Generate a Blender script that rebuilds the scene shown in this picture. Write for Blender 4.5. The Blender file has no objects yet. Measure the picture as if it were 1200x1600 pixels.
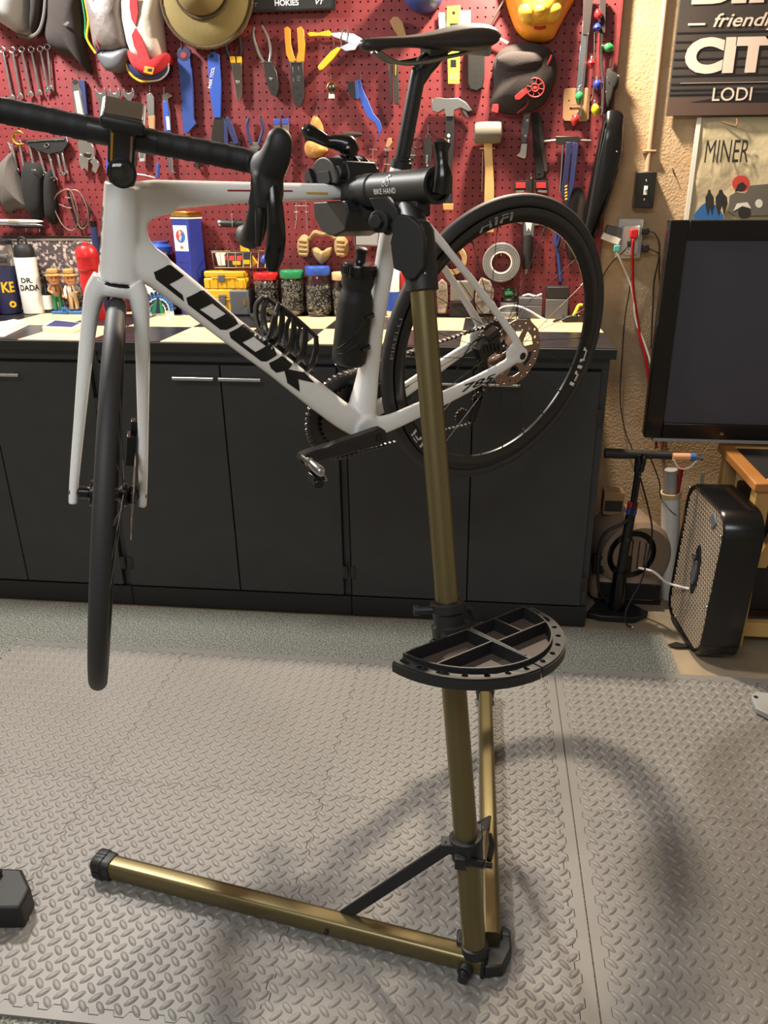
import bpy, bmesh, math, random
from mathutils import Vector as V, Matrix, Euler
from mathutils.bvhtree import BVHTree
random.seed(7)
PI = math.pi
C = bpy.context.scene.collection
scene = bpy.context.scene

# ------------------------------------------------------------------ camera
H = 1.33
RGT = V((0.99474, 0.10238, -0.00314)); UPV = V((-0.03601, 0.37824, 0.92501)); FWD = V((-0.09589, 0.92003, -0.37994))
CX, CY, FPX = 632.8, 800.0, 1200.0
CAM = V((0, 0, H))
cd = bpy.data.cameras.new('camera'); cam = bpy.data.objects.new('camera', cd); C.objects.link(cam)
cd.sensor_fit = 'HORIZONTAL'; cd.sensor_width = 36.0; cd.lens = 36.0 * FPX / 1200.0
cd.shift_x = -(CX - 600.0) / 1200.0
cd.clip_start = 0.02; cd.clip_end = 50
cam.matrix_world = Matrix(((RGT.x, UPV.x, -FWD.x, 0), (RGT.y, UPV.y, -FWD.y, 0), (RGT.z, UPV.z, -FWD.z, H), (0, 0, 0, 1)))
scene.camera = cam

# ------------------------------------------------------------------ world, lamps, exposure
w = bpy.data.worlds.new('world'); scene.world = w; w.use_nodes = True
w.node_tree.nodes['Background'].inputs[0].default_value = (1.0, 0.93, 0.85, 1)
w.node_tree.nodes['Background'].inputs[1].default_value = 0.03
def area_lamp(name, loc, target, sx, sy, power, col):
    d = bpy.data.lights.new(name, 'AREA'); d.shape = 'RECTANGLE'; d.size = sx; d.size_y = sy
    d.energy = power; d.color = col
    o = bpy.data.objects.new(name, d); C.objects.link(o); o.location = loc
    o.rotation_euler = (V(target) - V(loc)).to_track_quat('-Z', 'Y').to_euler()
    return o
area_lamp('bench_lamp', (0.08, 2.68, 2.22), (0.05, 2.30, 0.0), 0.08, 0.07, 36, (1.0, 0.84, 0.65))
area_lamp('bench_lamp_left', (-1.75, 2.30, 2.42), (-1.2, 1.9, 0.6), 0.30, 0.12, 46, (1.0, 0.97, 0.92))
area_lamp('rear_fill_lamp', (-0.5, -0.7, 2.56), (-0.5, -0.4, 0.0), 1.6, 0.9, 32, (0.93, 0.97, 1.0))  # soft fill lamp added behind the camera, brightens what faces it
scene.view_settings.view_transform = 'Standard'
scene.view_settings.look = 'None'
scene.view_settings.exposure = 0.6
scene.view_settings.gamma = 1.0
scene.view_settings.use_curve_mapping = False

# ------------------------------------------------------------------ picture ray -> place
PEG = 2.906          # front face of the pegboard
ZC = 0.925           # worktop height
def ray(x, y): return FWD + RGT * ((x - CX) / FPX) - UPV * ((y - CY) / FPX)
def PY(x, y, Y): d = ray(x, y); return CAM + d * (Y / d.y)
def PZ(x, y, z=0.0): d = ray(x, y); return CAM + d * ((z - H) / d.z)
def PW(x, y, off=0.0): return PY(x, y, PEG - off)

# ------------------------------------------------------------------ materials
MATS = {}
def srgb(h):
    h = h.lstrip('#'); c = [int(h[i:i+2], 16) / 255 for i in (0, 2, 4)]
    return tuple(x / 12.92 if x <= 0.04045 else ((x + 0.055) / 1.055) ** 2.4 for x in c) + (1,)
def mat(name, col='#808080', rough=0.5, metal=0.0, bump=None, var=None, coat=0.0, trans=0.0, spec=0.5, emit=None, alpha=1.0, aniso=0):
    if name in MATS: return MATS[name]
    m = bpy.data.materials.new(name); m.use_nodes = True; MATS[name] = m
    nt = m.node_tree; b = nt.nodes['Principled BSDF']
    c = srgb(col) if isinstance(col, str) else col
    b.inputs['Base Color'].default_value = c
    b.inputs['Roughness'].default_value = rough; b.inputs['Metallic'].default_value = metal
    b.inputs['Coat Weight'].default_value = coat; b.inputs['Transmission Weight'].default_value = trans
    b.inputs['Specular IOR Level'].default_value = spec; b.inputs['Alpha'].default_value = alpha
    if emit: b.inputs['Emission Color'].default_value = srgb(emit[0]); b.inputs['Emission Strength'].default_value = emit[1]
    if bump or var:
        tc = nt.nodes.new('ShaderNodeTexCoord')
    if var:                       # (second colour, noise scale, contrast low, contrast high)
        n = nt.nodes.new('ShaderNodeTexNoise'); n.inputs['Scale'].default_value = var[1]; n.inputs['Detail'].default_value = 5
        r = nt.nodes.new('ShaderNodeValToRGB'); r.color_ramp.elements[0].position = var[2]; r.color_ramp.elements[1].position = var[3]
        r.color_ramp.elements[0].color = c; r.color_ramp.elements[1].color = srgb(var[0])
        nt.links.new(tc.outputs['Object'], n.inputs['Vector']); nt.links.new(n.outputs['Fac'], r.inputs[0]); nt.links.new(r.outputs[0], b.inputs['Base Color'])
    if bump:                      # (noise scale, strength, distance)
        n = nt.nodes.new('ShaderNodeTexNoise'); n.inputs['Scale'].default_value = bump[0]; n.inputs['Detail'].default_value = 3
        u = nt.nodes.new('ShaderNodeBump'); u.inputs['Strength'].default_value = bump[1]; u.inputs['Distance'].default_value = bump[2]
        nt.links.new(tc.outputs['Object'], n.inputs['Vector']); nt.links.new(n.outputs['Fac'], u.inputs['Height']); nt.links.new(u.outputs['Normal'], b.inputs['Normal'])
    return m
mat('wall_stucco', '#c8ad8b', 0.8, bump=(125, 0.6, 0.005), var=('#b89a74', 9, .35, .7))
mat('peg_red', '#7c2a2c', 0.55, var=('#6c2126', 40, .3, .7))
mat('peg_dark', '#0a0505', 0.9)
mat('white_wall', '#b9b2a6', 0.9)
mat('ceiling_paint', '#c9c4ba', 0.9)
mat('concrete', '#a08d72', 0.9, bump=(40, .3, .003), var=('#7f7462', 7, .3, .7))
mat('carpet_grey', '#63645d', 1.0, bump=(260, 1.0, .006), var=('#a5a59b', 210, .42, .62), spec=.1)
mat('foam_grey', '#827e79', 0.46, bump=(900, .15, .0006), var=('#7a7671', 3, .3, .7))
mat('cab_black', '#2d2e30', 0.5, bump=(30, .05, .002), var=('#323334', 12, .3, .7))
mat('cab_gap', '#0d0d0e', 0.8)
mat('tile_black', '#1b1b1f', 0.3, var=('#2c2a2c', 25, .4, .75))
mat('tile_cream', '#dcc193', 0.4, var=('#d2b384', 14, .3, .7))
mat('edge_black', '#1b1b1c', 0.55, var=('#3a3936', 60, .66, .8))
mat('steel', '#b9b9ba', 0.25, 1.0); mat('chrome', '#dededf', 0.12, 1.0); mat('steel_dull', '#8f8d88', 0.42, 1.0)
mat('steel_dark', '#4d4a47', 0.4, 1.0); mat('brass', '#c59b3f', 0.3, 1.0)
mat('frame_white', '#ececea', 0.34, coat=.25)
mat('decal_black', '#0d0d0f', 0.45); mat('decal_white', '#d9d9d9', 0.5); mat('decal_grey', '#8f9093', 0.5); mat('decal_red', '#8e1d24', 0.5); mat('decal_dim', '#6a6a6c', 0.5)
mat('carbon', '#121213', 0.38, coat=.15); mat('matt_black', '#151516', 0.55); mat('gloss_black', '#0d0d0e', 0.22)
mat('bar_tape', '#101012', 0.62, bump=(500, .35, .001)); mat('hood_rubber', '#131314', 0.6)
mat('tin_blue', '#27358a', 0.35)
mat('tire_rubber', '#2a2a2b', 0.62, bump=(300, .1, .0005)); mat('rim_black', '#111113', 0.33)
mat('saddle_black', '#251f1d', 0.5, bump=(400, .15, .0006))
mat('stand_gold', '#736848', 0.34, 0.75); mat('stand_plastic', '#1a1b1c', 0.5, bump=(600, .06, .0004)); mat('stand_metal', '#202124', 0.42, 0.3)
mat('tray_floor', '#4a3e38', 0.6); mat('rotor_steel', '#9a8578', 0.4, 1.0); mat('chain_steel', '#8c8984', 0.3, 1.0)
mat('glass', '#f2f5f4', 0.04, trans=1.0, spec=.5); mat('screen', '#2f2622', 0.25)
mat('blue_plastic', '#2a4488', 0.42); mat('blue_dark', '#252c58', 0.45); mat('blue_bright', '#2b4ea6', 0.42); mat('navy', '#1e2147', 0.45)
mat('orange_plastic', '#e08c1c', 0.4); mat('yellow_plastic', '#dcae22', 0.4); mat('yellow_neon', '#cfe03a', 0.5); mat('red_plastic', '#b81d20', 0.35); mat('red_dark', '#8c1b1d', 0.5)
mat('green_plastic', '#1f7f4c', 0.4); mat('white_plastic', '#dcdad4', 0.4); mat('grey_plastic', '#55565a', 0.5); mat('grey_light', '#9a9a98', 0.5)
mat('cloth_dark', '#2f2826', 0.95, bump=(300, .4, .002)); mat('cloth_grey', '#5b5550', 0.95, bump=(300, .4, .002)); mat('cloth_black', '#191817', 0.95, bump=(250, .4, .002))
mat('cloth_white', '#cfc4b6', 0.9, bump=(60, .4, .004)); mat('cloth_red', '#b8262b', 0.85); mat('satin_grey', '#6f6561', 0.4, bump=(25, .5, .008))
mat('hat_felt', '#77683c', 0.85, bump=(250, .4, .002)); mat('hat_trim', '#4c3a24', 0.95, bump=(200, .8, .003))
mat('wood', '#b58a4e', 0.55, var=('#a0763d', 6, .35, .65)); mat('wood_pine', '#c7a264', 0.6, var=('#b48d50', 5, .35, .65)); mat('wood_orange', '#a8713a', 0.5)
mat('wood_carved', '#a88a5e', 0.7, bump=(60, .4, .004), var=('#8a6c42', 20, .4, .7)); mat('straw', '#b98d52', 0.9, bump=(180, .7, .003), var=('#a97638', 50, .4, .6))
mat('rubber_grey', '#6b6458', 0.7); mat('tape_grey', '#8d8c8b', 0.35, .3); mat('tape_tan', '#c9ad7c', 0.6); mat('card_tan', '#a07c58', 0.8)
mat('paper', '#d6c7a2', 0.8, bump=(14, .5, .01)); mat('paper_white', '#e6e2d8', 0.7); mat('mask_yellow', '#d9a736', 0.45); mat('mask_orange', '#df8a1e', 0.45)
mat('skin_doll', '#d59a6e', 0.5); mat('stone', '#6d6358', 0.9, bump=(40, .8, .01), var=('#9a8f80', 20, .4, .7))
mat('poster_dark', '#43403e', 0.35, var=('#4f4742', 6, .3, .7)); mat('poster_line', '#262427', 0.4); mat('poster_brown', '#5c4a42', 0.4); mat('poster_text', '#e9d5c6', 0.4)
mat('monitor_reflection', '#40414c', 0.35); mat('print_grey', '#6c675c', 0.7); mat('print_dark', '#2d2a28', 0.7); mat('print_red', '#c8443a', 0.7); mat('print_blue', '#3268a8', 0.7)  # monitor face: room reflection lifted into its bluish grey base colour
mat('bulb_red', '#b02024', 0.2, coat=.5); mat('bulb_blue', '#27348f', 0.2, coat=.5); mat('bulb_green', '#2a8146', 0.2, coat=.5); mat('bulb_yellow', '#b3a51e', 0.2, coat=.5)
mat('wood_conduit', '#c09a7c', 0.5); mat('teal_plastic', '#4c9a94', 0.5); mat('rod_green', '#9fae9a', 0.5)
mat('fan_grille', '#9c8a74', 0.45, .2); mat('heater_body', '#8a7563', 0.5); mat('picture_crowd', '#4a4042', 0.6, var=('#c7b2a6', 85, .48, .62))
mat('hardware', '#c4bfb5', 0.3, .45); mat('hardware_shade', '#2e2b28', 0.8)

# ------------------------------------------------------------------ mesh helpers
def frames(pts, closed=False):
    n = len(pts); T = []
    for i in range(n):
        a = pts[i-1] if (i > 0 or closed) else pts[0]; b = pts[(i+1) % n] if (i < n-1 or closed) else pts[-1]
        t = (b - a); T.append(t.normalized() if t.length > 1e-9 else V((0, 0, 1)))
    ref = V((0, 0, 1)) if abs(T[0].z) < .9 else V((1, 0, 0))
    N = [T[0].cross(ref).normalized()]
    for i in range(1, n):
        q = T[i-1].rotation_difference(T[i]); N.append((q @ N[-1]).normalized())
    return T, N
def spline(pts, k=6, closed=False):
    P = [V(p) for p in pts]; n = len(P); out = []
    for i in range(n if closed else n-1):
        p0 = P[i-1] if (i > 0 or closed) else P[0]*2-P[1]; p1 = P[i]; p2 = P[(i+1) % n]
        p3 = P[(i+2) % n] if (i+2 < n or closed) else P[-1]*2-P[-2]
        for j in range(k):
            t = j/k
            out.append(0.5*((2*p1)+(p2-p0)*t+(2*p0-5*p1+4*p2-p3)*t*t+(3*p1-p0-3*p2+p3)*t*t*t))
    if not closed: out.append(P[-1].copy())
    return out
def lerpl(vals, n):
    m = len(vals)
    if m == n: return list(vals)
    o = []
    for i in range(n):
        t = i/(n-1)*(m-1); k = min(int(t), m-2); o.append(vals[k]+(vals[k+1]-vals[k])*(t-k))
    return o
WORG = {}
class MB:
    def __init__(s): s.v = []; s.f = []
    def add(s, vs, fs):
        o = len(s.v); s.v += [V(v) for v in vs]; s.f += [tuple(i+o for i in f) for f in fs]; return s
    def box(s, c, d, M=None):
        c = V(c); vs = []
        for z in (-.5, .5):
            for y in (-.5, .5):
                for x in (-.5, .5):
                    q = V((x*d[0], y*d[1], z*d[2])); vs.append(c + (M @ q if M else q))
        return s.add(vs, [(0,2,3,1),(4,5,7,6),(0,1,5,4),(2,6,7,3),(0,4,6,2),(1,3,7,5)])
    def bb(s, a, b): a = V(a); b = V(b); return s.box((a+b)/2, b-a)
    def ring(s, rings, cap=True, closed=False):
        n = len(rings[0]); vs = [p for r in rings for p in r]; fs = []; m = len(rings)
        for i in range(m if closed else m-1):
            for j in range(n):
                a = i*n+j; b = i*n+(j+1) % n; c = ((i+1) % m)*n+(j+1) % n; d = ((i+1) % m)*n+j
                fs.append((a, b, c, d))
        if cap and not closed: fs.append(tuple(range(n-1, -1, -1))); fs.append(tuple((m-1)*n+j for j in range(n)))
        return s.add(vs, fs)
    def tube(s, pts, r, n=10, closed=False, cap=True):
        P = [V(p) for p in pts]; T, N = frames(P, closed); R = lerpl(r, len(P)) if isinstance(r, (list, tuple)) else [r]*len(P)
        rg = []
        for p, t, m, q in zip(P, T, N, R):
            b = t.cross(m); rg.append([p + m*(q*math.cos(2*PI*j/n)) + b*(q*math.sin(2*PI*j/n)) for j in range(n)])
        return s.ring(rg, cap, closed)
    def cyl(s, a, b, r, r2=None, n=16): return s.tube([a, b], [r, r if r2 is None else r2], n)
    def lathe(s, prof, o, d, n=24, sq=1.0, ref=None):
        o = V(o); d = V(d).normalized(); ref = V(ref) if ref else (V((0, 0, 1)) if abs(d.z) < .9 else V((1, 0, 0)))
        a = d.cross(ref).normalized(); b = d.cross(a)
        return s.ring([[o + d*t + a*(max(r, 1e-5)*math.cos(2*PI*j/n)) + b*(max(r, 1e-5)*sq*math.sin(2*PI*j/n)) for j in range(n)] for r, t in prof])
    def hollow(s, prof_out, prof_in, o, d, n=32):
        p = list(prof_out)+list(reversed(prof_in)); o = V(o); d = V(d).normalized()
        ref = V((0, 0, 1)) if abs(d.z) < .9 else V((1, 0, 0)); a = d.cross(ref).normalized(); b = d.cross(a)
        return s.ring([[o + d*t + a*(r*math.cos(2*PI*j/n)) + b*(r*math.sin(2*PI*j/n)) for j in range(n)] for r, t in p], closed=True)
    def prism(s, poly, ext):
        P = [V(p) for p in poly]; e = V(ext); n = len(P)
        nrm = V((0, 0, 0))
        for i in range(n): nrm += (P[i]-P[0]).cross(P[(i+1) % n]-P[0])
        if nrm.dot(e) > 0: P.reverse()
        return s.add(P+[p+e for p in P], [tuple(range(n)), tuple(range(2*n-1, n-1, -1))]+[(i, i+n, (i+1) % n+n, (i+1) % n) for i in range(n)])
    def ball(s, c, r, n=16, m=10, M=None):
        c = V(c); r = (r, r, r) if not isinstance(r, (tuple, list)) else r; rg = []
        for i in range(m+1):
            a = PI*i/m; q = []
            for j in range(n):
                b = 2*PI*j/n; v = V((r[0]*math.sin(a)*math.cos(b), r[1]*math.sin(a)*math.sin(b), -r[2]*math.cos(a)))
                q.append(c+(M @ v if M else v))
            rg.append(q)
        return s.ring(rg, cap=False)
    def puff(s, outline, nrm, h, rings=6, edge=.15, k=3, back=0.0):
        P = spline(outline, k, True); n = len(P); c = sum(P, V((0, 0, 0)))/n; nr = V(nrm).normalized(); rg = []
        if back: rg.append([c + (p-c)*.96 - nr*back for p in P])
        rg.append([p.copy() for p in P])
        for i in range(1, rings+1):
            t = i/rings; q = 1-t; z = math.sqrt(max(0, 1-q*q)); rg.append([c + (p-c)*max(q, .02) + nr*(h*(edge*min(1, t*4)+(1-edge)*z)) for p in P])
        return s.ring(rg)
    def loft(s, secs, cap=True): return s.ring([[V(p) for p in q] for q in secs], cap)
    def build(s, name, m, parent=None, sm=40, bev=None, sub=0, local=False, org=None, seg=2, rec=True):
        me = bpy.data.meshes.new(name)
        if local: o3 = V((0, 0, 0))
        elif parent is not None: o3 = WORG[parent.name]
        elif org is not None: o3 = V(org)
        else:
            xs = [v.x for v in s.v]; ys = [v.y for v in s.v]; zs = [v.z for v in s.v]
            o3 = V(((min(xs)+max(xs))/2, (min(ys)+max(ys))/2, min(zs)))
        me.from_pydata([tuple(v-o3) for v in s.v], [], s.f); me.update()
        if rec:
            bm = bmesh.new(); bm.from_mesh(me); bmesh.ops.recalc_face_normals(bm, faces=bm.faces); bm.to_mesh(me); bm.free()
        if sm:
            me.polygons.foreach_set('use_smooth', [True]*len(me.polygons)); me.set_sharp_from_angle(angle=math.radians(sm))
        me.materials.append(MATS[m])
        o = bpy.data.objects.new(name, me); C.objects.link(o)
        if parent is not None: o.parent = parent
        else: o.location = o3
        WORG[o.name] = V((0, 0, 0)) if local else o3
        if bev:
            b = o.modifiers.new('bevel', 'BEVEL'); b.width = bev; b.segments = seg; b.limit_method = 'ANGLE'; b.angle_limit = math.radians(50)
        if sub: q = o.modifiers.new('sub', 'SUBSURF'); q.levels = sub; q.render_levels = sub
        return o
def tag(o, label=None, cat=None, group=None, kind=None):
    for k, v in (('label', label), ('category', cat), ('group', group), ('kind', kind)):
        if v: o[k] = v
    return o
def thing(name, label, cat, loc=(0, 0, 0), group=None, rot=None):
    o = bpy.data.objects.new(name, None); C.objects.link(o); o.empty_display_size = .05
    o.location = loc
    if rot: o.rotation_euler = rot
    WORG[o.name] = V(loc); return tag(o, label, cat, group)
def rotm(axis, a): return Matrix.Rotation(a, 3, V(axis))
def basis(x, y, z): return Matrix((x, y, z)).transposed()
TXT = {}
def textmesh(s, size=1.0, bold=0.0, shear=0.0, space=1.0, res=4):
    """verts/faces of a flat word in the XY plane, lower left at the origin"""
    c = bpy.data.curves.new('word', 'FONT'); c.body = s; c.size = size; c.offset = bold*size; c.shear = shear; c.space_character = space; c.resolution_u = res
    o = bpy.data.objects.new('word', c); C.objects.link(o); dg = bpy.context.evaluated_depsgraph_get(); dg.update()
    me = bpy.data.meshes.new_from_object(o.evaluated_get(dg)); bpy.data.objects.remove(o); bpy.data.curves.remove(c)
    vs = [v.co.copy() for v in me.vertices]; fs = [tuple(p.vertices) for p in me.polygons]; bpy.data.meshes.remove(me)
    x0 = min(v.x for v in vs); y0 = min(v.y for v in vs); x1 = max(v.x for v in vs); y1 = max(v.y for v in vs)
    return [V((v.x-x0, v.y-y0, 0)) for v in vs], fs, x1-x0, y1-y0
def word(name, s, o, xdir, ydir, width, height, m, parent=None, bold=0.0, shear=0.0, th=.0006, local=False, warp=None, space=1.0):
    """lettering laid on a surface: lower left o, spanning width x height along xdir, ydir"""
    vs, fs, w, h = textmesh(s, 1.0, bold, shear, space); xd = V(xdir).normalized(); yd = V(ydir).normalized(); nz = xd.cross(yd); o = V(o)
    P = [o + xd*(v.x/w*width) + yd*(v.y/h*height) + nz*th for v in vs]
    if warp: P = [warp(p, v.x/w, v.y/h) for p, v in zip(P, vs)]
    mb = MB(); mb.add(P, fs)
    return mb.build(name, m, parent, sm=0, local=local, rec=False)
def cut_project(vs, fs, fn, step=.006, axes=((1, 0, 0), (0, 0, 1))):
    """split flat faces on a grid and push every vertex through fn"""
    bm = bmesh.new(); q = [bm.verts.new(v) for v in vs]
    for f in fs:
        try: bm.faces.new([q[i] for i in f])
        except ValueError: pass
    for a in axes:
        a = V(a); d = [a.dot(v.co) for v in bm.verts]; lo, hi = min(d), max(d); k = math.floor(lo/step)+1
        while k*step < hi:
            bmesh.ops.bisect_plane(bm, geom=bm.verts[:]+bm.edges[:]+bm.faces[:], plane_co=a*(k*step), plane_no=a, dist=1e-6); k += 1
    bm.verts.ensure_lookup_table()
    V2 = [fn(v.co) for v in bm.verts]; bm.verts.index_update(); F2 = [tuple(v.index for v in f.verts) for f in bm.faces]; bm.free()
    return V2, F2
def copy_thing(o, loc=None, label=None, group=None):
    r = o.copy(); C.objects.link(r)
    if loc is not None: r.location = loc
    if label: r['label'] = label
    if group: r['group'] = group
    for ch in o.children:
        c = ch.copy(); C.objects.link(c); c.parent = r
        for g in ch.children: d = g.copy(); C.objects.link(d); d.parent = c
    return r
# ================================================================== THE ROOM
def struct(name, mb, m, **k): return tag(mb.build(name, m, sm=0, **k), kind='structure')
XL, XR, YF, ZT = -2.6, 2.3, -2.3, 2.62
struct('floor', MB().bb((XL, YF, -.06), (XR, 3.0, -.012)), 'concrete')
struct('wall_back', MB().bb((XL, 2.935, -.012), (XR, 3.02, ZT)), 'wall_stucco')
struct('wall_left', MB().bb((XL-.08, YF, -.012), (XL, 2.935, ZT)), 'white_wall')
struct('wall_right', MB().bb((XR, YF, -.012), (XR+.08, 2.935, ZT)), 'white_wall')
struct('wall_front', MB().bb((XL, YF-.08, -.012), (XR, YF, ZT)), 'white_wall')
struct('ceiling', MB().bb((XL, YF, ZT), (XR, 3.02, ZT+.06)), 'ceiling_paint')
tag(MB().bb((XL+.01, YF+.01, -.012), (.62, 2.274, -.007)).build('carpet', 'carpet_grey', sm=0), 'flat grey garage carpet under the foam mats', 'carpet')

# ---- interlocking foam mats with raised diamond lugs
TP = .5620
def tooth(t):
    u = (t/.0468) % 1.0
    return .0055 if u < .38 else (-.0055 if .5 <= u < .88 else (.0055-(u-.38)/.12*.011 if u < .5 else -.0055+(u-.88)/.12*.011))
def tile_mesh():
    n = 96; e = .0004; side = []
    ts = [i*TP/n for i in range(n)]
    lo = [V((t, tooth(t)+e, 0)) for t in ts]; ri = [V((TP+tooth(t)-e, t, 0)) for t in ts]
    to = [V((TP-t, TP+tooth(TP-t)-e, 0)) for t in ts]; le = [V((tooth(TP-t)+e, TP-t, 0)) for t in ts]
    side = lo[1:]+ri[1:]+to[1:]+le[1:]
    side = [V((min(max(p.x, tooth(p.y % TP)+e-.02), TP+.02), p.y, 0)) for p in side]
    m = MB(); n4 = len(side)
    m.add([p+V((0, 0, -.0065)) for p in side]+[p+V((0, 0, -.0012)) for p in side]+[V((p.x+(TP/2-p.x)*.0032, p.y+(TP/2-p.y)*.0032, 0)) for p in side],
          [tuple(range(2*n4, 3*n4))]+[(i, (i+1) % n4, n4+(i+1) % n4, n4+i) for i in range(n4)]+[(n4+i, n4+(i+1) % n4, 2*n4+(i+1) % n4, 2*n4+i) for i in range(n4)])
    return m
def lug_mesh():
    m = MB(); k = 17; a = TP/k
    for i in range(k):
        for j in range(k):
            for s in (0, 1):
                cx = (i+.25+.5*s)*a; cy = (j+.25+.5*s)*a; c = V((cx, cy, 0)); d = V((1, -1, 0)).normalized() if s == 0 else V((1, 1, 0)).normalized(); q = V((-d.y, d.x, 0))
                L, Wd, h = .0150, .0060, .0030; n = 10; rg = []
                for f, z in ((1, -.0003), (.82, .0018), (.45, h)):
                    rg.append([c + d*(L*f*math.cos(2*PI*t/n)) + q*(Wd*f*math.sin(2*PI*t/n)) + V((0, 0, z)) for t in range(n)])
                o = len(m.v); m.v += [p for r in rg for p in r]
                for u in range(2):
                    for t in range(n): m.f.append((o+u*n+t, o+u*n+(t+1) % n, o+(u+1)*n+(t+1) % n, o+(u+1)*n+t))
                m.f.append(tuple(o+2*n+t for t in range(n)))
    return m
mats = thing('foam_mat', 'grey foam mat floor of interlocking tiles with raised diamond lugs', 'floor mat', (-.348, 1.42, -.0065))
WORG['foam_mat'] = V((0, 0, 0))
t0 = tile_mesh().build('tile', 'foam_grey', mats, sm=0, rec=True); l0 = lug_mesh().build('lug_relief', 'foam_grey', t0, sm=60, rec=False); tag(l0, kind='stuff')
first = True
cols = [-.348-TP*k for k in (3, 2, 1, 0)] + [.2700, .2700+TP, .2700+2*TP]
base = V((-.348, 1.42, -.0065))
for ci, x in enumerate(cols):
    for y in (1.42-TP, 1.42):
        yy = y + (.012 if x > .2 else 0)
        if x < -1.95: continue
        loc = V((x, yy, 0)) - base
        if first: t0.location = loc; first = False; continue
        c = t0.copy(); C.objects.link(c); c.parent = mats; c.location = loc
        d = l0.copy(); C.objects.link(d); d.parent = c
# straight border strips that close the toothed edges
WORG['foam_mat'] = base
def strip(o, along, out, L, w, sgn=1):
    """o: corner where the tile edge starts, along: edge direction, out: direction away from the tile"""
    n = 96; P = [o + along*(i*L/n) + out*(sgn*tooth((i*TP/n) % TP)+.0006) for i in range(n+1)] + [o+along*L+out*w, o+out*w]
    MB().prism([p+V((0, 0, -.0003)) for p in P], V((0, 0, -.006))).build('border_strip', 'foam_grey', mats, sm=0)
XA, YA = V((1, 0, 0)), V((0, 1, 0))
for x in cols[1:]:
    off = .012 if x > .2 else 0
    strip(V((x, 1.42+TP+off, 0)), XA, YA, TP, .030); strip(V((x, 1.42-TP+off, 0)), XA, -YA, TP, .020, -1)
for y in (1.42-TP, 1.42):
    strip(V((.2140, y, 0)), YA, XA, TP, .0275); strip(V((cols[4], y+.012, 0)), YA, -XA, TP, cols[4]-.2445, -1)

# ================================================================== CABINETS, WORKTOP, PEGBOARD
def cabinet(xa, xb, seam, label, hd=True, hinge=None):
    root = thing('base_cabinet', label, 'cabinet', ((xa+xb)/2, 2.6, -.012), 'black cabinets under the worktop')
    MB().bb((xa, 2.304, .060), (xb, 2.90, .892)).build('body', 'cab_gap', root, sm=0)
    MB().bb((xa, 2.286, -.007), (xb, 2.34, .066)).build('toe_board', 'edge_black', root, sm=0, bev=.002)
    MB().bb((xa, 2.296, .858), (xb, 2.31, .893)).build('top_rail', 'cab_black', root, sm=0, bev=.0015)
    MB().bb((xb-.022, 2.300, .066), (xb-.001, 2.312, .858)).build('stile', 'cab_black', root, sm=0, bev=.0015)
    for a, b, right in ((xa+.003, seam-.002, False), (seam+.002, xb-.024, True)):
        d = MB().bb((a, 2.282, .074), (b, 2.303, .852)).build('door', 'cab_black', root, sm=0, bev=.0018)
        hx = (seam-.139, seam-.010) if not right else (seam+.006, seam+.137)
        h = MB().cyl((hx[0], 2.248, .816), (hx[1], 2.248, .816), .0058, n=14)
        for q in (.22, .78): x = hx[0]+(hx[1]-hx[0])*q; h.cyl((x, 2.25, .816), (x, 2.284, .816), .0038, n=8)
        h.build('handle', 'steel', d)
    for z in (.16, .72):
        for x in ((xa+.010, xb-.018) if hinge else (xb-.014,)):
            m = MB().cyl((x, 2.281, z-.024), (x, 2.281, z+.024), .0042, n=8); m.bb((x-.009, 2.279, z-.020), (x+.009, 2.283, z+.020)); m.build('hinge', 'steel_dark', root, bev=.0006)
    return root
cabinet(-1.985, -1.207, -1.584, 'black two-door base cabinet at the left edge of the picture')
cabinet(-1.205, -.424, -.810, 'black two-door base cabinet behind the front wheel, two bar handles meeting', hinge=True)
cabinet(-.422, .366, -.031, 'black two-door base cabinet behind the rear wheel, beside the floor pump', hinge=True)
wt = thing('worktop', 'worktop of black and cream checkered tiles with chipped black edge', 'worktop', (-.8, 2.6, .893))
MB().bb((-2.0, 2.262, .893), (.378, 2.906, .9225)).build('slab', 'edge_black', wt, sm=0, bev=.002)
xs = [.378, .157, -.074, -.304, -.532, -.760, -.985, -1.213, -1.442, -1.670, -1.9]
ys = [2.268, 2.548, 2.832, 2.903]
for i in range(len(xs)-1):
    for j in range(3):
        cream = (i+j) % 2 == 1
        MB().bb((xs[i+1]+.0008, ys[j]+.0008, .9215), (xs[i]-.0008, ys[j+1]-.0008, .925)).build('tile', 'tile_cream' if cream else 'tile_black', wt, sm=0, bev=.0006)

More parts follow.
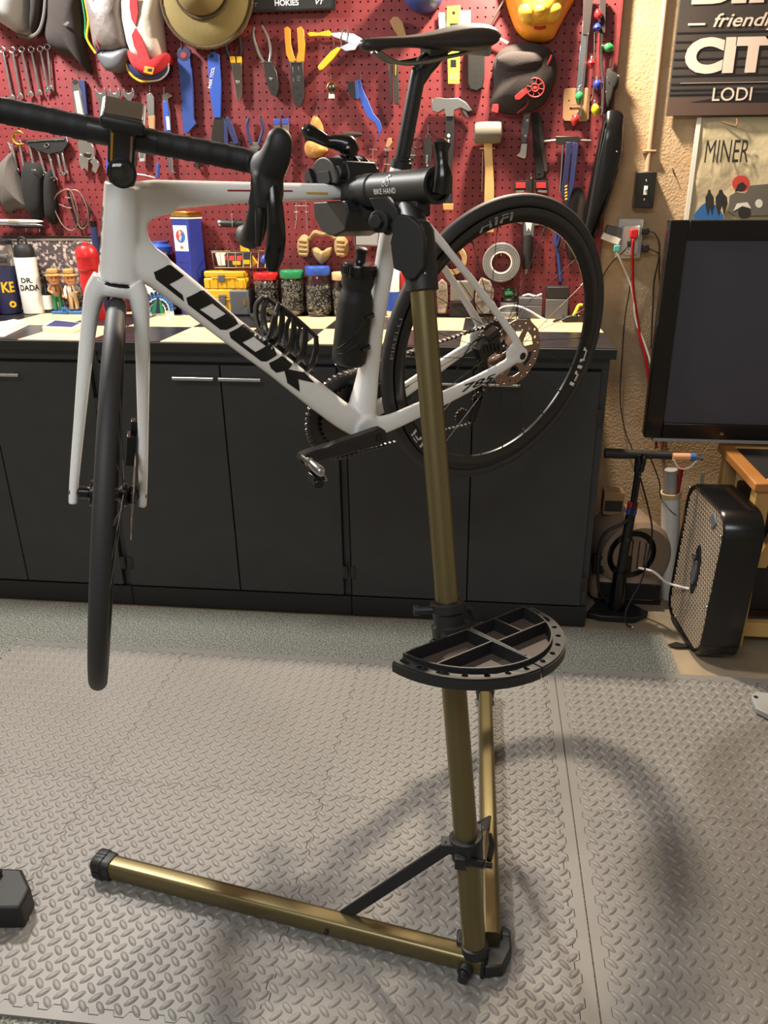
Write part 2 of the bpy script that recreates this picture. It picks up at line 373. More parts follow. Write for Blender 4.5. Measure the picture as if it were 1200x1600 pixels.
# pegboard: a real sheet with a hole every inch
pb = thing('pegboard', 'red painted pegboard hung with tools behind the workbench', 'pegboard', (-.95, 2.91, .926))
ph = PW(114.5, 273); g = .0254
def pegsheet():
    ix0 = math.ceil((-2.0-ph.x)/g); ix1 = math.floor((.392-ph.x)/g); iz0 = math.ceil((.940-ph.z)/g); iz1 = math.floor((2.06-ph.z)/g)
    m = MB(); idx = {}
    def vert(x, z):
        k = (round(x*1e5), round(z*1e5))
        if k not in idx: idx[k] = len(m.v); m.v.append(V((x, PEG, z)))
        return idx[k]
    r = .0031
    for i in range(ix0, ix1+1):
        for j in range(iz0, iz1+1):
            cx = ph.x+i*g; cz = ph.z+j*g; h = g/2
            sq = [(h, 0), (h, h), (0, h), (-h, h), (-h, 0), (-h, -h), (0, -h), (h, -h)]
            o = [vert(cx+a, cz+b) for a, b in sq]; n = [vert(cx+r*math.cos(k*PI/4), cz+r*math.sin(k*PI/4)) for k in range(8)]
            for k in range(8): m.f.append((o[k], n[k], n[(k+1) % 8], o[(k+1) % 8]))
            q = len(m.v); m.v += [V((cx+r*math.cos(k*PI/4), PEG+.006, cz+r*math.sin(k*PI/4))) for k in range(8)]
            for k in range(8): m.f.append((n[k], q+k, q+(k+1) % 8, n[(k+1) % 8]))
    return m, ph.x+ix0*g-g/2, ph.x+ix1*g+g/2, ph.z+iz0*g-g/2, ph.z+iz1*g+g/2
m, pxa, pxb, pza, pzb = pegsheet(); m.build('sheet', 'peg_red', pb, sm=0, rec=False)
MB().bb((pxa, PEG+.0062, pza), (pxb, PEG+.010, pzb)).build('backing', 'peg_dark', pb, sm=0)
e = MB(); e.bb((pxb, PEG-.0005, .926), (pxb+.012, 2.934, pzb)); e.bb((pxa, PEG, .926), (pxb, PEG+.02, pza)); e.build('edge_batten', 'peg_red', pb, sm=0, bev=.001)
# ================================================================== THE BICYCLE
from mathutils.geometry import tessellate_polygon
BM = Matrix(((-0.7538, 0.657, -0.0135), (-0.6371, -0.7358, -0.2295), (-0.1607, -0.1644, 0.9732)))
BO = V((-0.268, 1.602, 0.873)); STEER = 1.2330
bike = thing('road_bicycle', 'white road bicycle with black wheels clamped in the gold repair stand', 'bicycle')
bike.matrix_world = Matrix.Translation(BO) @ BM.to_4x4()
def bw(v): return BO + BM @ V(v)
def bl(x, y, lat=0.0):
    d = BM.transposed() @ ray(x, y); o = BM.transposed() @ (CAM-BO); t = (lat-o.y)/d.y; return o + d*t
def part(mb, name, m, parent=None, **k): return mb.build(name, m, parent or bike, local=True, **k)
def sect(c, t, hn, hl, n=20, pw=2.4, side=V((0, 1, 0))):
    c = V(c); t = V(t).normalized(); nn = side.cross(t).normalized(); sd = t.cross(nn)
    out = []
    for j in range(n):
        a = 2*PI*j/n; ca, sa = math.cos(a), math.sin(a)
        out.append(c + nn*(hn*math.copysign(abs(ca)**(2/pw), ca)) + sd*(hl*math.copysign(abs(sa)**(2/pw), sa)))
    return out
def rail(m, pts, pw=2.4, n=20, sub=4):
    """loft through (x, y, z, half height, half width) stations"""
    P = spline([p[:3] for p in pts], sub); A = lerpl([p[3] for p in pts], len(P)); B = lerpl([p[4] for p in pts], len(P)); T, N = frames(P)
    m.loft([sect(p, t, a, b, n, pw) for p, t, a, b in zip(P, T, A, B)])
def remesh(o, vox, it):
    r = o.modifiers.new('remesh', 'REMESH'); r.mode = 'VOXEL'; r.voxel_size = vox; r.use_smooth_shade = True
    q = o.modifiers.new('smooth', 'SMOOTH'); q.factor = .5; q.iterations = it
RAX = V((-.4052, 0, .0641)); HT = V((.3829, 0, .5519)); HTA = 1.27454
AXD = V((math.cos(HTA), 0, -math.sin(HTA))); PRF = V((math.sin(HTA), 0, math.cos(HTA))); HB = HT + AXD*.1474
SM = Matrix.Rotation(STEER, 3, -AXD)
def ST(fw, l, u): return HT + SM @ (PRF*fw + V((0, l, 0)) - AXD*u)      # steered space: forward, left, up the steerer
SF, SL, SU = SM @ PRF, SM @ V((0, 1, 0)), -AXD

m = MB()
rail(m, [(HT.x-.002, 0, HT.z, .027, .025), (.402, 0, .484, .029, .026), (HB.x-.001, 0, HB.z, .031, .029)])
rail(m, [(.385, 0, .533, .020, .018), (.333, 0, .5275, .023, .019), (.246, 0, .5165, .0185, .019), (.141, 0, .501, .015, .019), (.014, 0, .4805, .0132, .018), (-.13, 0, .4575, .012, .017)], pw=3)
rail(m, [(.408, 0, .455, .030, .024), (.374, 0, .427, .0305, .025), (.3547, 0, .4074, .0283, .025), (.308, 0, .353, .0268, .025), (.252, 0, .2827, .0250, .025), (.176, 0, .195, .0247, .026), (.102, 0, .107, .0270, .029), (.042, 0, .037, .0275, .034), (.005, 0, .000, .026, .036)], pw=3.0)
# webbed gusset that rounds the corner between head tube, top tube and down tube
for w_, ins in ((.0185, .003), (.015, 0), (.010, -.002)):
    G = [(.392, .540), (.352, .548), (.300, .520), (.318, .5035-ins), (.338, .5025-ins), (.354, .500-ins), (.3635-ins, .494), (.3675-ins, .482), (.3665-ins, .468), (.360-ins, .4545), (.345-ins, .4385), (.338, .430), (.366, .395), (.412, .42)]
    m.prism([V((x, -w_, z)) for x, z in G], V((0, 2*w_, 0)))
rail(m, [(-.138, 0, .4987, .0195, .0175), (-.097, 0, .349, .0195, .018), (-.060, 0, .22, .0195, .018), (-.033, 0, .106, .023, .021), (-.008, 0, .02, .030, .034)])
m.cyl((0, -.040, 0), (0, .040, 0), .030, n=28)
for s in (1, -1):
    rail(m, [(-.005, .026*s, -.002, .024, .012), (-.06, .034*s, -.004, .0215, .0095), (-.13, .044*s, .007, .0195, .009), (-.20, .053*s, .0195, .0185, .0085), (-.27, .061*s, .033, .0165, .0085), (-.335, .066*s, .0475, .0140, .0085), (-.413, .067*s, .0650, .012, .007)], n=14)
    rail(m, [(-.108, .008*s, .462, .011, .009), (-.135, .016*s, .438, .010, .008), (-.20, .031*s, .363, .0085, .007), (-.315, .052*s, .214, .0085, .007), (-.385, .064*s, .115, .010, .007), (-.411, .067*s, .068, .012, .007)], n=14)
    m.cyl((RAX.x-.003, .061*s, RAX.z), (RAX.x-.003, .073*s, RAX.z), .019, n=20)
    m.ball((-.385, .066*s, .078), (.022, .007, .022))
m.cyl((-.117, -.014, .456), (-.117, .014, .456), .016, n=12)
frame = part(m, 'frame', 'frame_white'); remesh(frame, .0030, 9)
dg = bpy.context.evaluated_depsgraph_get(); FB = BVHTree.FromObject(frame, dg)
def onleft(v, off=.0006):
    h, n, i, d = FB.ray_cast(V((v.x, .25, v.z)), V((0, -1, 0)))
    return h + V((0, off, 0)) + n*.0003 if h else V((v.x, .03, v.z))
def decal(name, loops, m, parent=None, step=.007, lat=.026, fn=None):
    """loops: outer outline and holes in picture px on the tube's left flank"""
    L = [[bl(x, y, lat) for x, y in lp] for lp in loops]; flat = [p for lp in L for p in lp]
    tris = tessellate_polygon([[V((p.x, p.z, 0)) for p in lp] for lp in L])
    vs, fs = cut_project([V((p.x, 0, p.z)) for p in flat], [tuple(t) for t in tris], fn or onleft, step)
    mb = MB(); mb.add(vs, fs); return part(mb, name, m, parent or frame, sm=0, rec=False)
c2 = lambda L: [(200+x/5.4545, 380+y/5.4545) for x, y in L]
ck = lambda L: [(400+x/7.5, 520+y/7.5) for x, y in L]
decal('letter', [c2([(220, 248), (345, 190), (375, 192), (487, 283), (352, 350), (465, 440), (483, 500), (240, 310)])], 'decal_black')
decal('letter', [c2([(497, 467), (625, 408), (660, 412), (920, 635), (945, 690), (840, 740), (790, 738), (515, 525)]), c2([(612, 565), (720, 515), (838, 605), (738, 652)])], 'decal_black')
decal('letter', [[(358.2, 519.7), (380.6, 508.7), (385, 509), (430, 543), (433.6, 555), (416, 565), (408, 564.4), (361, 528.5)], [(378.8, 535), (397, 526.3), (416, 541.3), (399, 550)]], 'decal_black')
decal('letter', [ck([(150, 355), (300, 282), (330, 285), (440, 375), (378, 425), (575, 470), (690, 588), (490, 540), (512, 690), (370, 590), (330, 445), (240, 470), (180, 420)])], 'decal_black')
decal('stripe', [[(355, 296.2), (457, 297.2), (457, 299.2), (355, 298.4)]], 'decal_red', lat=.018)
decal('stripe', [[(478, 300), (512, 300.5), (512, 303.5), (478, 302.5)]], 'yellow_plastic', lat=.018)
# model number on the left chainstay
a = bl(722, 613, .062); b = bl(777, 588.5, .062); hgt = .017
def stay_word(s, p, q, h, mt, **k):
    vs, fs, w, hh = textmesh(s, 1, k.get('bold', 0), k.get('shear', 0)); d = (q-p); d.y = 0; u = V((-d.z, 0, d.x)).normalized()
    if u.z < 0: u = -u
    P = [V((p.x, 0, p.z)) + d*(v.x/w) + u*(v.y/hh*h) for v in vs]
    P, F = cut_project(P, fs, onleft, .006); mb = MB(); mb.add(P, F); part(mb, 'lettering', mt, frame, sm=0, rec=False)
stay_word('785', bl(721, 613.5, .066), bl(773, 592, .070), .0160, 'decal_black', bold=.02, shear=.35)
stay_word('HUEZ', bl(778, 590, .072), bl(797, 581.5, .073), .0075, 'decal_black', bold=.01, shear=.3)
# word down the front of the head tube
def onfront(v):
    h, n, i, d = FB.ray_cast(V((.7, v.y, v.z)), V((-1, 0, 0))); return h + n*.0006 if h else V((.43, v.y, v.z))
vs, fs, ww, hh = textmesh('LOOK', 1, .03)
P, F = cut_project([V((0, -.001-(v.y/hh)*.020, .525-(v.x/ww)*.085)) for v in vs], fs, onfront, .006, ((0, 1, 0), (0, 0, 1)))
mb = MB(); mb.add(P, F); part(mb, 'lettering', 'decal_black', frame, sm=0, rec=False)
# thru-axle ends, frame bolts
m = MB(); m.cyl((RAX.x-.003, .0735, RAX.z), (RAX.x-.003, .0755, RAX.z), .0085, n=18); part(m, 'axle_end', 'matt_black', frame)

# ---- fork
m = MB()
def leg(s):
    T = [(.000, .020, .000, .026, .020), (.022, .033, .002, .024, .0165), (.06, .0395, .003, .0200, .0130), (.12, .0445, .004, .0185, .0120), (.24, .0515, .014, .0150, .0095), (.34, .0565, .034, .0125, .0080), (.385, .0575, .043, .0115, .0075)]
    P = spline([ST(f, l*s, -.1474-t) for t, l, f, a, b in T], 4); A = lerpl([q[3] for q in T], len(P)); B = lerpl([q[4] for q in T], len(P)); Tn, N = frames(P)
    m.loft([sect(p, t, a, b, 16, 2.4, side=SL) for p, t, a, b in zip(P, Tn, A, B)])
leg(1); leg(-1)
m.loft([sect(ST(0, 0, -.1474-t), AXD, a, b, 20, 2.3, side=SL) for t, a, b in ((.002, .031, .029), (.012, .030, .034), (.022, .024, .034))])
m.box(ST(.004, .049, -.1474-.20), (.018, .006, .022), basis(SF, SL, SU))
fork = part(m, 'fork', 'frame_white'); remesh(fork, .0028, 5)
m = MB(); m.lathe([(.0315, 0), (.0315, .0022)], HB+AXD*.0002, AXD, 32); part(m, 'headset_gap', 'matt_black', fork)
FAX = ST(.0419, 0, -.1474-.3630)

# ---- wheels
def revolve(m, prof, c, ax, f, n=96):
    ax = V(ax).normalized(); f = V(f).normalized(); u = ax.cross(f)
    m.ring([[c + (f*math.cos(2*PI*j/n) + u*math.sin(2*PI*j/n))*r + ax*l for r, l in prof] for j in range(n)], closed=True)
def wheel(c, ax, f, nspk, rot_side, old):
    m = MB(); revolve(m, [(.3130, -.0122), (.3130, .0122), (.302, .0135), (.289, .0095), (.2815, .004), (.2805, 0), (.2815, -.004), (.289, -.0095), (.302, -.0135)], c, ax, f, 120)
    rim = part(m, 'wheel_rim', 'rim_black', sm=30)
    m = MB(); revolve(m, [(.3262+.0143*math.cos(2*PI*k/14), .0146*math.sin(2*PI*k/14)) for k in range(14)], c, ax, f, 140); tire = part(m, 'tire', 'tire_rubber', rim, sm=80)
    u = ax.cross(f)
    for k in range(nspk):
        s = 1 if k % 2 else -1; a = 2*PI*k/nspk + .07; tw = (1 if (k//2) % 2 else -1)*1.15
        d0 = f*math.cos(a+tw)+u*math.sin(a+tw); d1 = f*math.cos(a)+u*math.sin(a)
        q = MB().tube([c+d0*.021+ax*(s*.026), c+d1*.282+ax*(s*.001)], .00085, 6); q.cyl(c+d1*.268+ax*(s*.002), c+d1*.283, .0016, n=6)
        part(q, 'spoke', 'steel_dark', rim)
    m = MB(); h = old/2
    m.lathe([(.008, -h), (.011, -h+.002), (.011, -.034), (.024, -.030), (.024, -.024), (.012, -.018), (.011, .016), (.022, .024), (.022, .030), (.018, .034), (.013, .040), (.011, h-.002), (.008, h)], c, ax, 24)
    part(m, 'hub', 'gloss_black', rim)
    # disc rotor
    L = [[V((.0800*(1+.012*math.cos(12*t))*math.cos(t), .0800*(1+.012*math.cos(12*t))*math.sin(t), 0)) for t in [2*PI*j/96 for j in range(96)]]]
    def hole(rad, ang, a, b, tilt): return [V((rad*math.cos(ang)+a*math.cos(t)*math.cos(ang+tilt)-b*math.sin(t)*math.sin(ang+tilt), rad*math.sin(ang)+a*math.cos(t)*math.sin(ang+tilt)+b*math.sin(t)*math.cos(ang+tilt), 0)) for t in [2*PI*j/8 for j in range(8)]]
    for k in range(12):
        L.append(hole(.0735, 2*PI*k/12+.1, .0028, .0028, 0)); L.append(hole(.0665, 2*PI*k/12+.36, .0042, .0028, .5))
    for k in range(6):
        a0 = 2*PI*k/6; L.append([V((r*math.cos(a0+t), r*math.sin(a0+t), 0)) for r, t in ((.0575, .12), (.0585, .5), (.0575, .86), (.040, .80), (.030, .62), (.032, .3))])
    L.append([V((.017*math.cos(-2*PI*j/20), .017*math.sin(-2*PI*j/20), 0)) for j in range(20)])
    tr = tessellate_polygon(L); fl = [p for l in L for p in l]
    q = MB(); q.add([c + f*p.x + u*p.y + ax*rot_side for p in fl], [tuple(t) for t in tr]); ro = part(q, 'disc_rotor', 'rotor_steel', rim, sm=0)
    sd = ro.modifiers.new('thick', 'SOLIDIFY'); sd.thickness = .0018; sd.offset = 0
    q = MB(); q.lathe([(.019, -.004), (.019, .003), (.014, .006)], c+ax*rot_side, ax, 24); part(q, 'lockring', 'gloss_black', rim)
    return rim, tire
LEFT = V((0, 1, 0))
frim, ftire = wheel(FAX, SL, SF, 24, .041, .100)
rrim, rtire = wheel(RAX, LEFT, V((1, 0, 0)), 24, .049, .122)
def arcword(s, a0, a1, r0, r1, m, parent, lat, bold=.02, shear=.0):
    vs, fs, w, h = textmesh(s, 1, bold, shear, 1.05); mb = MB()
    def f(v):
        a = a0+(a1-a0)*(v.x/w); r = r0+(r1-r0)*(v.y/h); q = lat(r)
        return RAX + V((r*math.cos(a), q, r*math.sin(a)))
    mb.add([f(v) for v in vs], fs); part(mb, 'lettering', m, parent, sm=0, rec=False)
def ang(x, y, lat=.013): p = bl(x, y, lat)-RAX; return math.atan2(p.z, p.x)
latr = lambda r: .0143 - abs(r-.302)*.28 if r < .3125 else .0148
A = [ang(748, 352), ang(802, 333)]; arcword('HiFi', A[0], A[1], .2895, .3085, 'decal_grey', rrim, latr, .02, .0)
A = [ang(921, 543), ang(899, 606)]; arcword('HiFi', A[0], A[1], .2895, .3085, 'decal_white', rrim, latr, .02, .0)
A = [ang(668, 721), ang(640, 680)]; arcword('HiFi', A[0], A[1], .2895, .3085, 'decal_white', rrim, latr, .02, .0)
a0 = ang(611, 561); a1 = ang(622, 496); arcword('PIRELLI', a0, a1, .3225, .3315, 'decal_grey', rtire, lambda r: .0153, .0)

# ---- cassette, chain, derailleur, cranks
def cog(m, c, r, teeth, y, th=.0016, depth=.004):
    P = []
    for k in range(teeth*4):
        a = 2*PI*k/(teeth*4); rr = r if k % 4 < 2 else r-depth; P.append(c+V((rr*math.cos(a), y, rr*math.sin(a))))
    m.prism(P, V((0, th, 0)))
m = MB()
for k in range(11): cog(m, RAX, .062-k*.0040, 34-k*2, -.020-k*.0031)
part(m, 'cassette', 'steel_dark')
m = MB(); cog(m, V((0, 0, 0)), .106, 52, -.0475, .003, .005); o = part(m, 'chainring', 'carbon')
m = MB(); cog(m, V((0, 0, 0)), .074, 36, -.040, .003, .005); part(m, 'chainring', 'steel_dark')
def crank(s):
    y0 = .060*s; d = V((.995, 0, .075))*(1 if s > 0 else -1); u = V((-d.z, 0, d.x)); L = .1745; P = []
    for t, h in ((-.020, .000), (-.017, .012), (-.008, .0185), (.004, .0195), (.06, .0165), (.13, .0145), (.165, .0140), (L+.008, .0115), (L+.0135, .004)): P.append(d*t + u*h)
    P += [d*t - u*h for t, h in ((L+.0135, .004), (L+.008, .0115), (.165, .0140), (.13, .0145), (.06, .0165), (.004, .0195), (-.008, .0185), (-.017, .012))]
    q = MB().prism([p+V((0, y0, 0)) for p in P], V((0, .022*s, 0))); o = part(q, 'crank_arm', 'carbon', bev=.004, seg=3)
    q = MB().cyl(V((0, y0+.0215*s, 0)), V((0, y0+.0235*s, 0)), .0085, n=18); part(q, 'axle_cap', 'gloss_black', o)
    # clipless pedal
    e = d*L + V((0, y0+.022*s, 0)); Y = V((0, s, 0)); pd = MB()
    pd.lathe([(.0075, 0), (.0095, .004), (.0095, .010), (.0065, .012), (.009, .016), (.0105, .02), (.0105, .056), (.0085, .060), (.004, .062)], e, Y, 18)
    po = part(pd, 'pedal', 'steel')
    w1 = MB(); dn = (V((.25, 0, -.97))); fr = V((.97, 0, .25)); mid = e+Y*.038
    w1.tube(spline([mid-Y*.014+fr*.004, mid-Y*.022+fr*.018-dn*.010, mid-Y*.016+fr*.026-dn*.022, mid+Y*.010+fr*.026-dn*.022, mid+Y*.020+fr*.016-dn*.008, mid+Y*.016+fr*.002], 5), .0022, 8)
    w1.tube(spline([mid-Y*.018-fr*.002, mid-Y*.020-fr*.012+dn*.012, mid-Y*.012-fr*.018+dn*.024, mid+Y*.012-fr*.018+dn*.024, mid+Y*.02-fr*.01+dn*.01, mid+Y*.018-fr*.0], 5), .0022, 8); part(w1, 'bail', 'steel_dull', po)
    w1 = MB(); w1.box(mid+dn*.017, (.022, .030, .010), basis(fr, Y, -dn)); w1.cyl(mid+dn*.028-Y*.018, mid+dn*.028+Y*.018, .0105, n=14); part(w1, 'cleat_spring', 'gloss_black', po, bev=.002)
crank(1); crank(-1)
m = MB()
for k in range(5):
    a = 2*PI*k/5+.3; m.tube([V((.016*math.cos(a), -.047, .016*math.sin(a))), V((.070*math.cos(a), -.0455, .070*math.sin(a)))], [.010, .006], 8)
part(m, 'spider', 'carbon')
pul = bl(736, 658, -.040); pu2 = bl(752, 620, -.040)
def chain_path():
    P = []; R = .102; yb = -.046
    up = math.pi*.56
    for k in range(26): a = up - k*(2*PI*.56)/25 ; P.append(V((R*math.cos(a), yb, R*math.sin(a))))
    P = [V((R*math.cos(a), yb, R*math.sin(a))) for a in [PI*.55-i*(PI*1.12)/30 for i in range(31)]]
    low = P[-1]; pl = V((pul.x, -.040, pul.z-.008)); n = 24
    for i in range(1, n): P.append(low.lerp(pl, i/n))
    for a in (-.5, -.2, .1, .4): P.append(V((pul.x-.012*math.sin(a+PI/2)-.002, -.040, pul.z+.012*math.sin(a))))
    q = V((RAX.x-.034, -.036, RAX.z-.010))
    for i in range(1, 8): P.append(P[-1].lerp(q, .3))
    for a in [PI*1.0-i*(PI*.55)/10 for i in range(11)]: P.append(RAX+V((.046*math.cos(a), -.034, .046*math.sin(a))))
    s = P[-1]; t = P[0]
    for i in range(1, 32): P.append(s.lerp(t, i/32))
    return P
CP = chain_path()
def resample(P, st):
    out = [P[0]]; acc = 0
    for a, b in zip(P, P[1:]):
        d = (b-a).length; t = st-acc
        while t <= d and d > 0: out.append(a.lerp(b, t/d)); t += st
        acc = (acc+d) % st
    return out
pin = MB(); lk = MB(); RP = resample(CP, .0127)
for i, p in enumerate(RP):
    pin.cyl(p+V((0, -.0036, 0)), p+V((0, .0036, 0)), .0040, n=8)
    q = RP[(i+1) % len(RP)]
    if (q-p).length < .03: lk.tube([p+V((0, .003, 0)), q+V((0, .003, 0))], .0022, 5); lk.tube([p-V((0, .003, 0)), q-V((0, .003, 0))], .0022, 5)
ch = part(lk, 'chain', 'steel_dark'); part(pin, 'rollers', 'chain_steel', ch)
m = MB(); hg = RAX+V((-.006, -.062, -.022))
m.tube([hg, V((pu2.x, -.058, pu2.z)), V((pu2.x+.004, -.05, pu2.z-.02))], [.010, .012, .008], 10); m.tube([V((pu2.x+.012, -.046, pu2.z)), V((pul.x, -.046, pul.z))], [.009, .007], 8); m.tube([V((pu2.x+.012, -.034, pu2.z)), V((pul.x, -.034, pul.z))], [.008, .007], 8)
dr = part(m, 'rear_derailleur', 'gloss_black')
m = MB(); cog(m, pul, .020, 12, -.0415, .003, .003); part(m, 'jockey_wheel', 'steel_dark', dr)
m = MB(); cog(m, V((pu2.x+.012, 0, pu2.z)), .018, 11, -.0415, .003, .003); part(m, 'jockey_wheel', 'steel_dark', dr)
m = MB(); m.box(V((-.318, .052, .105)), (.060, .026, .034), rotm((0, 1, 0), .35)); m.box(V((-.330, .052, .128)), (.036, .022, .026), rotm((0, 1, 0), .35))
for k in range(5): m.box(V((-.300-.011*k, .066, .112-.004*k)), (.005, .004, .026), rotm((0, 1, 0), .35))
m.tube(spline([V((-.31, .055, .135)), V((-.27, .05, .12)), V((-.22, .048, .05))], 5), .0022, 6); part(m, 'brake_caliper', 'gloss_black', bev=.003)
m = MB(); m.box(ST(.014, .034, -.1474-.285), (.030, .016, .055), basis(SF, SL, SU)); m.box(ST(.002, .037, -.1474-.25), (.018, .012, .03), basis(SF, SL, SU)); m.tube(spline([ST(.0, .04, -.1474-.25), ST(-.006, .043, -.1474-.2), ST(.0, .045, -.1474-.17)], 4), .002, 6); part(m, 'brake_caliper', 'gloss_black', bev=.003)
m = MB(); m.cyl(FAX-SL*.064, FAX+SL*.064, .006, n=14); part(m, 'front_axle', 'gloss_black', fork)

# ---- seatpost and saddle
m = MB(); a = V((-.138, 0, .4987)); d = V((-.0475, 0, .151)).normalized()
m.lathe([(.0142, -.01), (.0142, .15), (.0135, .165)], a, d, 24); P = [a+d*.145, a+d*.165+V((-.012, 0, .004)), V((-.222, 0, .672)), V((-.236, 0, .678))]
T, N = frames(P); m.loft([sect(p, t, h, w_, 18, 2.2) for p, t, h, w_ in zip(P, T, (.014, .019, .016, .010), (.014, .0135, .013, .012))])
m.box(V((-.222, 0, .683)), (.040, .030, .016)); post = part(m, 'seatpost', 'carbon', sm=50)
m = MB(); m.lathe([(.0205, -.002), (.0205, .010), (.0165, .013), (.0165, .017), (.0145, .018)], a, d, 28); part(m, 'seat_collar', 'matt_black', post)
def sadsec(x, zt, zb, w_, n=22, dip=0):
    out = []
    for j in range(n):
        q = 2*PI*j/n; ca, sa = math.cos(q), math.sin(q); zc = (zt+zb)/2; hz = (zt-zb)/2
        yy = w_*math.copysign(abs(sa)**.8, sa); zz = zc + hz*math.copysign(abs(ca)**.75, ca)
        if ca > 0: zz -= (.10*w_)*(abs(sa)**2.5)+dip*(1-abs(sa))
        out.append(V((x, yy, zz)))
    return out
m = MB(); m.loft([sadsec(*q) for q in ((-.066, .7045, .7005, .006), (-.070, .7100, .6930, .014), (-.082, .7115, .6905, .0185), (-.12, .7105, .6915, .0205), (-.165, .7085, .6915, .024), (-.205, .7095, .6850, .034), (-.245, .7135, .6790, .051), (-.285, .7180, .6750, .066), (-.312, .7185, .6770, .0705), (-.328, .7165, .6850, .064), (-.334, .712, .6960, .045))])
sad = part(m, 'saddle', 'saddle_black', sm=70, sub=1)
m = MB()
for s in (1, -1): m.tube(spline([V((-.095, .010*s, .690)), V((-.13, .016*s, .672)), V((-.17, .021*s, .668)), V((-.235, .022*s, .672)), V((-.275, .026*s, .676)), V((-.305, .038*s, .688))], 5), .0036, 10)
part(m, 'rail', 'steel_dull', sad)
m = MB(); m.box(V((-.316, 0, .676)), (.012, .085, .018)); part(m, 'rear_shell', 'grey_light', sad, bev=.004)

# ---- stem, bar, hoods, levers, head unit, lamp
m = MB()
m.cyl(ST(0, 0, .0005), ST(0, 0, .030), .0195, n=28); m.tube([ST(-.012, 0, .050), ST(.03, 0, .058), ST(.066, 0, .066), ST(.092, 0, .073)], [.021, .021, .0195, .021], 16); m.cyl(ST(0, 0, .03), ST(0, 0, .072), .021, n=24)
stem = part(m, 'stem', 'carbon', sm=50)
m = MB(); m.tube(spline([ST(-.004, .004, .020), ST(-.035, .006, .012), ST(-.062, .005, .004), ST(-.068, .003, -.004)], 4), [.016, .014, .010, .005], 12); part(m, 'cable_cover', 'matt_black', stem)
m = MB(); m.cyl(ST(.092, -.045, .073), ST(.092, .045, .073), .0172, n=20)
bar = part(m, 'handlebar', 'carbon')
for s in (1, -1):
    pth = spline([ST(.092, .040*s, .073), ST(.092, .10*s, .074), ST(.093, .155*s, .074), ST(.100, .182*s, .073), ST(.122, .191*s, .068), ST(.150, .190*s, .058), ST(.166, .189*s, .038), ST(.163, .188*s, .010), ST(.145, .187*s, -.016), ST(.112, .186*s, -.030), ST(.070, .185*s, -.034)], 5)
    # spiral-wrapped tape: radius steps along the bar
    dens = resample(pth, .0045); rr = [(.0158 if i < 10 else .0162)+.0011*((i % 6)/6) for i in range(len(dens))]
    m = MB(); m.tube(dens, rr, 16); tp = part(m, 'bar_tape', 'bar_tape', bar, sm=50)
    m = MB(); m.lathe([(.016, 0), (.0165, .004), (.012, .007), (.004, .008)], dens[-1], dens[-1]-dens[-3], 18); part(m, 'end_plug', 'gloss_black', bar)
    m = MB(); l = .193*s
    P = spline([ST(.120, l, .070), ST(.140, l, .070), ST(.166, l, .072), ST(.190, l+.003*s, .084), ST(.204, l+.006*s, .104), ST(.208, l+.007*s, .120)], 4); T, N = frames(P)
    A = lerpl([.022, .025, .026, .024, .020, .013], len(P)); B = lerpl([.019, .0215, .022, .0205, .0185, .014], len(P))
    m.loft([sect(p, t, a_, b_, 18, 2.3, side=SL) for p, t, a_, b_ in zip(P, T, A, B)]); m.ball(ST(.2045, l+.006*s, .111), .0178)
    m.loft([sect(ST(.176, l, .064), -SU, .027, .0215, 18, 2.4, side=SL), sect(ST(.180, l+.003*s, .044), -SU, .025, .021, 18, 2.4, side=SL), sect(ST(.182, l+.004*s, .022), -SU, .018, .018, 18, 2.4, side=SL)])
    hood = part(m, 'brake_hood', 'hood_rubber', bar, sm=80); remesh(hood, .003, 6)
    m = MB(); P = spline([ST(.194, l+.006*s, .052), ST(.206, l+.012*s, .020), ST(.202, l+.018*s, -.016), ST(.188, l+.020*s, -.044), ST(.182, l+.021*s, -.060)], 5); T, N = frames(P)
    A = lerpl([.010, .009, .009, .008, .007], len(P)); B = lerpl([.010, .012, .0140, .0135, .0085], len(P)); m.loft([sect(p, t, a_, b_, 14, 2.2, side=SL) for p, t, a_, b_ in zip(P, T, A, B)]); part(m, 'brake_lever', 'gloss_black', bar, sm=60)
    m = MB(); P = spline([ST(.178, l-.006*s, .045), ST(.186, l-.006*s, .01), ST(.176, l-.002*s, -.03)], 5); m.tube(P, [.008, .007, .004], 10); part(m, 'shift_paddle', 'matt_black', bar)
# head unit on its out-front mount, screen tilted to the rider
tl = .32; un = (SU*math.cos(tl)+SF*math.sin(tl)).normalized(); uf = (SF*math.cos(tl)-SU*math.sin(tl)).normalized(); UB = basis(SL, -uf, un)
hc = ST(.120, .001, .100)
m = MB(); m.box(hc, (.057, .080, .017), UB); hu = part(m, 'head_unit', 'matt_black', bar, bev=.006, seg=3)
m = MB(); m.box(hc+un*.0087+uf*(-.002), (.0485, .060, .001), UB); part(m, 'screen', 'screen', hu, bev=.0004)
m = MB(); m.tube(spline([ST(.10, .012, .076), ST(.112, .012, .086), ST(.12, 0, .092)], 4), .006, 10); m.tube(spline([ST(.10, -.012, .076), ST(.112, -.012, .086), ST(.12, 0, .092)], 4), .006, 10); m.cyl(ST(.12, 0, .084), ST(.12, 0, .093), .016, n=20)
part(m, 'mount', 'matt_black', hu)
m = MB(); m.box(ST(.112, 0, .060), (.012, .036, .048), basis(SF, SL, SU)); part(m, 'face_plate', 'carbon', stem, bev=.004)
for s in (-1, 1): m = MB(); m.box(ST(.1185, .0125*s, .058), (.001, .003, .036), basis(SF, SL, SU)); part(m, 'trim_line', 'brass' if s < 0 else 'rotor_steel', stem)
lc = ST(.122, .002, .027); ld = (SF+SU*.10).normalized()
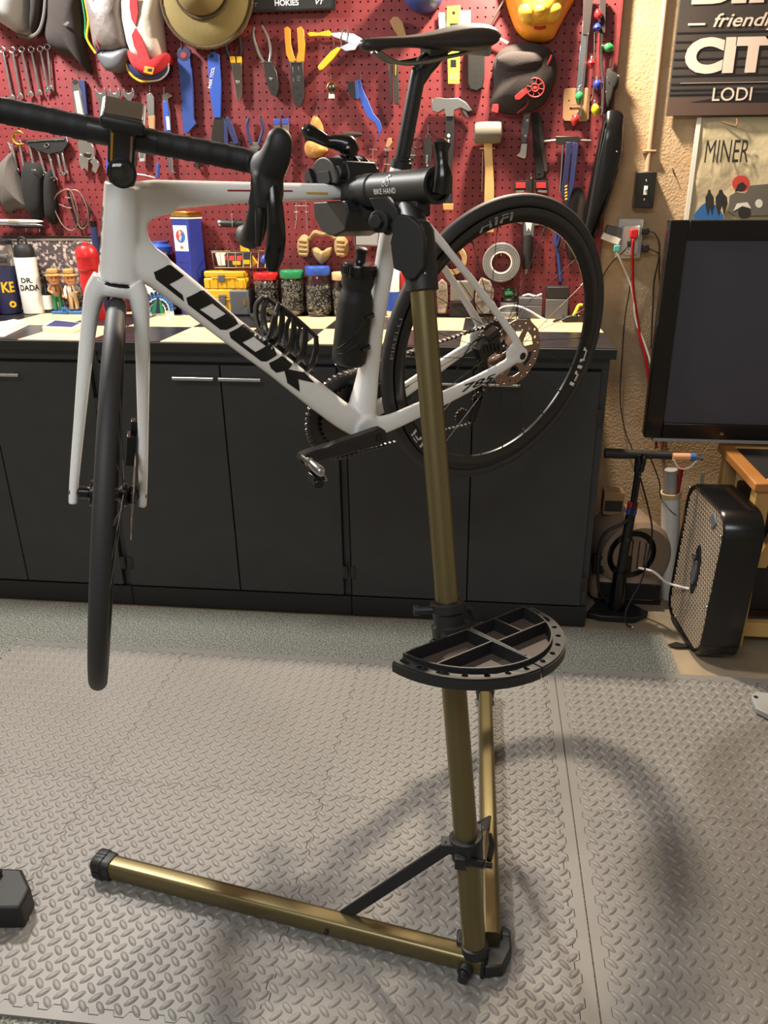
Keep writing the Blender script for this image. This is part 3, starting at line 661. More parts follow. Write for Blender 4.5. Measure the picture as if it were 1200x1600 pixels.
m = MB(); m.lathe([(.010, -.060), (.0145, -.052), (.0150, -.012), (.0185, -.006), (.0195, .003), (.0195, .007), (.0165, .0075)], lc, ld, 28); lp = part(m, 'front_light', 'gloss_black', bar)
m = MB(); m.lathe([(.0160, .002), (.0160, .0072), (.012, .0095), (.004, .0105)], lc, ld, 24); part(m, 'lens', 'glass', lp)
m = MB(); m.lathe([(.0145, .0005), (.0145, .0015)], lc, ld, 20)
for a in range(3): m.ball(lc+ld*.003+SL*(.007*math.cos(a*2.1+.5))+SU*(.007*math.sin(a*2.1+.5)), .0035, 10, 6)
part(m, 'reflector', 'chrome', lp)
m = MB(); m.tube([ST(.10, 0, .045), ST(.095, 0, .07)], .010, 10); part(m, 'light_bracket', 'matt_black', lp)

# ---- bottle cage on the down tube
dt = V((.655, 0, .755)); dn = V((-.755, 0, .655)); base0 = bl(470, 562); 
axb = V((.179, 0, .198)) - dt*.030 + dn*.068
m = MB()
def cpt(t, a, r=.0375): return axb + dt*t + dn*(-r*math.cos(a)) + V((0, 1, 0))*(r*math.sin(a))
m.tube([cpt(-.06, 0, .040), cpt(.075, 0, .040)], .008, 8); 
for t0 in (-.030, .002, .034, .066):
    for s in (1, -1): m.tube(spline([cpt(t0-.010, .25*s, .039), cpt(t0+.004, .9*s), cpt(t0+.022, 1.6*s), cpt(t0+.034, 2.2*s, .036)], 5), [.0068, .0064, .0056, .0046], 8)
for s in (1, -1): m.tube(spline([cpt(-.0, 2.15*s, .0365), cpt(.05, 2.25*s, .0355), cpt(.105, 2.2*s, .0365)], 5), .0040, 8); m.tube(spline([cpt(.108, 2.2*s, .0365), cpt(.105, 1.5*s), cpt(.085, .7*s, .039), cpt(.07, .1*s, .040)], 5), .0048, 8)
part(m, 'bottle_cage', 'carbon')
# cage behind the bottle on the seat tube
st = V((-.225, 0, .974)).normalized(); sn = V((.974, 0, .225)).normalized(); axs = V((.0105, 0, .150))
m = MB(); m.tube([axs-sn*.0395-st*.008, axs-sn*.0395+st*.12], .006, 8)
for t in (.035, .10):
    m.tube([axs + st*t + sn*(-.0385*math.cos(a)) + V((0, 1, 0))*(.0385*math.sin(a)) for a in [(-1.5+3.0*i/14) for i in range(15)]], .003, 8)
m.tube(spline([axs-sn*.038-st*.006, axs-st*.014-sn*.01, axs+sn*.016-st*.014, axs+sn*.03-st*.004], 5), .0035, 8); part(m, 'bottle_cage', 'carbon')

# ---- the bottle standing in the seat-tube cage: a thing of its own
wb = bw(axs+st*.0); wd = BM @ st
bt = thing('water_bottle', 'black sports bottle in the cage on the bicycle seat tube', 'bottle', wb)
prof = [(.0005, -.005), (.030, -.005), (.0345, .000), (.0355, .008), (.0355, .118), (.0345, .124), (.0335, .132), (.0290, .143), (.0290, .149), (.0325, .160), (.0325, .172), (.0330, .174)]
b0 = MB().lathe(prof, wb, wd, 36).build('body', 'matt_black', bt, sm=40)
m = MB(); n = 60; pr = [(.0345, .172), (.0350, .176), (.0350, .192), (.0320, .197), (.012, .199), (.0105, .203)]
m.lathe(pr, wb, wd, 48)
aa = wd.orthogonal().normalized(); ab = wd.cross(aa)
for k in range(44): q = 2*PI*k/44; m.box(wb+wd*.184+(aa*math.cos(q)+ab*math.sin(q))*.0352, (.0022, .0022, .014), basis(aa*math.cos(q)+ab*math.sin(q), ab*math.cos(q)-aa*math.sin(q), wd))
cp = m.build('cap', 'gloss_black', bt, sm=40)
MB().lathe([(.0105, .200), (.0105, .216), (.0125, .217), (.0125, .223), (.009, .226), (.001, .2262)], wb, wd, 24).build('nozzle', 'matt_black', cp)
# moulded swoosh grips on the flank facing the room
for k, (z0, z1, a0, a1) in enumerate(((.030, .105, -.9, .75), (.020, .062, -.75, .8), (.048, .098, -.55, .9))):
    fr = (CAM-wb); fr -= wd*fr.dot(wd); fr.normalize(); sd = wd.cross(fr)
    pts = [wb+wd*(z0+(z1-z0)*t**1.6)+(fr*math.cos(a0+(a1-a0)*t)+sd*math.sin(a0+(a1-a0)*t))*.0352 for t in [i/12 for i in range(13)]]
    MB().tube(pts, [.0008, .0026, .0028, .001], 8).build('grip_ridge', 'matt_black', bt)
# ================================================================== THE REPAIR STAND
SB = V((.021, 1.012, .05)); STP = V((-.101, 1.255, 1.183)); SA = (STP-SB).normalized()
stand = thing('repair_stand', 'gold tube bicycle repair stand with black clamp head and tool tray', 'repair stand', (.021, 1.012, 0))
def sp(s): return SB + SA*s
XV, YV, ZV = V((1, 0, 0)), V((0, 1, 0)), V((0, 0, 1))
LEN = (STP-SB).length
MB().cyl(sp(-.015), sp(.60), .0218, n=36).build('lower_tube', 'stand_gold', stand)
MB().cyl(sp(.58), sp(LEN+.02), .0198, n=36).build('upper_tube', 'stand_gold', stand)
# height collar with quick release
m = MB(); m.lathe([(.0225, -.035), (.030, -.033), (.031, -.012), (.0265, -.008), (.0265, .010), (.030, .014), (.030, .028), (.0265, .031), (.0205, .032)], sp(.632), SA, 36); col = m.build('collar', 'stand_plastic', stand, sm=30)
m = MB(); q = sp(.652)+V((-.036, -.012, 0)); m.cyl(q+V((.012, 0, 0)), q-V((.012, .004, 0)), .006, n=12); m.cyl(q-V((.012, .004, 0)), q-V((.020, .006, 0)), .009, n=12); m.build('clamp_screw', 'stand_plastic', col); m = MB(); m.tube([sp(.652)+V((.026, .0, 0)), sp(.650)+V((.036, .012, -.004)), sp(.625)+V((.048, .02, -.01))], [.007, .006, .004], 8); m.build('clamp_lever', 'stand_plastic', col)
for dx in (-.026, .004): m = MB(); m.ball(sp(.604)+V((dx, -.030, 0)), (.007, .006, .007), 12, 8); m.build('bolt', 'steel_dark', col)
# tool tray: two hinged quarter discs
TC = V((-.0126, 1.109, .643)); TE = V((.696, .718, 0)).normalized(); TO = V((.718, -.696, 0)).normalized()
TE.z = -.1*TE.y; TO.z = -.1*TO.y
def tr(r, a, z=0): return TC + (TE*math.cos(a)+TO*math.sin(a))*r + V((0, 0, z))
def sector(a0, a1, lab):
    n = 22; A = [a0+(a1-a0)*i/n for i in range(n+1)]
    fl = MB().prism([tr(.004, (a0+a1)/2)]+[tr(.138, a) for a in A], V((0, 0, .003))).build('tray_floor', 'tray_floor', stand, sm=0)
    w = MB()
    def wall(P, t=.0026, h=.026):
        for a, b in zip(P, P[1:]):
            d = (b-a).normalized(); s = V((-d.y, d.x, 0)).normalized()*t/2; w.prism([a-s-d*.001, b-s+d*.001, b+s+d*.001, a+s-d*.001], V((0, 0, h)))
    wall([tr(.138, a) for a in A]); wall([tr(.006, (a0+a1)/2), tr(.138, a0)]); wall([tr(.006, (a0+a1)/2), tr(.138, a1)])
    am = (a0+a1)/2
    if lab == 0: wall([TC-TE*.006+TO*.060, TC-TE*.120+TO*.060])
    else: wall([TC+TE*.006+TO*.066, TC+TE*.118+TO*.066]); wall([TC+TE*.062+TO*.004, TC+TE*.062+TO*.066])
    w.build('divider_wall', 'stand_plastic', fl, sm=0)
    # ledge with tool holes: a true perforated ring sector
    ring = [[tr(.160, a) for a in A]+[tr(.138, a) for a in reversed(A)]]
    k = 7
    for i in range(k):
        a = a0+(a1-a0)*(i+.55)/k; big = (i > 3) if lab == 0 else (i < 2); ra, rb = (.011, .0045) if big else (.0052, .0046)
        c = tr(.1495, a); d = (tr(.1495, a+.01)-c).normalized(); e = V((-d.y, d.x, 0)); ring.append([c + d*(ra*math.cos(-t)) + e*(rb*math.sin(-t)) for t in [2*PI*j/12 for j in range(12)]])
    tri = tessellate_polygon([[V((p.x, p.y, 0)) for p in l] for l in ring]); flt = [p+V((0, 0, .013)) for l in ring for p in l]
    q = MB(); q.add(flt, [tuple(t) for t in tri]); o = q.build('tool_ledge', 'stand_plastic', fl, sm=0); sd = o.modifiers.new('thick', 'SOLIDIFY'); sd.thickness = .011; sd.offset = 0
    q = MB(); P = [tr(.1605, a) for a in A]
    for a, b in zip(P, P[1:]):
        d = (b-a).normalized(); s = V((-d.y, d.x, 0))*.0012; q.prism([a-s, b-s, b+s, a+s], V((0, 0, .016)))
    q.build('outer_lip', 'stand_plastic', fl, sm=0)
sector(PI*.5+.012, PI-.01, 0); sector(.01, PI*.5-.012, 1)
m = MB(); m.cyl(tr(.008, PI/2, .024), tr(.128, PI/2, .024), .0035, n=10); m.build('hinge', 'stand_plastic', stand)
m = MB(); m.prism([sp(.60)+V((-.02, -.01, .0)), TC+TE*(-.045), TC+TE*.045, sp(.60)+V((.02, .03, .0))], V((0, 0, .02))); m.build('tray_bracket', 'stand_plastic', stand, bev=.003)
# legs
def leg_tube(a, b, name='leg'):
    a, b = V(a), V(b); d = (b-a).normalized(); s = V((-d.y, d.x, 0)).normalized(); u = s.cross(d) if s.cross(d).z > 0 else d.cross(s)
    P = []; hw, hh, r = .0185, .0200, .010
    for cx, cz, a0 in ((1, 1, 0), (-1, 1, PI/2), (-1, -1, PI), (1, -1, 1.5*PI)):
        for k in range(6): t = a0+PI/2*k/5; P.append((cx*(hw-r)+r*math.cos(t), cz*(hh-r)+r*math.sin(t)))
    m = MB(); m.loft([[p + s*x + u*z for x, z in P] for p in (a, b)]); o = m.build(name, 'stand_gold', stand, sm=50)
    m = MB(); m.loft([[p + s*(x*f) + u*(z*f) for x, z in P] for p, f in ((b-d*.012, 1.14), (b-d*.008, 1.2), (b+d*.004, 1.2), (b+d*.006, 1.3), (b+d*.024, 1.3), (b+d*.028, 1.2))])
    for k in range(18):
        q = 2*PI*k/18; m.box(b+d*.014 + s*(.0248*math.cos(q)) + u*(.0262*math.sin(q)), (.019, .003, .003), basis(d, s, u))
    m.build('end_cap', 'stand_plastic', o, sm=40)
    return o, d, s, u
L1, d1, s1, u1 = leg_tube((.036, 1.004, .026), (-.748, 1.141, .030)); L2, d2, s2, u2 = leg_tube((.052, 1.05, .026), (.036, 1.822, .030))
m = MB(); q = V((.036, 1.004, .026)); m.box(q-d1*.003, (.006, .0395, .0425), basis(d1, s1, u1)); m.build('end_plate', 'stand_metal', L1, bev=.001)
m = MB(); q = V((.007, .990, .022)); m.cyl(q, q+V((-.004, -.012, 0)), .014, n=20); m.cyl(q+V((-.004, -.012, 0)), q+V((-.006, -.026, 0)), .0095, n=20); m.build('bolt', 'stand_plastic', L1, bev=.001)
m = MB(); q = V((-.262, 1.036, .026)); m.cyl(q, q+V((-.001, -.004, 0)), .0045, n=12); m.build('rivet', 'steel_dark', L1)
m = MB(); m.prism([V((.040, .985, .004)), V((.074, .992, .004)), V((.090, 1.03, .004)), V((.088, 1.068, .004)), V((.074, 1.08, .004)), V((.066, 1.03, .004)), V((.030, 1.02, .004))], V((0, 0, .030))); m.box((.012, 1.030, .030), (.05, .03, .05)); m.build('base_joint', 'stand_plastic', stand, bev=.004)
m = MB(); q = V((.074, 1.062, .030)); m.cyl(q, q+V((.012, -.002, 0)), .009, n=14); m.build('bolt', 'stand_plastic', L2)
m = MB(); m.lathe([(.0225, 0), (.0255, .003), (.0255, .02), (.0225, .022)], sp(-.014), SA, 30); m.build('foot_socket', 'stand_plastic', stand)
# sliding brace collar and struts
bc = sp(.205)
m = MB(); m.lathe([(.0225, -.024), (.029, -.022), (.0295, .012), (.031, .014), (.031, .020), (.0225, .021)], bc, SA, 32); m.box(bc+V((-.032, -.008, .006)), (.028, .022, .022)); m.box(bc+V((.018, .030, .004)), (.018, .026, .022)); m.box(bc+V((-.010, -.031, -.006)), (.020, .014, .026)); br = m.build('brace_collar', 'stand_plastic', stand, sm=35, bev=.002)
m = MB(); q = bc+V((.010, -.030, -.004)); m.cyl(q, q+V((.022, -.008, .004)), .008, n=14); m.cyl(q+V((.024, -.009, .004)), q+V((.036, -.012, .006)), .005, n=12); m.tube([q+V((.030, .0, .004)), q+V((.034, .012, .030)), q+V((.030, .022, .046))], [.005, .006, .003], 8); m.build('quick_release', 'gloss_black', br)
def strut(a, b):
    a, b = V(a), V(b); d = (b-a).normalized(); s = V((-d.y, d.x, 0)).normalized(); u = d.cross(s)
    m = MB(); m.box((a+b)/2, ((b-a).length+.02, .007, .024), basis(d, s, u)); o = m.build('brace_strut', 'stand_metal', stand, bev=.002)
    m = MB(); m.cyl(a-s*.006, a+s*.006, .007, n=14); m.cyl(a-s*.008, a-s*.0055, .0045, n=6); m.build('bolt', 'steel_dark', o)
strut(bc+V((-.036, -.012, .004)), (-.226, 1.064, .046)); strut(bc+V((.020, .042, .002)), (.047, 1.330, .044))
# head: sleeve, pivot, barrel
m = MB(); m.lathe([(.0205, -.004), (.0258, -.003), (.0264, .060), (.0258, .086), (.0205, .098), (.010, .104)], STP+SA*.012, SA, 36); slv = m.build('head_sleeve', 'stand_plastic', stand, sm=35)
BD = V((.66, -.735, .028)).normalized(); BC = V((-.269, 1.497, 1.338)); TD = (BM @ V((.985, 0, .172))).normalized(); BN = TD.cross(BD).normalized()
if BN.z < 0: BN = -BN
def hp(s, t=0, n=0): return BC + BD*s + TD*t + BN*n
for dz in (.038, .066): m = MB(); q = STP+SA*dz+V((.008, -.0252, 0)); m.ball(q, .0028, 10, 6); m.build('screw', 'steel', slv)
m = MB(); m.lathe([(.020, .078), (.0265, .082), (.0268, .108), (.0245, .110), (.0245, .116), (.0262, .118), (.0262, .268), (.0275, .270), (.0275, .280), (.0225, .281), (.0215, .274), (.004, .273)], BC, BD, 40); brl = m.build('head_barrel', 'stand_plastic', stand, sm=30)
# lettering wrapped on the barrel flank that faces the room
vw = CAM - hp(.20); vw -= BD*vw.dot(BD); vw.normalize(); wu = BD.cross(vw)
if wu.z < 0: wu = -wu
vs, fs, tw, th = textmesh('BIKE HAND', 1, .015, 0, 1.05)
def onbarrel(s, h, dx=0): a = h/.0265; return BC + BD*s + (vw*math.cos(a)+wu*math.sin(a))*.0266
P, F = cut_project([V((.142+v.x/tw*.062, -.0075+v.y/th*.0085, 0)) for v in vs], fs, lambda v: onbarrel(v.x, v.y), .003, ((1, 0, 0), (0, 1, 0)))
mb = MB(); mb.add(P, F); mb.build('lettering', 'decal_white', brl, sm=0, rec=False)
mb = MB()
EMB = -.020
for cx, cy, r in ((.170, .008, .0040), (.181, .008, .0040)):
    mb.tube([onbarrel(cx+r*math.cos(t), cy+r*math.sin(t)) for t in [2*PI*k/16 for k in range(16)]], .0005, 4, closed=True)
for a, b in (((.188, .006), (.194, .014)), ((.194, .014), (.203, .016)), ((.190, .004), (.198, .010)), ((.198, .010), (.204, .007)), ((.196, .013), (.201, .009)), ((.1965, .0175), (.2005, .0175))): mb.tube([onbarrel(a[0]+EMB, a[1]+.005), onbarrel(b[0]+EMB, b[1]+.005)], .0013, 5)
mb.build('emblem', 'decal_white', brl, sm=0)
# pivot knuckle under the barrel
m = MB(); m.tube([STP+SA*.080, STP+SA*.105+V((-.004, .012, 0)), hp(.205, 0, -.030)], [.022, .021, .019], 18); m.box(hp(.210, .0, -.030), (.070, .030, .030), basis(BD, TD, BN)); m.build('pivot_neck', 'stand_plastic', slv, bev=.004)
pc = PY(630, 384, 1.235); pn = (CAM-pc).normalized(); pn = (pn*.6+V((-.75, -.65, 0))*.4).normalized(); pu = ZV-pn*ZV.dot(pn); pu.normalize(); prr = pu.cross(pn)
P = [pc+prr*x+pu*z for x, z in ((-.004, .045), (.010, .042), (.026, .030), (.034, .010), (.034, -.030), (.020, -.048), (.004, -.050), (-.004, -.038), (-.016, -.034), (-.020, -.010), (-.022, .004), (-.018, .018), (-.024, .030), (-.012, .044))]
m = MB(); m.prism(P, -pn*.016); m.build('angle_plate', 'stand_plastic', slv, bev=.002)
P = [pc+prr*x+pu*z-pn*.006 for x, z in ((-.060, .068), (-.030, .070), (-.012, .052), (-.012, .030), (-.030, .014), (-.040, .020), (-.044, .040))]; m = MB(); m.prism(P, -pn*.016); m.build('angle_plate', 'stand_plastic', slv, bev=.002)
bo = pc+prr*(-.036)+pu*.034
m = MB(); m.cyl(bo-pn*.014, bo+pn*.014, .016, n=22); m.cyl(bo+pn*.014, bo+pn*.026, .0105, n=6); m.build('pivot_bolt', 'stand_plastic', slv, bev=.001)
# tightening lever on the barrel end
e0 = hp(.282); m = MB(); m.cyl(hp(.274), hp(.296), .014, n=20); lb = m.build('lever_hub', 'stand_plastic', brl, bev=.002)
lv = [e0+V((.006, -.012, -.010)), e0+V((.008, -.014, .010)), e0+V((.006, -.012, .030)), e0+V((.004, -.008, .046)), e0+V((.004, -.006, .057)), e0+V((.004, -.005, .064))]
T, N = frames(spline(lv, 4)); R = lerpl([.016, .015, .010, .0115, .0145, .006], len(T)); MB().tube(spline(lv, 4), R, 18).build('lever', 'gloss_black', lb, sm=60)
# clamp jaws round the top tube
def prof(P, t0, t1, name, mt, bev=.003):
    m = MB(); m.prism([hp(s, t0, n) for s, n in P], TD*(t1-t0)); return m.build(name, mt, stand, bev=bev, seg=3)
half = [(.050*math.cos(a)-.010, .014+.044*math.sin(a)) for a in [PI*i/14 for i in range(15)]]
up = prof(half+[(-.058, .012), (-.036, .012), (-.024, .020), (.010, .020), (.018, .014), (.036, .012)], -.050, .034, 'upper_jaw', 'stand_plastic')
for t0 in (-.042, -.022, .000): m = MB(); m.tube([hp(.0505*math.cos(a)-.010, t0, .014+.0445*math.sin(a)) for a in [PI*i/14 for i in range(2, 13)]], .0045, 8); m.build('rib', 'gloss_black', up)
prof([(-.030, .018), (-.026, .034), (.014, .034), (.020, .018), (.012, .013), (-.022, .013)], .032, .036, 'jaw_pad', 'cab_gap', .001)
prof([(-.064, .032), (-.048, .042), (-.030, .012), (-.036, .004), (-.050, .020), (-.062, .006)], .0, .042, 'jaw_tooth', 'stand_metal', .0015)
prof([(-.052, -.016), (.060, -.016), (.068, -.036), (.056, -.066), (.016, -.076), (-.026, -.068), (-.052, -.042)], -.050, .032, 'lower_jaw', 'stand_plastic')
prof([(.020, -.016), (.050, -.016), (.052, .030), (.044, .048), (.032, .050), (.026, .030)], -.046, .018, 'jaw_link', 'stand_plastic')
m = MB(); m.cyl(hp(.036, -.052, .030), hp(.036, .030, .030), .011, n=20); m.build('hinge_pin', 'stand_plastic', stand, bev=.001)
m = MB(); m.cyl(hp(.046, 0, 0), hp(.082, 0, 0), .026, .024, n=30); m.cyl(hp(.030, -.012, -.05), hp(.080, -.004, -.02), .016, n=18); m.build('jaw_root', 'stand_plastic', stand)
m = MB(); m.cyl(hp(.004, -.018, .050), hp(.004, -.018, .074), .0075, n=16); m.cyl(hp(.004, -.018, .060), hp(.004, -.018, .066), .013, n=20); cs = m.build('cam_post', 'gloss_black', up)
kp = PY(543, 228, hp(.004, -.018, .08).y); ke = PY(480, 206, kp.y-.02); km = kp.lerp(ke, .5)+V((0, 0, -.004))
P = spline([kp+V((.010, 0, -.014)), kp, kp.lerp(ke, .3)+V((0, 0, -.001)), km, kp.lerp(ke, .82), ke, ke+(ke-kp).normalized()*.010], 4); R = lerpl([.014, .0185, .013, .010, .0125, .0145, .005], len(P)); MB().tube(P, R, 18).build('cam_lever', 'gloss_black', up, sm=60)
m = MB(); m.ball(kp+V((.004, -.018, -.004)), .004, 12, 8); m.build('rivet', 'steel', up)
# ================================================================== THINGS HUNG ON THE PEGBOARD
TOW = V((0, -1, 0))
def S(pts, off=.012, th=.008): return lambda mb: mb.prism([PW(x, y, off+th) for x, y in pts], V((0, th, 0)))
def Tb(pts, r=.003, off=.012, k=4, n=8, closed=False):
    def f(mb):
        o = off if isinstance(off, (list, tuple)) else [off]*len(pts)
        mb.tube(spline([PW(x, y, q) for (x, y), q in zip(pts, o)], k, closed), r, n, closed)
    return f
def Pf(pts, off=.01, h=.03, back=None, k=3, edge=.15): return lambda mb: mb.puff([PW(x, y, off) for x, y in pts], TOW, h, back=off-.001 if back is None else back, k=k, edge=edge)
def Lt(p0, p1, prof, off=.02, n=20):
    def f(mb):
        a = PW(*p0, off); b = PW(*p1, off); L = (b-a).length; mb.lathe([(r, t*L) for r, t in prof], a, b-a, n)
    return f
def Rg(c, r, tr=.002, off=.012, n=20, sx=1.0): return Tb([(c[0]+r*sx*math.cos(2*PI*k/12), c[1]+r*math.sin(2*PI*k/12)) for k in range(12)], tr, off, 2, 8, True)
def Bl(c, r, off=.02): return lambda mb: mb.ball(PW(c[0], c[1], off), r, 14, 10)
def el(cx, cy, rx, ry, n=16, a0=0.0): return [(cx+rx*math.cos(a0+2*PI*k/n), cy+ry*math.sin(a0+2*PI*k/n)) for k in range(n)]
def along(a, b, prof):
    """px outline round the axis a->b from (t, half width) pairs"""
    ax, ay = b[0]-a[0], b[1]-a[1]; L = math.hypot(ax, ay); nx, ny = -ay/L, ax/L
    P = [(a[0]+ax*t+nx*h, a[1]+ay*t+ny*h) for t, h in prof]; Q = [(a[0]+ax*t-nx*h, a[1]+ay*t-ny*h) for t, h in reversed(prof)]
    return P+Q
def local(c, d, s, P): L = math.hypot(*d); ux, uy = d[0]/L, d[1]/L; return [(c[0]+s*(u*ux-v*uy), c[1]+s*(u*uy+v*ux)) for u, v in P]
OPEN = [(-.9, -.35), (-.3, -.9), (.5, -1), (1.0, -.75), (.35, -.42), (.1, 0), (.35, .42), (1.0, .75), (.5, 1), (-.3, .9), (-.9, .35)]
def item(name, label, cat, parts, group=None, bev=.0012):
    def geo(fs):
        mb = MB()
        for f in (fs if isinstance(fs, (list, tuple)) else [fs]): f(mb)
        return mb
    if len(parts) == 1: return tag(geo(parts[0][2]).build(name, parts[0][1], bev=bev), label, cat, group)
    mbs = [(p, geo(p[2])) for p in parts]; zs = [v for _, m in mbs for v in m.v]
    c = V((sum(v.x for v in zs)/len(zs), PEG, min(v.z for v in zs))); root = thing(name, label, cat, c, group); last = None
    for p, m in mbs:
        sub = len(p) > 3 and p[3]; o = m.build(p[0], p[1], last if sub else root, bev=bev)
        if not sub: last = o
    return root
def hook(x, y, label, L=10, r=.0016):
    a = PW(x, y+L, .0); mb = MB(); mb.tube(spline([PW(x, y+L, -.004), PW(x, y+L, .020), PW(x, y+L*.8, .027), PW(x, y, .029)], 4), r, 8)
    tag(mb.build('peg_hook', 'steel'), label, 'hook', 'steel peg hooks')

# --- hats across the top
item('helmet', 'pale grey rounded helmet with dark band at top left of pegboard', 'helmet', [
    ('shell', 'grey_light', Pf([(-30, 0), (-12, 22), (4, 35), (20, 48), (36, 55), (50, 52), (54, 30), (55, 0), (50, -40), (10, -60), (-30, -40)], .02, .13)),
    ('band', 'cloth_dark', Pf([(50, 54), (56, 50), (62, 30), (64, 0), (60, -40), (50, -45), (53, 0), (52, 35)], .05, .03)),
    ('rim', 'cloth_grey', Tb([(28, 54), (45, 58), (60, 50), (68, 28), (71, -5), (68, -40)], .006, .055))])
item('cloth_hat', 'dark brown cloth cap with pointed hem beside the grey helmet', 'cap', [
    ('crown', 'cloth_dark', Pf([(80, -20), (118, -20), (126, 15), (131, 50), (136, 88), (143, 117), (134, 108), (120, 92), (98, 86), (78, 72), (72, 54), (76, 25)], .02, .055)),
    ('emblem', 'cloth_grey', S([(98, 38), (105, 33), (109, 36), (103, 41)], .078, .002)), ('fold', 'cloth_black', Tb([(118, 88), (128, 100), (137, 113)], .004, .035))])
item('striped_cap', 'grey satin cycling cap with rainbow side stripe and grey peak', 'cap', [
    ('crown', 'satin_grey', Pf([(135, -20), (186, -20), (192, 20), (198, 60), (199, 76), (186, 84), (165, 84), (150, 80), (145, 60), (140, 30)], .03, .05)),
    ('stripe', 'yellow_plastic', Tb([(130, -15), (138, 30), (136, 60), (150, 84)], .004, .035)), ('stripe', 'blue_dark', Tb([(142, -15), (143, 30), (146, 60), (153, 82)], .0045, .055)),
    ('stripe', 'red_dark', Tb([(146, -15), (147, 20), (149, 50), (155, 78)], .003, .07)), ('stripe', 'green_plastic', Tb([(126, -15), (133, 30), (133, 55), (138, 66)], .003, .03)),
    ('peak', 'grey_plastic', Pf([(152, 84), (175, 80), (199, 76), (198, 95), (189, 108), (176, 112), (163, 107)], .05, .02))])
item('race_cap', 'white and red cycling cap with gold emblem and layered peak', 'cap', [
    ('crown', 'cloth_white', Pf([(196, -20), (248, -20), (252, 30), (256, 70), (257, 92), (242, 102), (216, 98), (203, 80), (196, 52), (191, 20)], .03, .055)),
    ('panel', 'cloth_red', [S([(202, -8), (214, -8), (216, 20), (212, 42), (205, 30), (202, 12)], .086, .003), S([(212, 42), (220, 56), (232, 88), (236, 99), (222, 97), (209, 72), (205, 55)], .078, .008)]),
    ('peak', 'cloth_red', Pf([(200, 78), (218, 96), (240, 105), (256, 94), (260, 82), (262, 92), (250, 110), (230, 117), (212, 108), (202, 94)], .07, .018)),
    ('emblem', 'orange_plastic', S([(226, 103), (241, 106), (238, 117), (224, 113)], .088, .003)), ('emblem_mark', 'decal_black', S([(231, 107), (238, 107), (236, 112), (230, 111)], .0915, .0008)),
    ('under_peak', 'navy', Pf([(198, 98), (215, 112), (240, 118), (258, 108), (263, 96), (262, 112), (248, 124), (228, 125), (208, 118)], .045, .015)),
    ('trim', 'yellow_plastic', Tb([(197, 98), (203, 114), (218, 126), (232, 126)], .0045, .04)), ('trim', 'cloth_white', Tb([(232, 127), (250, 124), (262, 112), (263, 98)], .003, .045))])
item('brimmed_hat', 'wide-brimmed olive felt hat hanging over the blue-handled tools', 'hat', [
    ('brim', 'hat_felt', Pf(el(323, -8, 70, 82), .05, .022, k=2, edge=.8)), ('crown', 'hat_felt', Pf(el(316, -20, 42, 48), .065, .085, k=2)),
    ('edge_trim', 'hat_trim', Tb(el(323, -8, 71, 83), .0065, .05, 2, 8, True)), ('hat_band', 'hat_trim', Tb(el(316, -20, 43, 49), .005, .075, 2, 8, True))])
s0 = thing('nameplate_sign', 'dark plate sign with white lettering on the pegboard', 'sign', PW(457, 17, 0))
MB().prism([PW(x, y, .018) for x, y in ((386, -34), (528, -38), (523, 14), (390, 18))], V((0, .012, 0))).build('plate', 'edge_black', s0, bev=.003)
mb = MB(); mb.tube([PW(x, y, .019) for x, y in ((386, -34), (528, -38), (523, 14), (390, 18))], .004, 8, closed=True); mb.build('frame', 'steel_dark', s0)
a, b = PW(429.5, 9.5, .0185), PW(467, 8.5, .0185); word('lettering', 'HOKIES', a, b-a, ZV, (b-a).length, .0175, 'decal_white', s0, .03)
a, b = PW(493, 7, .0185), PW(507, 6.5, .0185); word('lettering', 'VT', a, b-a, ZV, (b-a).length, .014, 'decal_white', s0, .03, .3)
a, b = PW(391, 11, .0185), PW(404, 10.5, .0185); word('lettering', 'VT', a, b-a, ZV, (b-a).length, .011, 'decal_dim', s0, .02, .3)
item('ball_cap', 'blue cap crown at the top edge above the bicycle saddle', 'cap', [('crown', 'blue_plastic', Pf([(628, -30), (634, 4), (648, 17), (664, 21), (680, 15), (692, -2), (695, -30), (660, -45)], .02, .09)), ('button', 'blue_dark', Bl((662, -10), .006, .115))])

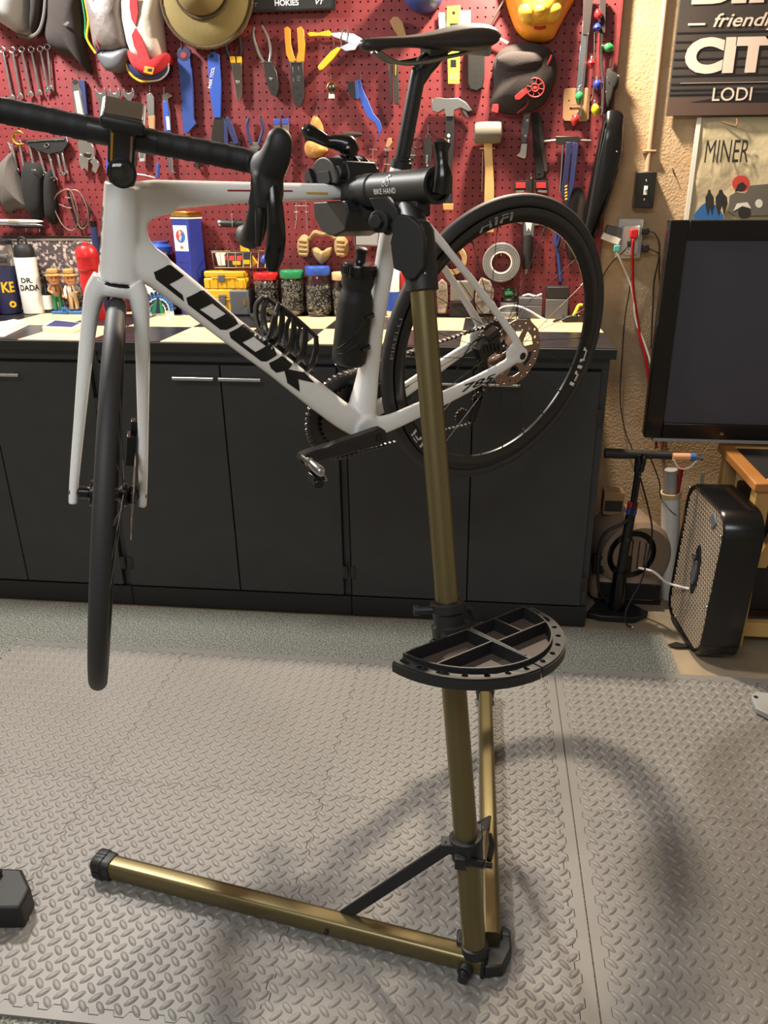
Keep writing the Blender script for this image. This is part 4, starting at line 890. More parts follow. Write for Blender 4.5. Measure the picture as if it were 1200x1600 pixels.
# --- left block
LA = ('smallest', 'second', 'third', 'fourth', 'fifth', 'last')
for k, (x0, y0, x1, y1) in enumerate(((4, 78, 18, 152), (19, 78, 31, 150), (34, 77, 47, 147), (49, 77, 61, 145), (63, 76, 74, 142), (74, 73, 79, 138))):
    d = (x1-x0, y1-y0)
    item('combination_wrench', ('steel combination wrench, %s from the left in the row under the helmet' % ('first', 'second', 'third', 'fourth', 'fifth', 'sixth')[k]), 'wrench', [
        ('shaft', 'steel', [S(along((x0, y0+4), (x1, y1-4), [(0, 1.6), (.5, 1.9), (1, 1.6)]), .012, .005), S(local((x1, y1), d, 5.0, OPEN), .011, .006)]), ('ring', 'steel', Rg((x0, y0), 4.2, .0028, .014), True)], 'wrench row under the helmet')
item('adjustable_wrench', 'chrome adjustable wrench with blue handle edge, jaws down', 'wrench', [
    ('handle', 'chrome', S(along((117, 128), (131, 212), [(-.02, 4), (.03, 6.2), (.3, 7), (1, 8)]), .012, .010)), ('inlay', 'grey_light', S(along((119, 142), (128, 192), [(0, 4), (1, 5)]), .0225, .001), True), ('edge', 'blue_dark', S([(123, 123), (132, 126), (137, 180), (132, 178)], .004, .016)),
    ('eyelet', 'cab_gap', S(el(117, 128, 4.2, 4.2, 12), .0225, .0008)),
    ('head', 'chrome', S([(124, 212), (135, 210), (147, 232), (148, 246), (136, 250), (124, 240), (121, 224)], .010, .014)), ('knurl', 'steel_dark', S([(130, 238), (142, 240), (140, 247), (131, 245)], .0245, .003), True),
    ('jaw', 'chrome', S([(124, 240), (138, 250), (137, 268), (131, 262), (128, 266), (122, 252)], .011, .012)), ('jaw', 'chrome', S([(146, 246), (152, 250), (155, 258), (149, 271), (143, 266), (145, 258), (140, 252)], .011, .012))])
hook(122, 110, 'steel peg hook above the chrome adjustable wrench')
for k, x in enumerate((157, 179, 201)):
    item('open_wrench', 'pale steel open-end wrench, %s of three behind the head unit' % ('leftmost', 'middle', 'rightmost')[k], 'wrench', [('shank', 'steel', [S(along((x, 150), (x+2, 205), [(0, 4), (.4, 3.2), (1, 2.6)]), .012, .005), S(local((x, 147), (-.1, -1), 9.5, OPEN), .011, .007)])], 'open-end wrenches behind the head unit')
item('slim_pliers', 'slim steel pliers with worn tan grips left of blue wrench', 'pliers', [('body', 'steel_dull', S([(229, 148), (236, 144), (240, 152), (241, 182), (238, 200), (233, 200), (230, 172)], .012, .008)), ('grip', 'card_tan', S([(231, 182), (241, 180), (241, 206), (233, 206)], .012, .010))]); hook(234, 133, 'steel peg hook above the slim steel pliers')
item('cone_wrench', 'long steel gauge with blue handle hanging behind the handlebar', 'gauge', [('blade', 'steel', [S([(253, 148), (261, 144), (269, 150), (262, 154), (266, 176), (270, 268), (276, 271), (264, 269), (257, 190)], .012, .004)]), ('handle', 'blue_bright', S([(254, 158), (261, 158), (267, 205), (258, 206)], .012, .007)), ('label_strip', 'white_plastic', S([(259, 182), (264, 182), (266, 203), (261, 203)], .0195, .001), True)]); hook(256, 136, 'steel peg hook above the blue-handled gauge')
item('chain_whip', 'wide blue-handled tool with round head below the olive hat', 'tool', [('handle', 'blue_plastic', S([(277, 92), (297, 90), (301, 140), (302, 185), (306, 193), (292, 209), (286, 206), (283, 150)], .012, .012)), ('head', 'navy', S(el(287, 84, 11, 11), .012, .013)), ('eyelet', 'red_dark', S(el(287, 86, 5, 5, 12), .0255, .0008), True), ('chain', 'steel_dark', Tb([(296, 240), (308, 246), (310, 262), (304, 255)], .006, .016))]); hook(283, 66, 'steel peg hook above the wide blue-handled tool')
pt = item('park_spanner', 'long blue-handled spanner with white lettering and dark jaw', 'spanner', [('handle', 'blue_bright', S([(324, 86), (332, 80), (342, 85), (345, 130), (344, 184), (334, 184), (327, 140)], .012, .010)), ('jaw', 'steel_dark', S([(334, 184), (346, 183), (353, 185), (357, 222), (330, 222), (331, 205)], .010, .008)), ('eyelet', 'cab_gap', S(el(331, 87, 3.2, 3.2, 10), .0225, .0008), True)])
a, b = PW(330, 138, .0225), PW(336, 105, .0225); word('lettering', 'PARK TOOL', a, b-a, V((-1, 0, 0)), (b-a).length, .012, 'decal_white', pt, .01, .2)
item('blue_grip_pliers', 'dark blue-grip pliers handles beside the blue spanner jaw', 'pliers', [('grip', 'blue_dark', S([(352, 184), (357, 182), (365, 200), (373, 224), (366, 226), (357, 205)], .012, .010)), ('joint', 'steel_dark', S([(353, 222), (376, 222), (374, 234), (356, 234)], .010, .008)), ('grip', 'blue_dark', S([(350, 186), (354, 190), (357, 224), (350, 224)], .012, .010))])
item('black_pliers', 'black-grip pliers open upward above the right brake hood', 'pliers', [('grip', 'blue_dark', Tb([(389, 183), (386, 198), (392, 226)], .0055, .018)), ('grip', 'blue_dark', Tb([(407, 184), (411, 200), (404, 226)], .0055, .018)), ('joint', 'steel_dull', S([(389, 222), (407, 222), (402, 240), (396, 242)], .010, .008)), ('hanger', 'chrome', Tb([(391, 231), (408, 231)], .0014, .022))])
item('wire_cutter', 'grey-handled cutters with blue tips and chrome blades', 'cutter', [('grip', 'cloth_grey', S([(428, 194), (437, 193), (440, 222), (432, 224)], .012, .012)), ('tip', 'blue_bright', S([(427, 186), (436, 185), (437, 194), (428, 195)], .011, .014), True), ('grip', 'cloth_grey', S([(441, 193), (450, 193), (452, 232), (444, 232)], .012, .012)), ('tip', 'blue_bright', S([(441, 186), (450, 185), (450, 194), (441, 194)], .011, .014), True), ('collar', 'blue_bright', S([(442, 234), (452, 236), (456, 242), (448, 247), (443, 242)], .014, .012)), ('blade', 'chrome', S([(444, 246), (452, 247), (451, 262), (445, 276), (443, 262)], .014, .006))]); hook(439, 170, 'steel peg hook above the grey-handled cutters')
item('needle_pliers', 'yellow and black grip pliers with silver jaws half under the olive hat', 'pliers', [('grip', 'cloth_black', Tb([(352, 64), (354, 80), (362, 96)], .0058, .016)), ('grip', 'cloth_black', Tb([(374, 58), (376, 80), (372, 96)], .0058, .016)), ('sleeve', 'yellow_plastic', S([(358, 88), (366, 88), (368, 98), (360, 98)], .008, .016)), ('sleeve', 'yellow_plastic', S([(369, 88), (376, 88), (376, 98), (370, 98)], .008, .016)), ('jaws', 'chrome', S([(361, 98), (377, 98), (378, 130), (378, 148), (373, 160), (369, 152), (366, 130)], .010, .012)), ('pivot', 'steel_dull', S(el(371, 128, 3, 3, 10), .0225, .002), True)])
item('slip_pliers', 'worn grey slip-joint pliers with thin handles and rounded jaws', 'pliers', [('handle', 'steel_dull', Tb([(397, 42), (396, 58), (404, 82), (412, 97)], .0048, .016)), ('handle', 'steel_dull', Tb([(409, 40), (418, 58), (423, 80), (421, 97)], .0048, .016)), ('jaws', 'steel_dark', S([(410, 97), (424, 97), (432, 112), (436, 136), (432, 151), (424, 148), (417, 132), (414, 115)], .010, .013)), ('pivot', 'steel', S(el(423, 123, 2.5, 2.5, 10), .0235, .002), True), ('slot', 'cab_gap', S([(425, 131), (429, 138), (427, 141), (424, 135)], .0235, .0006), True), ('hanger', 'chrome', Tb([(405, 97), (425, 97)], .0013, .024))])
item('crimper', 'crimping tool with bright orange handles and black jaws', 'crimper', [('handle', 'orange_plastic', S([(444, 44), (449, 41), (453, 45), (454, 68), (458, 84), (462, 94), (458, 97), (452, 96), (447, 84), (445, 62)], .012, .012)), ('handle', 'orange_plastic', S([(464, 44), (470, 41), (474, 46), (476, 68), (474, 96), (466, 97), (462, 95), (466, 80), (465, 62)], .012, .012)), ('jaws', 'steel_dark', S([(453, 97), (473, 97), (475, 120), (476, 150), (471, 166), (465, 168), (459, 162), (456, 140), (454, 115)], .012, .008)), ('markings', 'steel_dull', [S([(457, 104), (458, 104), (458, 114), (457, 114)], .0205, .0004), S([(466, 104), (467, 104), (467, 110), (466, 110)], .0205, .0004), S([(458, 122), (459, 122), (459, 128), (458, 128)], .0205, .0004)] + [S([(464, y), (469, y), (469, y+1), (464, y+1)], .0205, .0004) for y in (119, 122, 125)], True), ('notch', 'cab_gap', [S(el(463, 136, 3, 3, 10), .0205, .0005), S(el(468, 148, 2.5, 2.5, 10), .0205, .0005), S(el(463, 154, 2, 2, 10), .0205, .0005)], True), ('hanger', 'chrome', Tb([(451, 97.5), (475, 97.5)], .0013, .024))])
item('grip_pliers', 'yellow-grip adjustable locking pliers hanging sideways with chrome jaw', 'pliers', [('grip', 'yellow_plastic', S([(480, 52), (485, 50), (498, 51), (514, 47), (520, 55), (514, 57), (500, 56), (484, 57)], .012, .011)), ('arm', 'chrome', S([(518, 51), (535, 50), (552, 52), (566, 60), (568, 68), (558, 72), (540, 64), (520, 57)], .012, .007)), ('loop', 'chrome', Tb([(534, 72), (533, 56), (539, 44), (544, 52), (541, 66)], .0028, .020)), ('jaw', 'steel', S([(530, 74), (545, 66), (560, 70), (555, 78), (540, 80)], .012, .009)), ('grip', 'yellow_plastic', S([(528, 73), (532, 76), (520, 92), (505, 108), (499, 110), (496, 104), (506, 92), (517, 80)], .012, .011)), ('peg', 'chrome', Tb([(521, 58), (522, 71)], .0016, .024))])
item('ring_tool', 'small round tool with copper ring hanging between crimper and blue brush', 'tool', [('ring', 'brass', Rg((518, 137), 8, .0022, .014, sx=.85)), ('core', 'steel_dark', Pf(el(519, 138, 6, 8, 10), .010, .016)), ('latch', 'paper_white', S([(514, 144), (516, 147), (522, 147), (522, 154), (513, 154)], .012, .006))]); hook(517, 115, 'steel peg hook above the small copper ring tool', 8)
item('cleaning_brush', 'bent blue plastic brush with black bristle block', 'brush', [('handle', 'blue_bright', S([(558, 126), (563, 124), (566, 138), (574, 155), (584, 178), (593, 188), (597, 200), (591, 215), (591, 203), (586, 192), (574, 183), (566, 165), (562, 152), (557, 155)], .012, .009)), ('bristles', 'cloth_black', S([(543, 128), (555, 126), (556, 156), (547, 150), (544, 140)], .008, .020)), ('block', 'blue_plastic', S([(554, 126), (559, 126), (561, 155), (556, 155)], .008, .020))]); hook(564, 114, 'steel peg hook above the bent blue brush')
item('whisk_broom', 'straw whisk broom behind the clamp lever', 'brush', [('handle', 'straw', Pf([(489, 182), (497, 183), (504, 196), (505, 210), (496, 216), (486, 212), (484, 198)], .012, .018)), ('bristles', 'straw', Pf([(478, 222), (492, 220), (512, 232), (508, 240), (498, 246), (484, 246), (476, 236)], .012, .024))]); hook(495, 170, 'steel peg hook above the straw whisk broom')
item('round_brush', 'short dark bristle brush lying on a wire hook beside the clamp', 'brush', [('bristles', 'cloth_dark', Lt((532, 211), (567, 210), [(.004, 0), (.009, .1), (.010, .5), (.006, .9), (.002, 1)], .03)), ('hook', 'chrome', Tb([(540, 216), (557, 216.5)], .0016, .034))])
item('double_hook', 'white double-ended peg hook right of the clamp', 'hook', [('bar', 'chrome', Tb([(583, 234), (583, 250)], .002, .012)), ('cap', 'steel', Tb([(577, 233), (590, 234)], .0026, .014)), ('cap', 'steel', Tb([(578, 250), (589, 250.5)], .0022, .014))])
item('paint_brush', 'thin dark-handled brush on two wire hooks left of the seatpost', 'brush', [('bristles', 'card_tan', S([(606, 216), (611, 215), (613, 222), (608, 231), (602, 229)], .012, .008)), ('ferrule', 'steel', S([(601, 231), (609, 232), (608, 237), (601, 236)], .011, .010)), ('handle', 'cloth_dark', Tb([(605, 236), (605, 252), (600, 272), (599, 284)], .004, .016)), ('hanger', 'chrome', [Tb([(599, 234), (612, 234)], .0014, .024), Tb([(600, 256), (611, 257)], .0014, .024)])])
item('ring_scraper', 'dark tool with round finger ring behind the seatpost', 'tool', [('ring', 'steel_dark', Rg((652, 224), 8, .0026, .016)), ('body', 'cloth_dark', S([(638, 232), (648, 234), (646, 262), (638, 262)], .012, .010)), ('hanger', 'chrome', Tb([(639, 242), (650, 242.5)], .0014, .026))])
item('folding_knife', 'black folding multitool hanging from a keyring beside the hammer', 'multitool', [('case', 'cloth_black', S([(664, 216), (673, 213), (674, 240), (671, 262), (664, 261), (662, 240)], .012, .014)), ('badge', 'steel', [S([(666, 242), (669, 242), (668, 256), (665, 256)], .0265, .0008), S(el(667.5, 259, 2, 2, 10), .0265, .001)]), ('keyring', 'chrome', Tb([(665, 216), (669, 208), (674, 215)], .0014, .020))]); hook(669, 195, 'steel peg hook above the black folding multitool', 12)
item('rubber_file', 'long tan and black tool half hidden behind the saddle nose', 'tool', [('head', 'card_tan', S([(609, 33), (614, 26), (622, 26), (629, 34), (635, 56), (622, 56), (614, 44)], .012, .016)), ('shaft', 'steel_dark', S([(607, 96), (613, 96), (613, 160), (609, 162)], .012, .010)), ('shaft', 'cloth_dark', S([(613, 92), (622, 92), (624, 164), (616, 162)], .012, .012)), ('strip', 'brass', S([(617, 94), (620, 94), (619, 118), (617, 118)], .0245, .0006), True)])
item('hang_tag', 'neon yellow hang card behind the rear of the saddle', 'card', [('card', 'yellow_neon', S([(698, 10), (719, 8), (718, 131), (700, 131)], .016, .003)), ('backing_card', 'paper_white', S([(685, 20), (735, 16), (735, 40), (686, 45)], .010, .002)), ('print', 'decal_black', [S(el(709, 20, 2.6, 3, 10), .0192, .0004), S([(703, 36), (716, 36), (716, 42), (703, 42)], .0192, .0004), S([(704, 93), (713, 93), (713, 105), (704, 105)], .0192, .0004)]), ('print', 'card_tan', S([(702, 114), (715, 114), (715, 126), (702, 126)], .0192, .0004))])
item('tool_pouch', 'black rounded strap case hanging behind the saddle tail', 'case', [('body', 'cloth_black', S([(731, 62), (752, 55), (758, 66), (757, 120), (754, 138), (745, 143), (734, 140), (730, 130)], .012, .018))], bev=.004)
item('inspection_mirror', 'thin silver rod with white angled handle beside the orange mask', 'mirror', [('rod', 'steel_dull', Tb([(790, -4), (774, 24), (766, 40)], .0035, .018)), ('tip', 'steel', Tb([(766, 38), (760, 48)], .0022, .018)), ('handle', 'white_plastic', Tb([(760, 49), (776, 58), (794, 68)], [.002, .0035, .005], .020))])
item('rubber_mask', 'yellow rubber mask with orange chin and rim at top of pegboard', 'mask', [('rim', 'mask_orange', Pf([(786, -30), (790, 0), (798, 28), (807, 48), (822, 62), (846, 66), (864, 60), (872, 46), (886, 20), (902, -10), (900, -30)], .02, .045)), ('face', 'mask_yellow', Pf([(800, -30), (806, 10), (812, 30), (824, 40), (846, 41), (864, 34), (874, 20), (884, -5), (886, -30)], .045, .065)), ('nose', 'mask_yellow', Bl((843, 16), .018, .098)), ('cheek', 'mask_yellow', Bl((826, 18), .034, .070)), ('cheek', 'mask_yellow', Bl((862, 16), .032, .070)), ('lip', 'red_plastic', Tb([(834, 43), (843, 44), (853, 42)], .004, .062))])
be = item('knit_cap', 'black bucket cap with red cannon emblem under the orange mask', 'cap', [('crown', 'cloth_dark', Pf([(790, 73), (815, 67), (845, 70), (862, 80), (870, 105), (864, 138), (850, 162), (825, 177), (798, 180), (772, 174), (766, 162), (772, 134), (769, 108), (776, 86)], .02, .055)), ('dome_fold', 'cloth_dark', Pf([(776, 92), (800, 80), (840, 82), (852, 96), (836, 108), (806, 116), (784, 112)], .055, .030)),
    ('emblem', 'red_dark', [Rg((836, 137), 15, .0026, .070, sx=.95), Rg((836, 137), 6, .0018, .072)] + [Tb([(836, 137), (836+14*math.cos(a), 137+14*math.sin(a))], .0016, .071) for a in [k*PI/4+.2 for k in range(8)]] + [S([(804, 150), (821, 136), (826, 144), (812, 156), (805, 156)], .066, .006), Tb([(862, 86), (858, 96), (848, 114), (838, 128)], .004, .055), Tb([(826, 156), (822, 166), (808, 177)], .003, .058)]), ('piping', 'red_dark', Tb([(774, 176), (800, 181), (830, 176), (852, 162), (866, 136)], .0016, .024)), ('tag', 'cloth_red', S([(770, 163), (780, 162), (778, 177), (767, 174)], .05, .004))])
hm = item('claw_hammer', 'claw hammer with steel head hanging right of the seatpost', 'hammer', [('handle', 'matt_black', S([(697, 176), (709, 176), (710, 215), (706, 260), (707, 318), (694, 318), (697, 260), (696, 210)], .022, .020)), ('head', 'steel_dull', S([(675, 155), (682, 152), (700, 154), (716, 153), (728, 160), (738, 172), (732, 174), (720, 168), (710, 172), (709, 182), (696, 182), (694, 170), (684, 176), (675, 173)], .016, .030)), ('claw', 'steel_dull', S([(722, 166), (728, 172), (734, 186), (728, 182), (722, 174)], .016, .012)), ('end_cap', 'wood_pine', S([(692, 318), (708, 318), (708, 328), (693, 328)], .020, .024)), ('badge', 'decal_white', [S(el(701, 212, 2.5, 3, 10), .0425, .0006), S([(700, 218), (702, 218), (701, 232), (700, 232)], .0425, .0006)])])
item('rubber_mallet', 'grey rubber mallet with long pine handle', 'mallet', [('head', 'rubber_grey', Lt((741, 208), (784, 207), [(.019, 0), (.031, .03), (.033, .15), (.034, .5), (.033, .85), (.031, .97), (.019, 1)], .045)), ('handle', 'wood_pine', S([(756, 224), (769, 224), (770, 250), (772, 290), (772, 363), (756, 363), (757, 300), (758, 262)], .034, .020)), ('hanger', 'chrome', [Tb([(749, 232), (758, 232)], .002, .036), Tb([(767, 231), (774, 232)], .002, .036)]), ('rail', 'steel', Tb([(754, 236), (753, 300)], .0016, .03))])
item('putty_knife', 'small knife with riveted dark handle and flared steel tip under the black cap', 'knife', [('handle', 'grey_plastic', S([(818, 176), (829, 176), (826, 204), (823, 223), (815, 223), (815, 210)], .012, .012)), ('rivet', 'chrome', S(el(824, 188, 2.2, 2.2, 10), .0245, .001), True), ('rivet', 'chrome', S(el(821, 212, 2.2, 2.2, 10), .0245, .001), True), ('blade', 'chrome', S([(815, 224), (824, 224), (822, 246), (819, 248), (807, 243), (812, 238)], .014, .005))])
item('nylon_strap', 'folded black strap hanging right of the putty knife', 'strap', [('band', 'cloth_black', S([(830, 176), (842, 176), (852, 264), (853, 276), (838, 280), (834, 240)], .010, .008)), ('fold', 'cloth_dark', S([(840, 180), (846, 180), (856, 268), (850, 270)], .018, .004)), ('stud', 'steel_dark', [S(el(842, 270, 1.6, 1.6, 8), .019, .001), S(el(850, 266, 1.6, 1.6, 8), .0225, .001)])])
item('gripper_tongs', 'two long steel bars with dark grips hanging at top right of pegboard', 'tongs', [('bar', 'steel', S([(911, 28), (920, 28), (909, 150), (899, 150)], .012, .008)), ('grip', 'cloth_dark', S([(912, -10), (928, -10), (921, 55), (911, 54)], .014, .012)), ('bar', 'steel', Tb([(919, 52), (914, 110), (907, 182)], .0026, .030)), ('bar', 'chrome', Tb([(940, 52), (939, 95), (942, 130), (940, 180)], .0055, .022)), ('grip', 'cloth_dark', S([(937, -10), (947, -10), (946, 52), (937, 50)], .016, .016)), ('tip', 'steel', [Tb([(943, 178), (945, 190), (941, 198)], .002, .022), Tb([(941, 198), (931, 238)], .0018, .020)]), ('bar', 'steel_dull', Tb([(929, 50), (927, 140), (923, 158)], .0016, .024))])
for nm, x, y, mt, L, dx, dy, where in (('red', 935, 24, 'bulb_red', 18, -.2, -1, 'top of the string'), ('blue', 933, 44, 'bulb_blue', 14, 0, -1, 'just under the topmost red one'), ('green', 950, 74, 'bulb_green', 17, 1, .25, 'near the stucco wall'), ('blue', 933, 131, 'bulb_blue', 18, 0, 1, 'right above the yellow one'), ('yellow', 930, 170, 'bulb_yellow', 22, .05, 1, 'lowest on its cord'), ('green', 905, 150, 'bulb_green', 20, 0, 1, 'in front of the tan card'), ('red', 899, 186, 'bulb_red', 20, -.35, 1, 'at the foot of the tan card'), ('red', 924, 98, 'bulb_red', 16, -.1, 1, 'between the two steel bars')):
    l = math.hypot(dx, dy); ux, uy = dx/l*L/2, dy/l*L/2
    item('light_bulb', '%s pointed fairy light bulb %s' % (nm, where), 'bulb', [('glass', mt, Lt((x-ux*.7, y-uy*.7), (x+ux*1.2, y+uy*1.2), [(.005, 0), (.0105, .15), (.0135, .4), (.0105, .7), (.004, .95), (.0005, 1)], .034)), ('base', 'steel_dull', Lt((x-ux*1.25, y-uy*1.25), (x-ux*.6, y-uy*.6), [(.003, 0), (.0042, .1), (.0045, 1)], .034))], 'fairy light bulbs')
item('wall_card', 'tan perforated card panel behind the red and green bulbs', 'panel', [('panel', 'card_tan', S([(883, 138), (918, 137), (922, 142), (920, 186), (916, 190), (882, 189), (879, 184), (881, 142)], .006, .004)), ('hole', 'cab_gap', [S(el(889+3*k % 7, 157+12*k, 1.4, 1.4, 8), .0102, .0003) for k in range(3)]), ('pin', 'steel', [Tb([(889, 164), (905, 163)], .0012, .014), Tb([(904, 137), (908, 133)], .003, .02)])])
item('bell', 'small black lock hanging on hooks near the stucco wall', 'lock', [('body', 'cloth_black', Pf([(948, 108), (960, 110), (967, 120), (966, 135), (960, 146), (954, 168), (947, 172), (945, 140)], .014, .03)), ('stud', 'steel', [Bl((966, 119), .004, .03), Bl((949, 121), .002, .045), Bl((947, 144), .002, .045)]), ('prong', 'chrome', [Tb([(954, 92), (953, 104)], .0022, .03), Tb([(958, 98), (957, 109)], .0022, .03)])])
item('mudguard', 'long black curved mudguard hanging at the right edge of pegboard', 'mudguard', [('blade', 'gloss_black', Pf([(947, 176), (960, 171), (972, 176), (975, 190), (974, 240), (966, 268), (950, 320), (938, 352), (922, 384), (908, 380), (912, 350), (922, 290), (934, 230), (942, 195)], .05, .03, k=2, edge=.5)), ('ridge', 'matt_black', Tb([(946, 190), (936, 240), (926, 300), (916, 360)], .003, .07)), ('screw', 'steel', Bl((964, 237), .0028, .080))])
item('tee_wrench', 'chrome T-handle wrench with navy strap bundle', 'wrench', [('handle', 'steel_dull', Tb([(850, 221), (880, 219), (924, 220)], [.004, .006, .004], .024)), ('shaft', 'chrome', Tb([(880, 222), (878, 260), (875, 300)], .0045, .026)), ('collar', 'steel_dark', S([(868, 213), (905, 213), (904, 224), (870, 226)], .014, .02))])
item('strap_bundle', 'bundle of navy straps hanging from the T-handle wrench', 'strap', [('strap', 'navy', S([(885, 222), (894, 222), (886, 300), (880, 312), (876, 308), (882, 260)], .036, .010)), ('strap', 'blue_dark', S([(895, 222), (904, 224), (897, 290), (884, 330), (881, 326), (890, 280)], .032, .010)), ('lettering', 'yellow_plastic', [S([(883, 290+k*5), (887, 289+k*5), (886, 292+k*5), (882, 293+k*5)], .0462, .0006) for k in range(5)]), ('tail', 'blue_plastic', Tb([(871, 346), (868, 378), (872, 400), (876, 440)], .0055, .014)), ('tail', 'navy', Tb([(876, 350), (874, 372), (870, 386)], .006, .018))])
item('scrub_brush', 'dark bristly brush hanging behind the rear tire', 'brush', [('bristles', 'cloth_dark', Pf([(884, 300), (904, 292), (914, 310), (913, 370), (906, 402), (888, 404), (882, 370), (880, 330)], .004, .020, back=.003))])
item('clamp_vise', 'small red and black clamp vise above the rear wheel', 'clamp', [('body', 'cloth_black', S([(804, 282), (856, 282), (858, 296), (802, 298)], .014, .02)), ('panel', 'cloth_red', S([(806, 285), (821, 285), (821, 294), (806, 294)], .0345, .001)), ('panel', 'cloth_red', S([(838, 285), (853, 285), (853, 294), (838, 294)], .0345, .001)), ('screw', 'steel_dark', Lt((830, 278), (830, 302), [(.008, 0), (.008, 1)], .045)), ('jaw', 'chrome', [S([(806, 297), (820, 296), (819, 300), (806, 301)], .018, .016), S([(840, 296), (855, 297), (855, 301), (840, 300)], .018, .016)])]); hook(829.5, 270, 'steel peg hook above the red clamp vise', 10)
item('tire_lever_tool', 'dark cylinder tool with chrome crosshead inside the rear wheel', 'tool', [('crosshead', 'steel', S([(803, 338), (820, 338), (838, 340), (850, 350), (838, 352), (818, 352), (804, 346)], .016, .018)), ('badge', 'grey_plastic', S([(818, 342), (835, 342), (834, 370), (818, 370)], .034, .006)), ('badge_mark', 'decal_white', S([(821, 346), (832, 346), (829, 362), (826, 356), (823, 362)], .0402, .0006)), ('grip', 'matt_black', Lt((825, 366), (824, 420), [(.016, 0), (.017, .1), (.017, .9), (.015, 1)], .03)), ('end', 'steel_dull', Lt((823, 418), (822, 428), [(.008, 0), (.008, 1)], .03))])
def taperoll(name, label, c, R, r, mt, th=.05, core='paper_white'):
    a = PW(c[0], c[1], .004); root = thing(name, label, 'tape roll', V((a.x, PEG, a.z-R)))
    MB().hollow([(R, 0), (R, th)], [(r+.004, 0), (r+.004, th)], a, TOW, 40).build('roll', mt, root, bev=.001); MB().hollow([(r+.004, -.001), (r+.004, th+.001)], [(r, -.001), (r, th+.001)], a, TOW, 40).build('core', core, root)
    mb = MB()
    for f in (.3, .55, .8): q = r+.004+(R-r-.004)*f; mb.tube([a+TOW*(th+.0003)+V((q*math.cos(t), 0, q*math.sin(t))) for t in [2*PI*k/40 for k in range(40)]], .0006, 4, closed=True)
    mb.build('winding_edge', 'grey_plastic' if mt == 'tape_grey' else 'card_tan', root)
taperoll('duct_tape', 'grey duct tape roll on the pegboard seen through the rear wheel', (783, 409), .066, .034, 'tape_grey'); taperoll('masking_tape', 'tan masking tape roll partly behind the bicycle seatstay', (707, 405), .052, .034, 'tape_tan', .03, 'card_tan')
hook(783, 392, 'steel peg hook inside the grey duct tape roll', 8); hook(705, 390, 'steel peg hook inside the tan masking tape roll', 8)

# --- left lower block
item('brass_hook', 'curved brass hook tool at left under the handlebar', 'hook', [('hook', 'brass', Tb([(37, 209), (30, 205), (22, 210), (21, 218), (27, 225), (38, 225)], [.002, .004, .005, .005, .003], .022)), ('stem', 'brass', Tb([(21, 218), (15, 220)], .003, .02))])
for k, (x0, y0, x1, y1) in enumerate(((18, 226, 26, 266), (30, 226, 38, 268), (45, 226, 53, 262), (60, 236, 70, 272), (74, 234, 86, 280), (89, 240, 96, 272), (96, 238, 103, 270))):
    item('small_wrench', 'short steel wrench, number %s from left under the black rack' % ('one', 'two', 'three', 'four', 'five', 'six', 'seven')[k], 'wrench', [('shaft', 'steel', [S(along((x0, y0), (x1, y1), [(0, 1.5), (1, 1.9)]), .014, .005), S(local((x1, y1), (x1-x0, y1-y0), 3.6, OPEN), .013, .006)]), ('ring', 'steel', Rg((x0, y0-3), 3.2, .002, .016), True)], 'short wrenches under the black rack')
item('wrench_rack', 'black plastic wrench holder with steel rail at left', 'rack', [('body', 'matt_black', S([(38, 219), (102, 215), (106, 224), (98, 236), (76, 241), (56, 234), (42, 226)], .010, .016)), ('rail', 'chrome', Tb([(42, 221), (70, 219), (100, 218)], .0022, .028)), ('ring', 'chrome', Rg((73, 227), 3.2, .0014, .028)), ('screw', 'chrome', [Bl((55, 221), .002, .027), Bl((88, 220), .002, .027)]), ('end_peg', 'steel', Tb([(103, 212), (106, 222)], .0022, .024))])
item('grey_bag', 'grey cloth bag hanging at the left edge under the handlebar', 'bag', [('bag', 'cloth_grey', Pf([(18, 238), (22, 250), (32, 282), (44, 318), (46, 326), (30, 326), (12, 332), (4, 316), (-10, 296), (-4, 262), (8, 246)], .014, .05)), ('ring', 'steel', Tb([(12, 222), (17, 232), (19, 240)], .002, .016))])
item('work_glove', 'black work glove hanging next to the grey cloth bag', 'glove', [('glove', 'cloth_black', Pf([(37, 256), (52, 252), (66, 260), (70, 290), (70, 330), (60, 344), (48, 338), (40, 318), (35, 290)], .012, .035)), ('clip', 'chrome', S([(49, 264), (56, 265), (56, 267), (49, 266)], .046, .002))], 'black work gloves')
item('work_glove', 'black work glove hanging next to the wire goggles', 'glove', [('glove', 'cloth_black', Pf([(72, 272), (79, 264), (84, 276), (88, 300), (91, 330), (88, 350), (78, 348), (73, 338), (71, 300)], .012, .035)), ('cuff', 'cloth_dark', Tb([(72, 276), (79, 279), (84, 277)], .004, .03))], 'black work gloves')
item('wire_goggles', 'wire-rimmed round goggles with strap hanging under the chrome wrench', 'goggles', [('lens_ring', 'rotor_steel', Tb([(88, 305), (102, 296), (112, 300), (120, 325), (122, 348), (113, 360), (100, 354), (90, 338), (84, 320)], .0024, .026, 4, 8, True)), ('lens_ring', 'rotor_steel', Tb([(110, 298), (124, 300), (136, 325), (138, 345), (132, 356), (124, 354), (118, 330), (112, 310)], .0022, .026, 4, 8, True)), ('strap', 'cloth_black', Tb([(106, 298), (110, 320), (118, 345), (124, 356), (134, 350), (140, 330), (128, 308)], .005, .020)), ('buckle', 'chrome', [Tb([(101, 308), (110, 309)], .002, .03), Tb([(104, 324), (112, 324.5)], .002, .03)]), ('bridge', 'rotor_steel', Tb([(92, 319), (104, 324)], .0014, .03))])
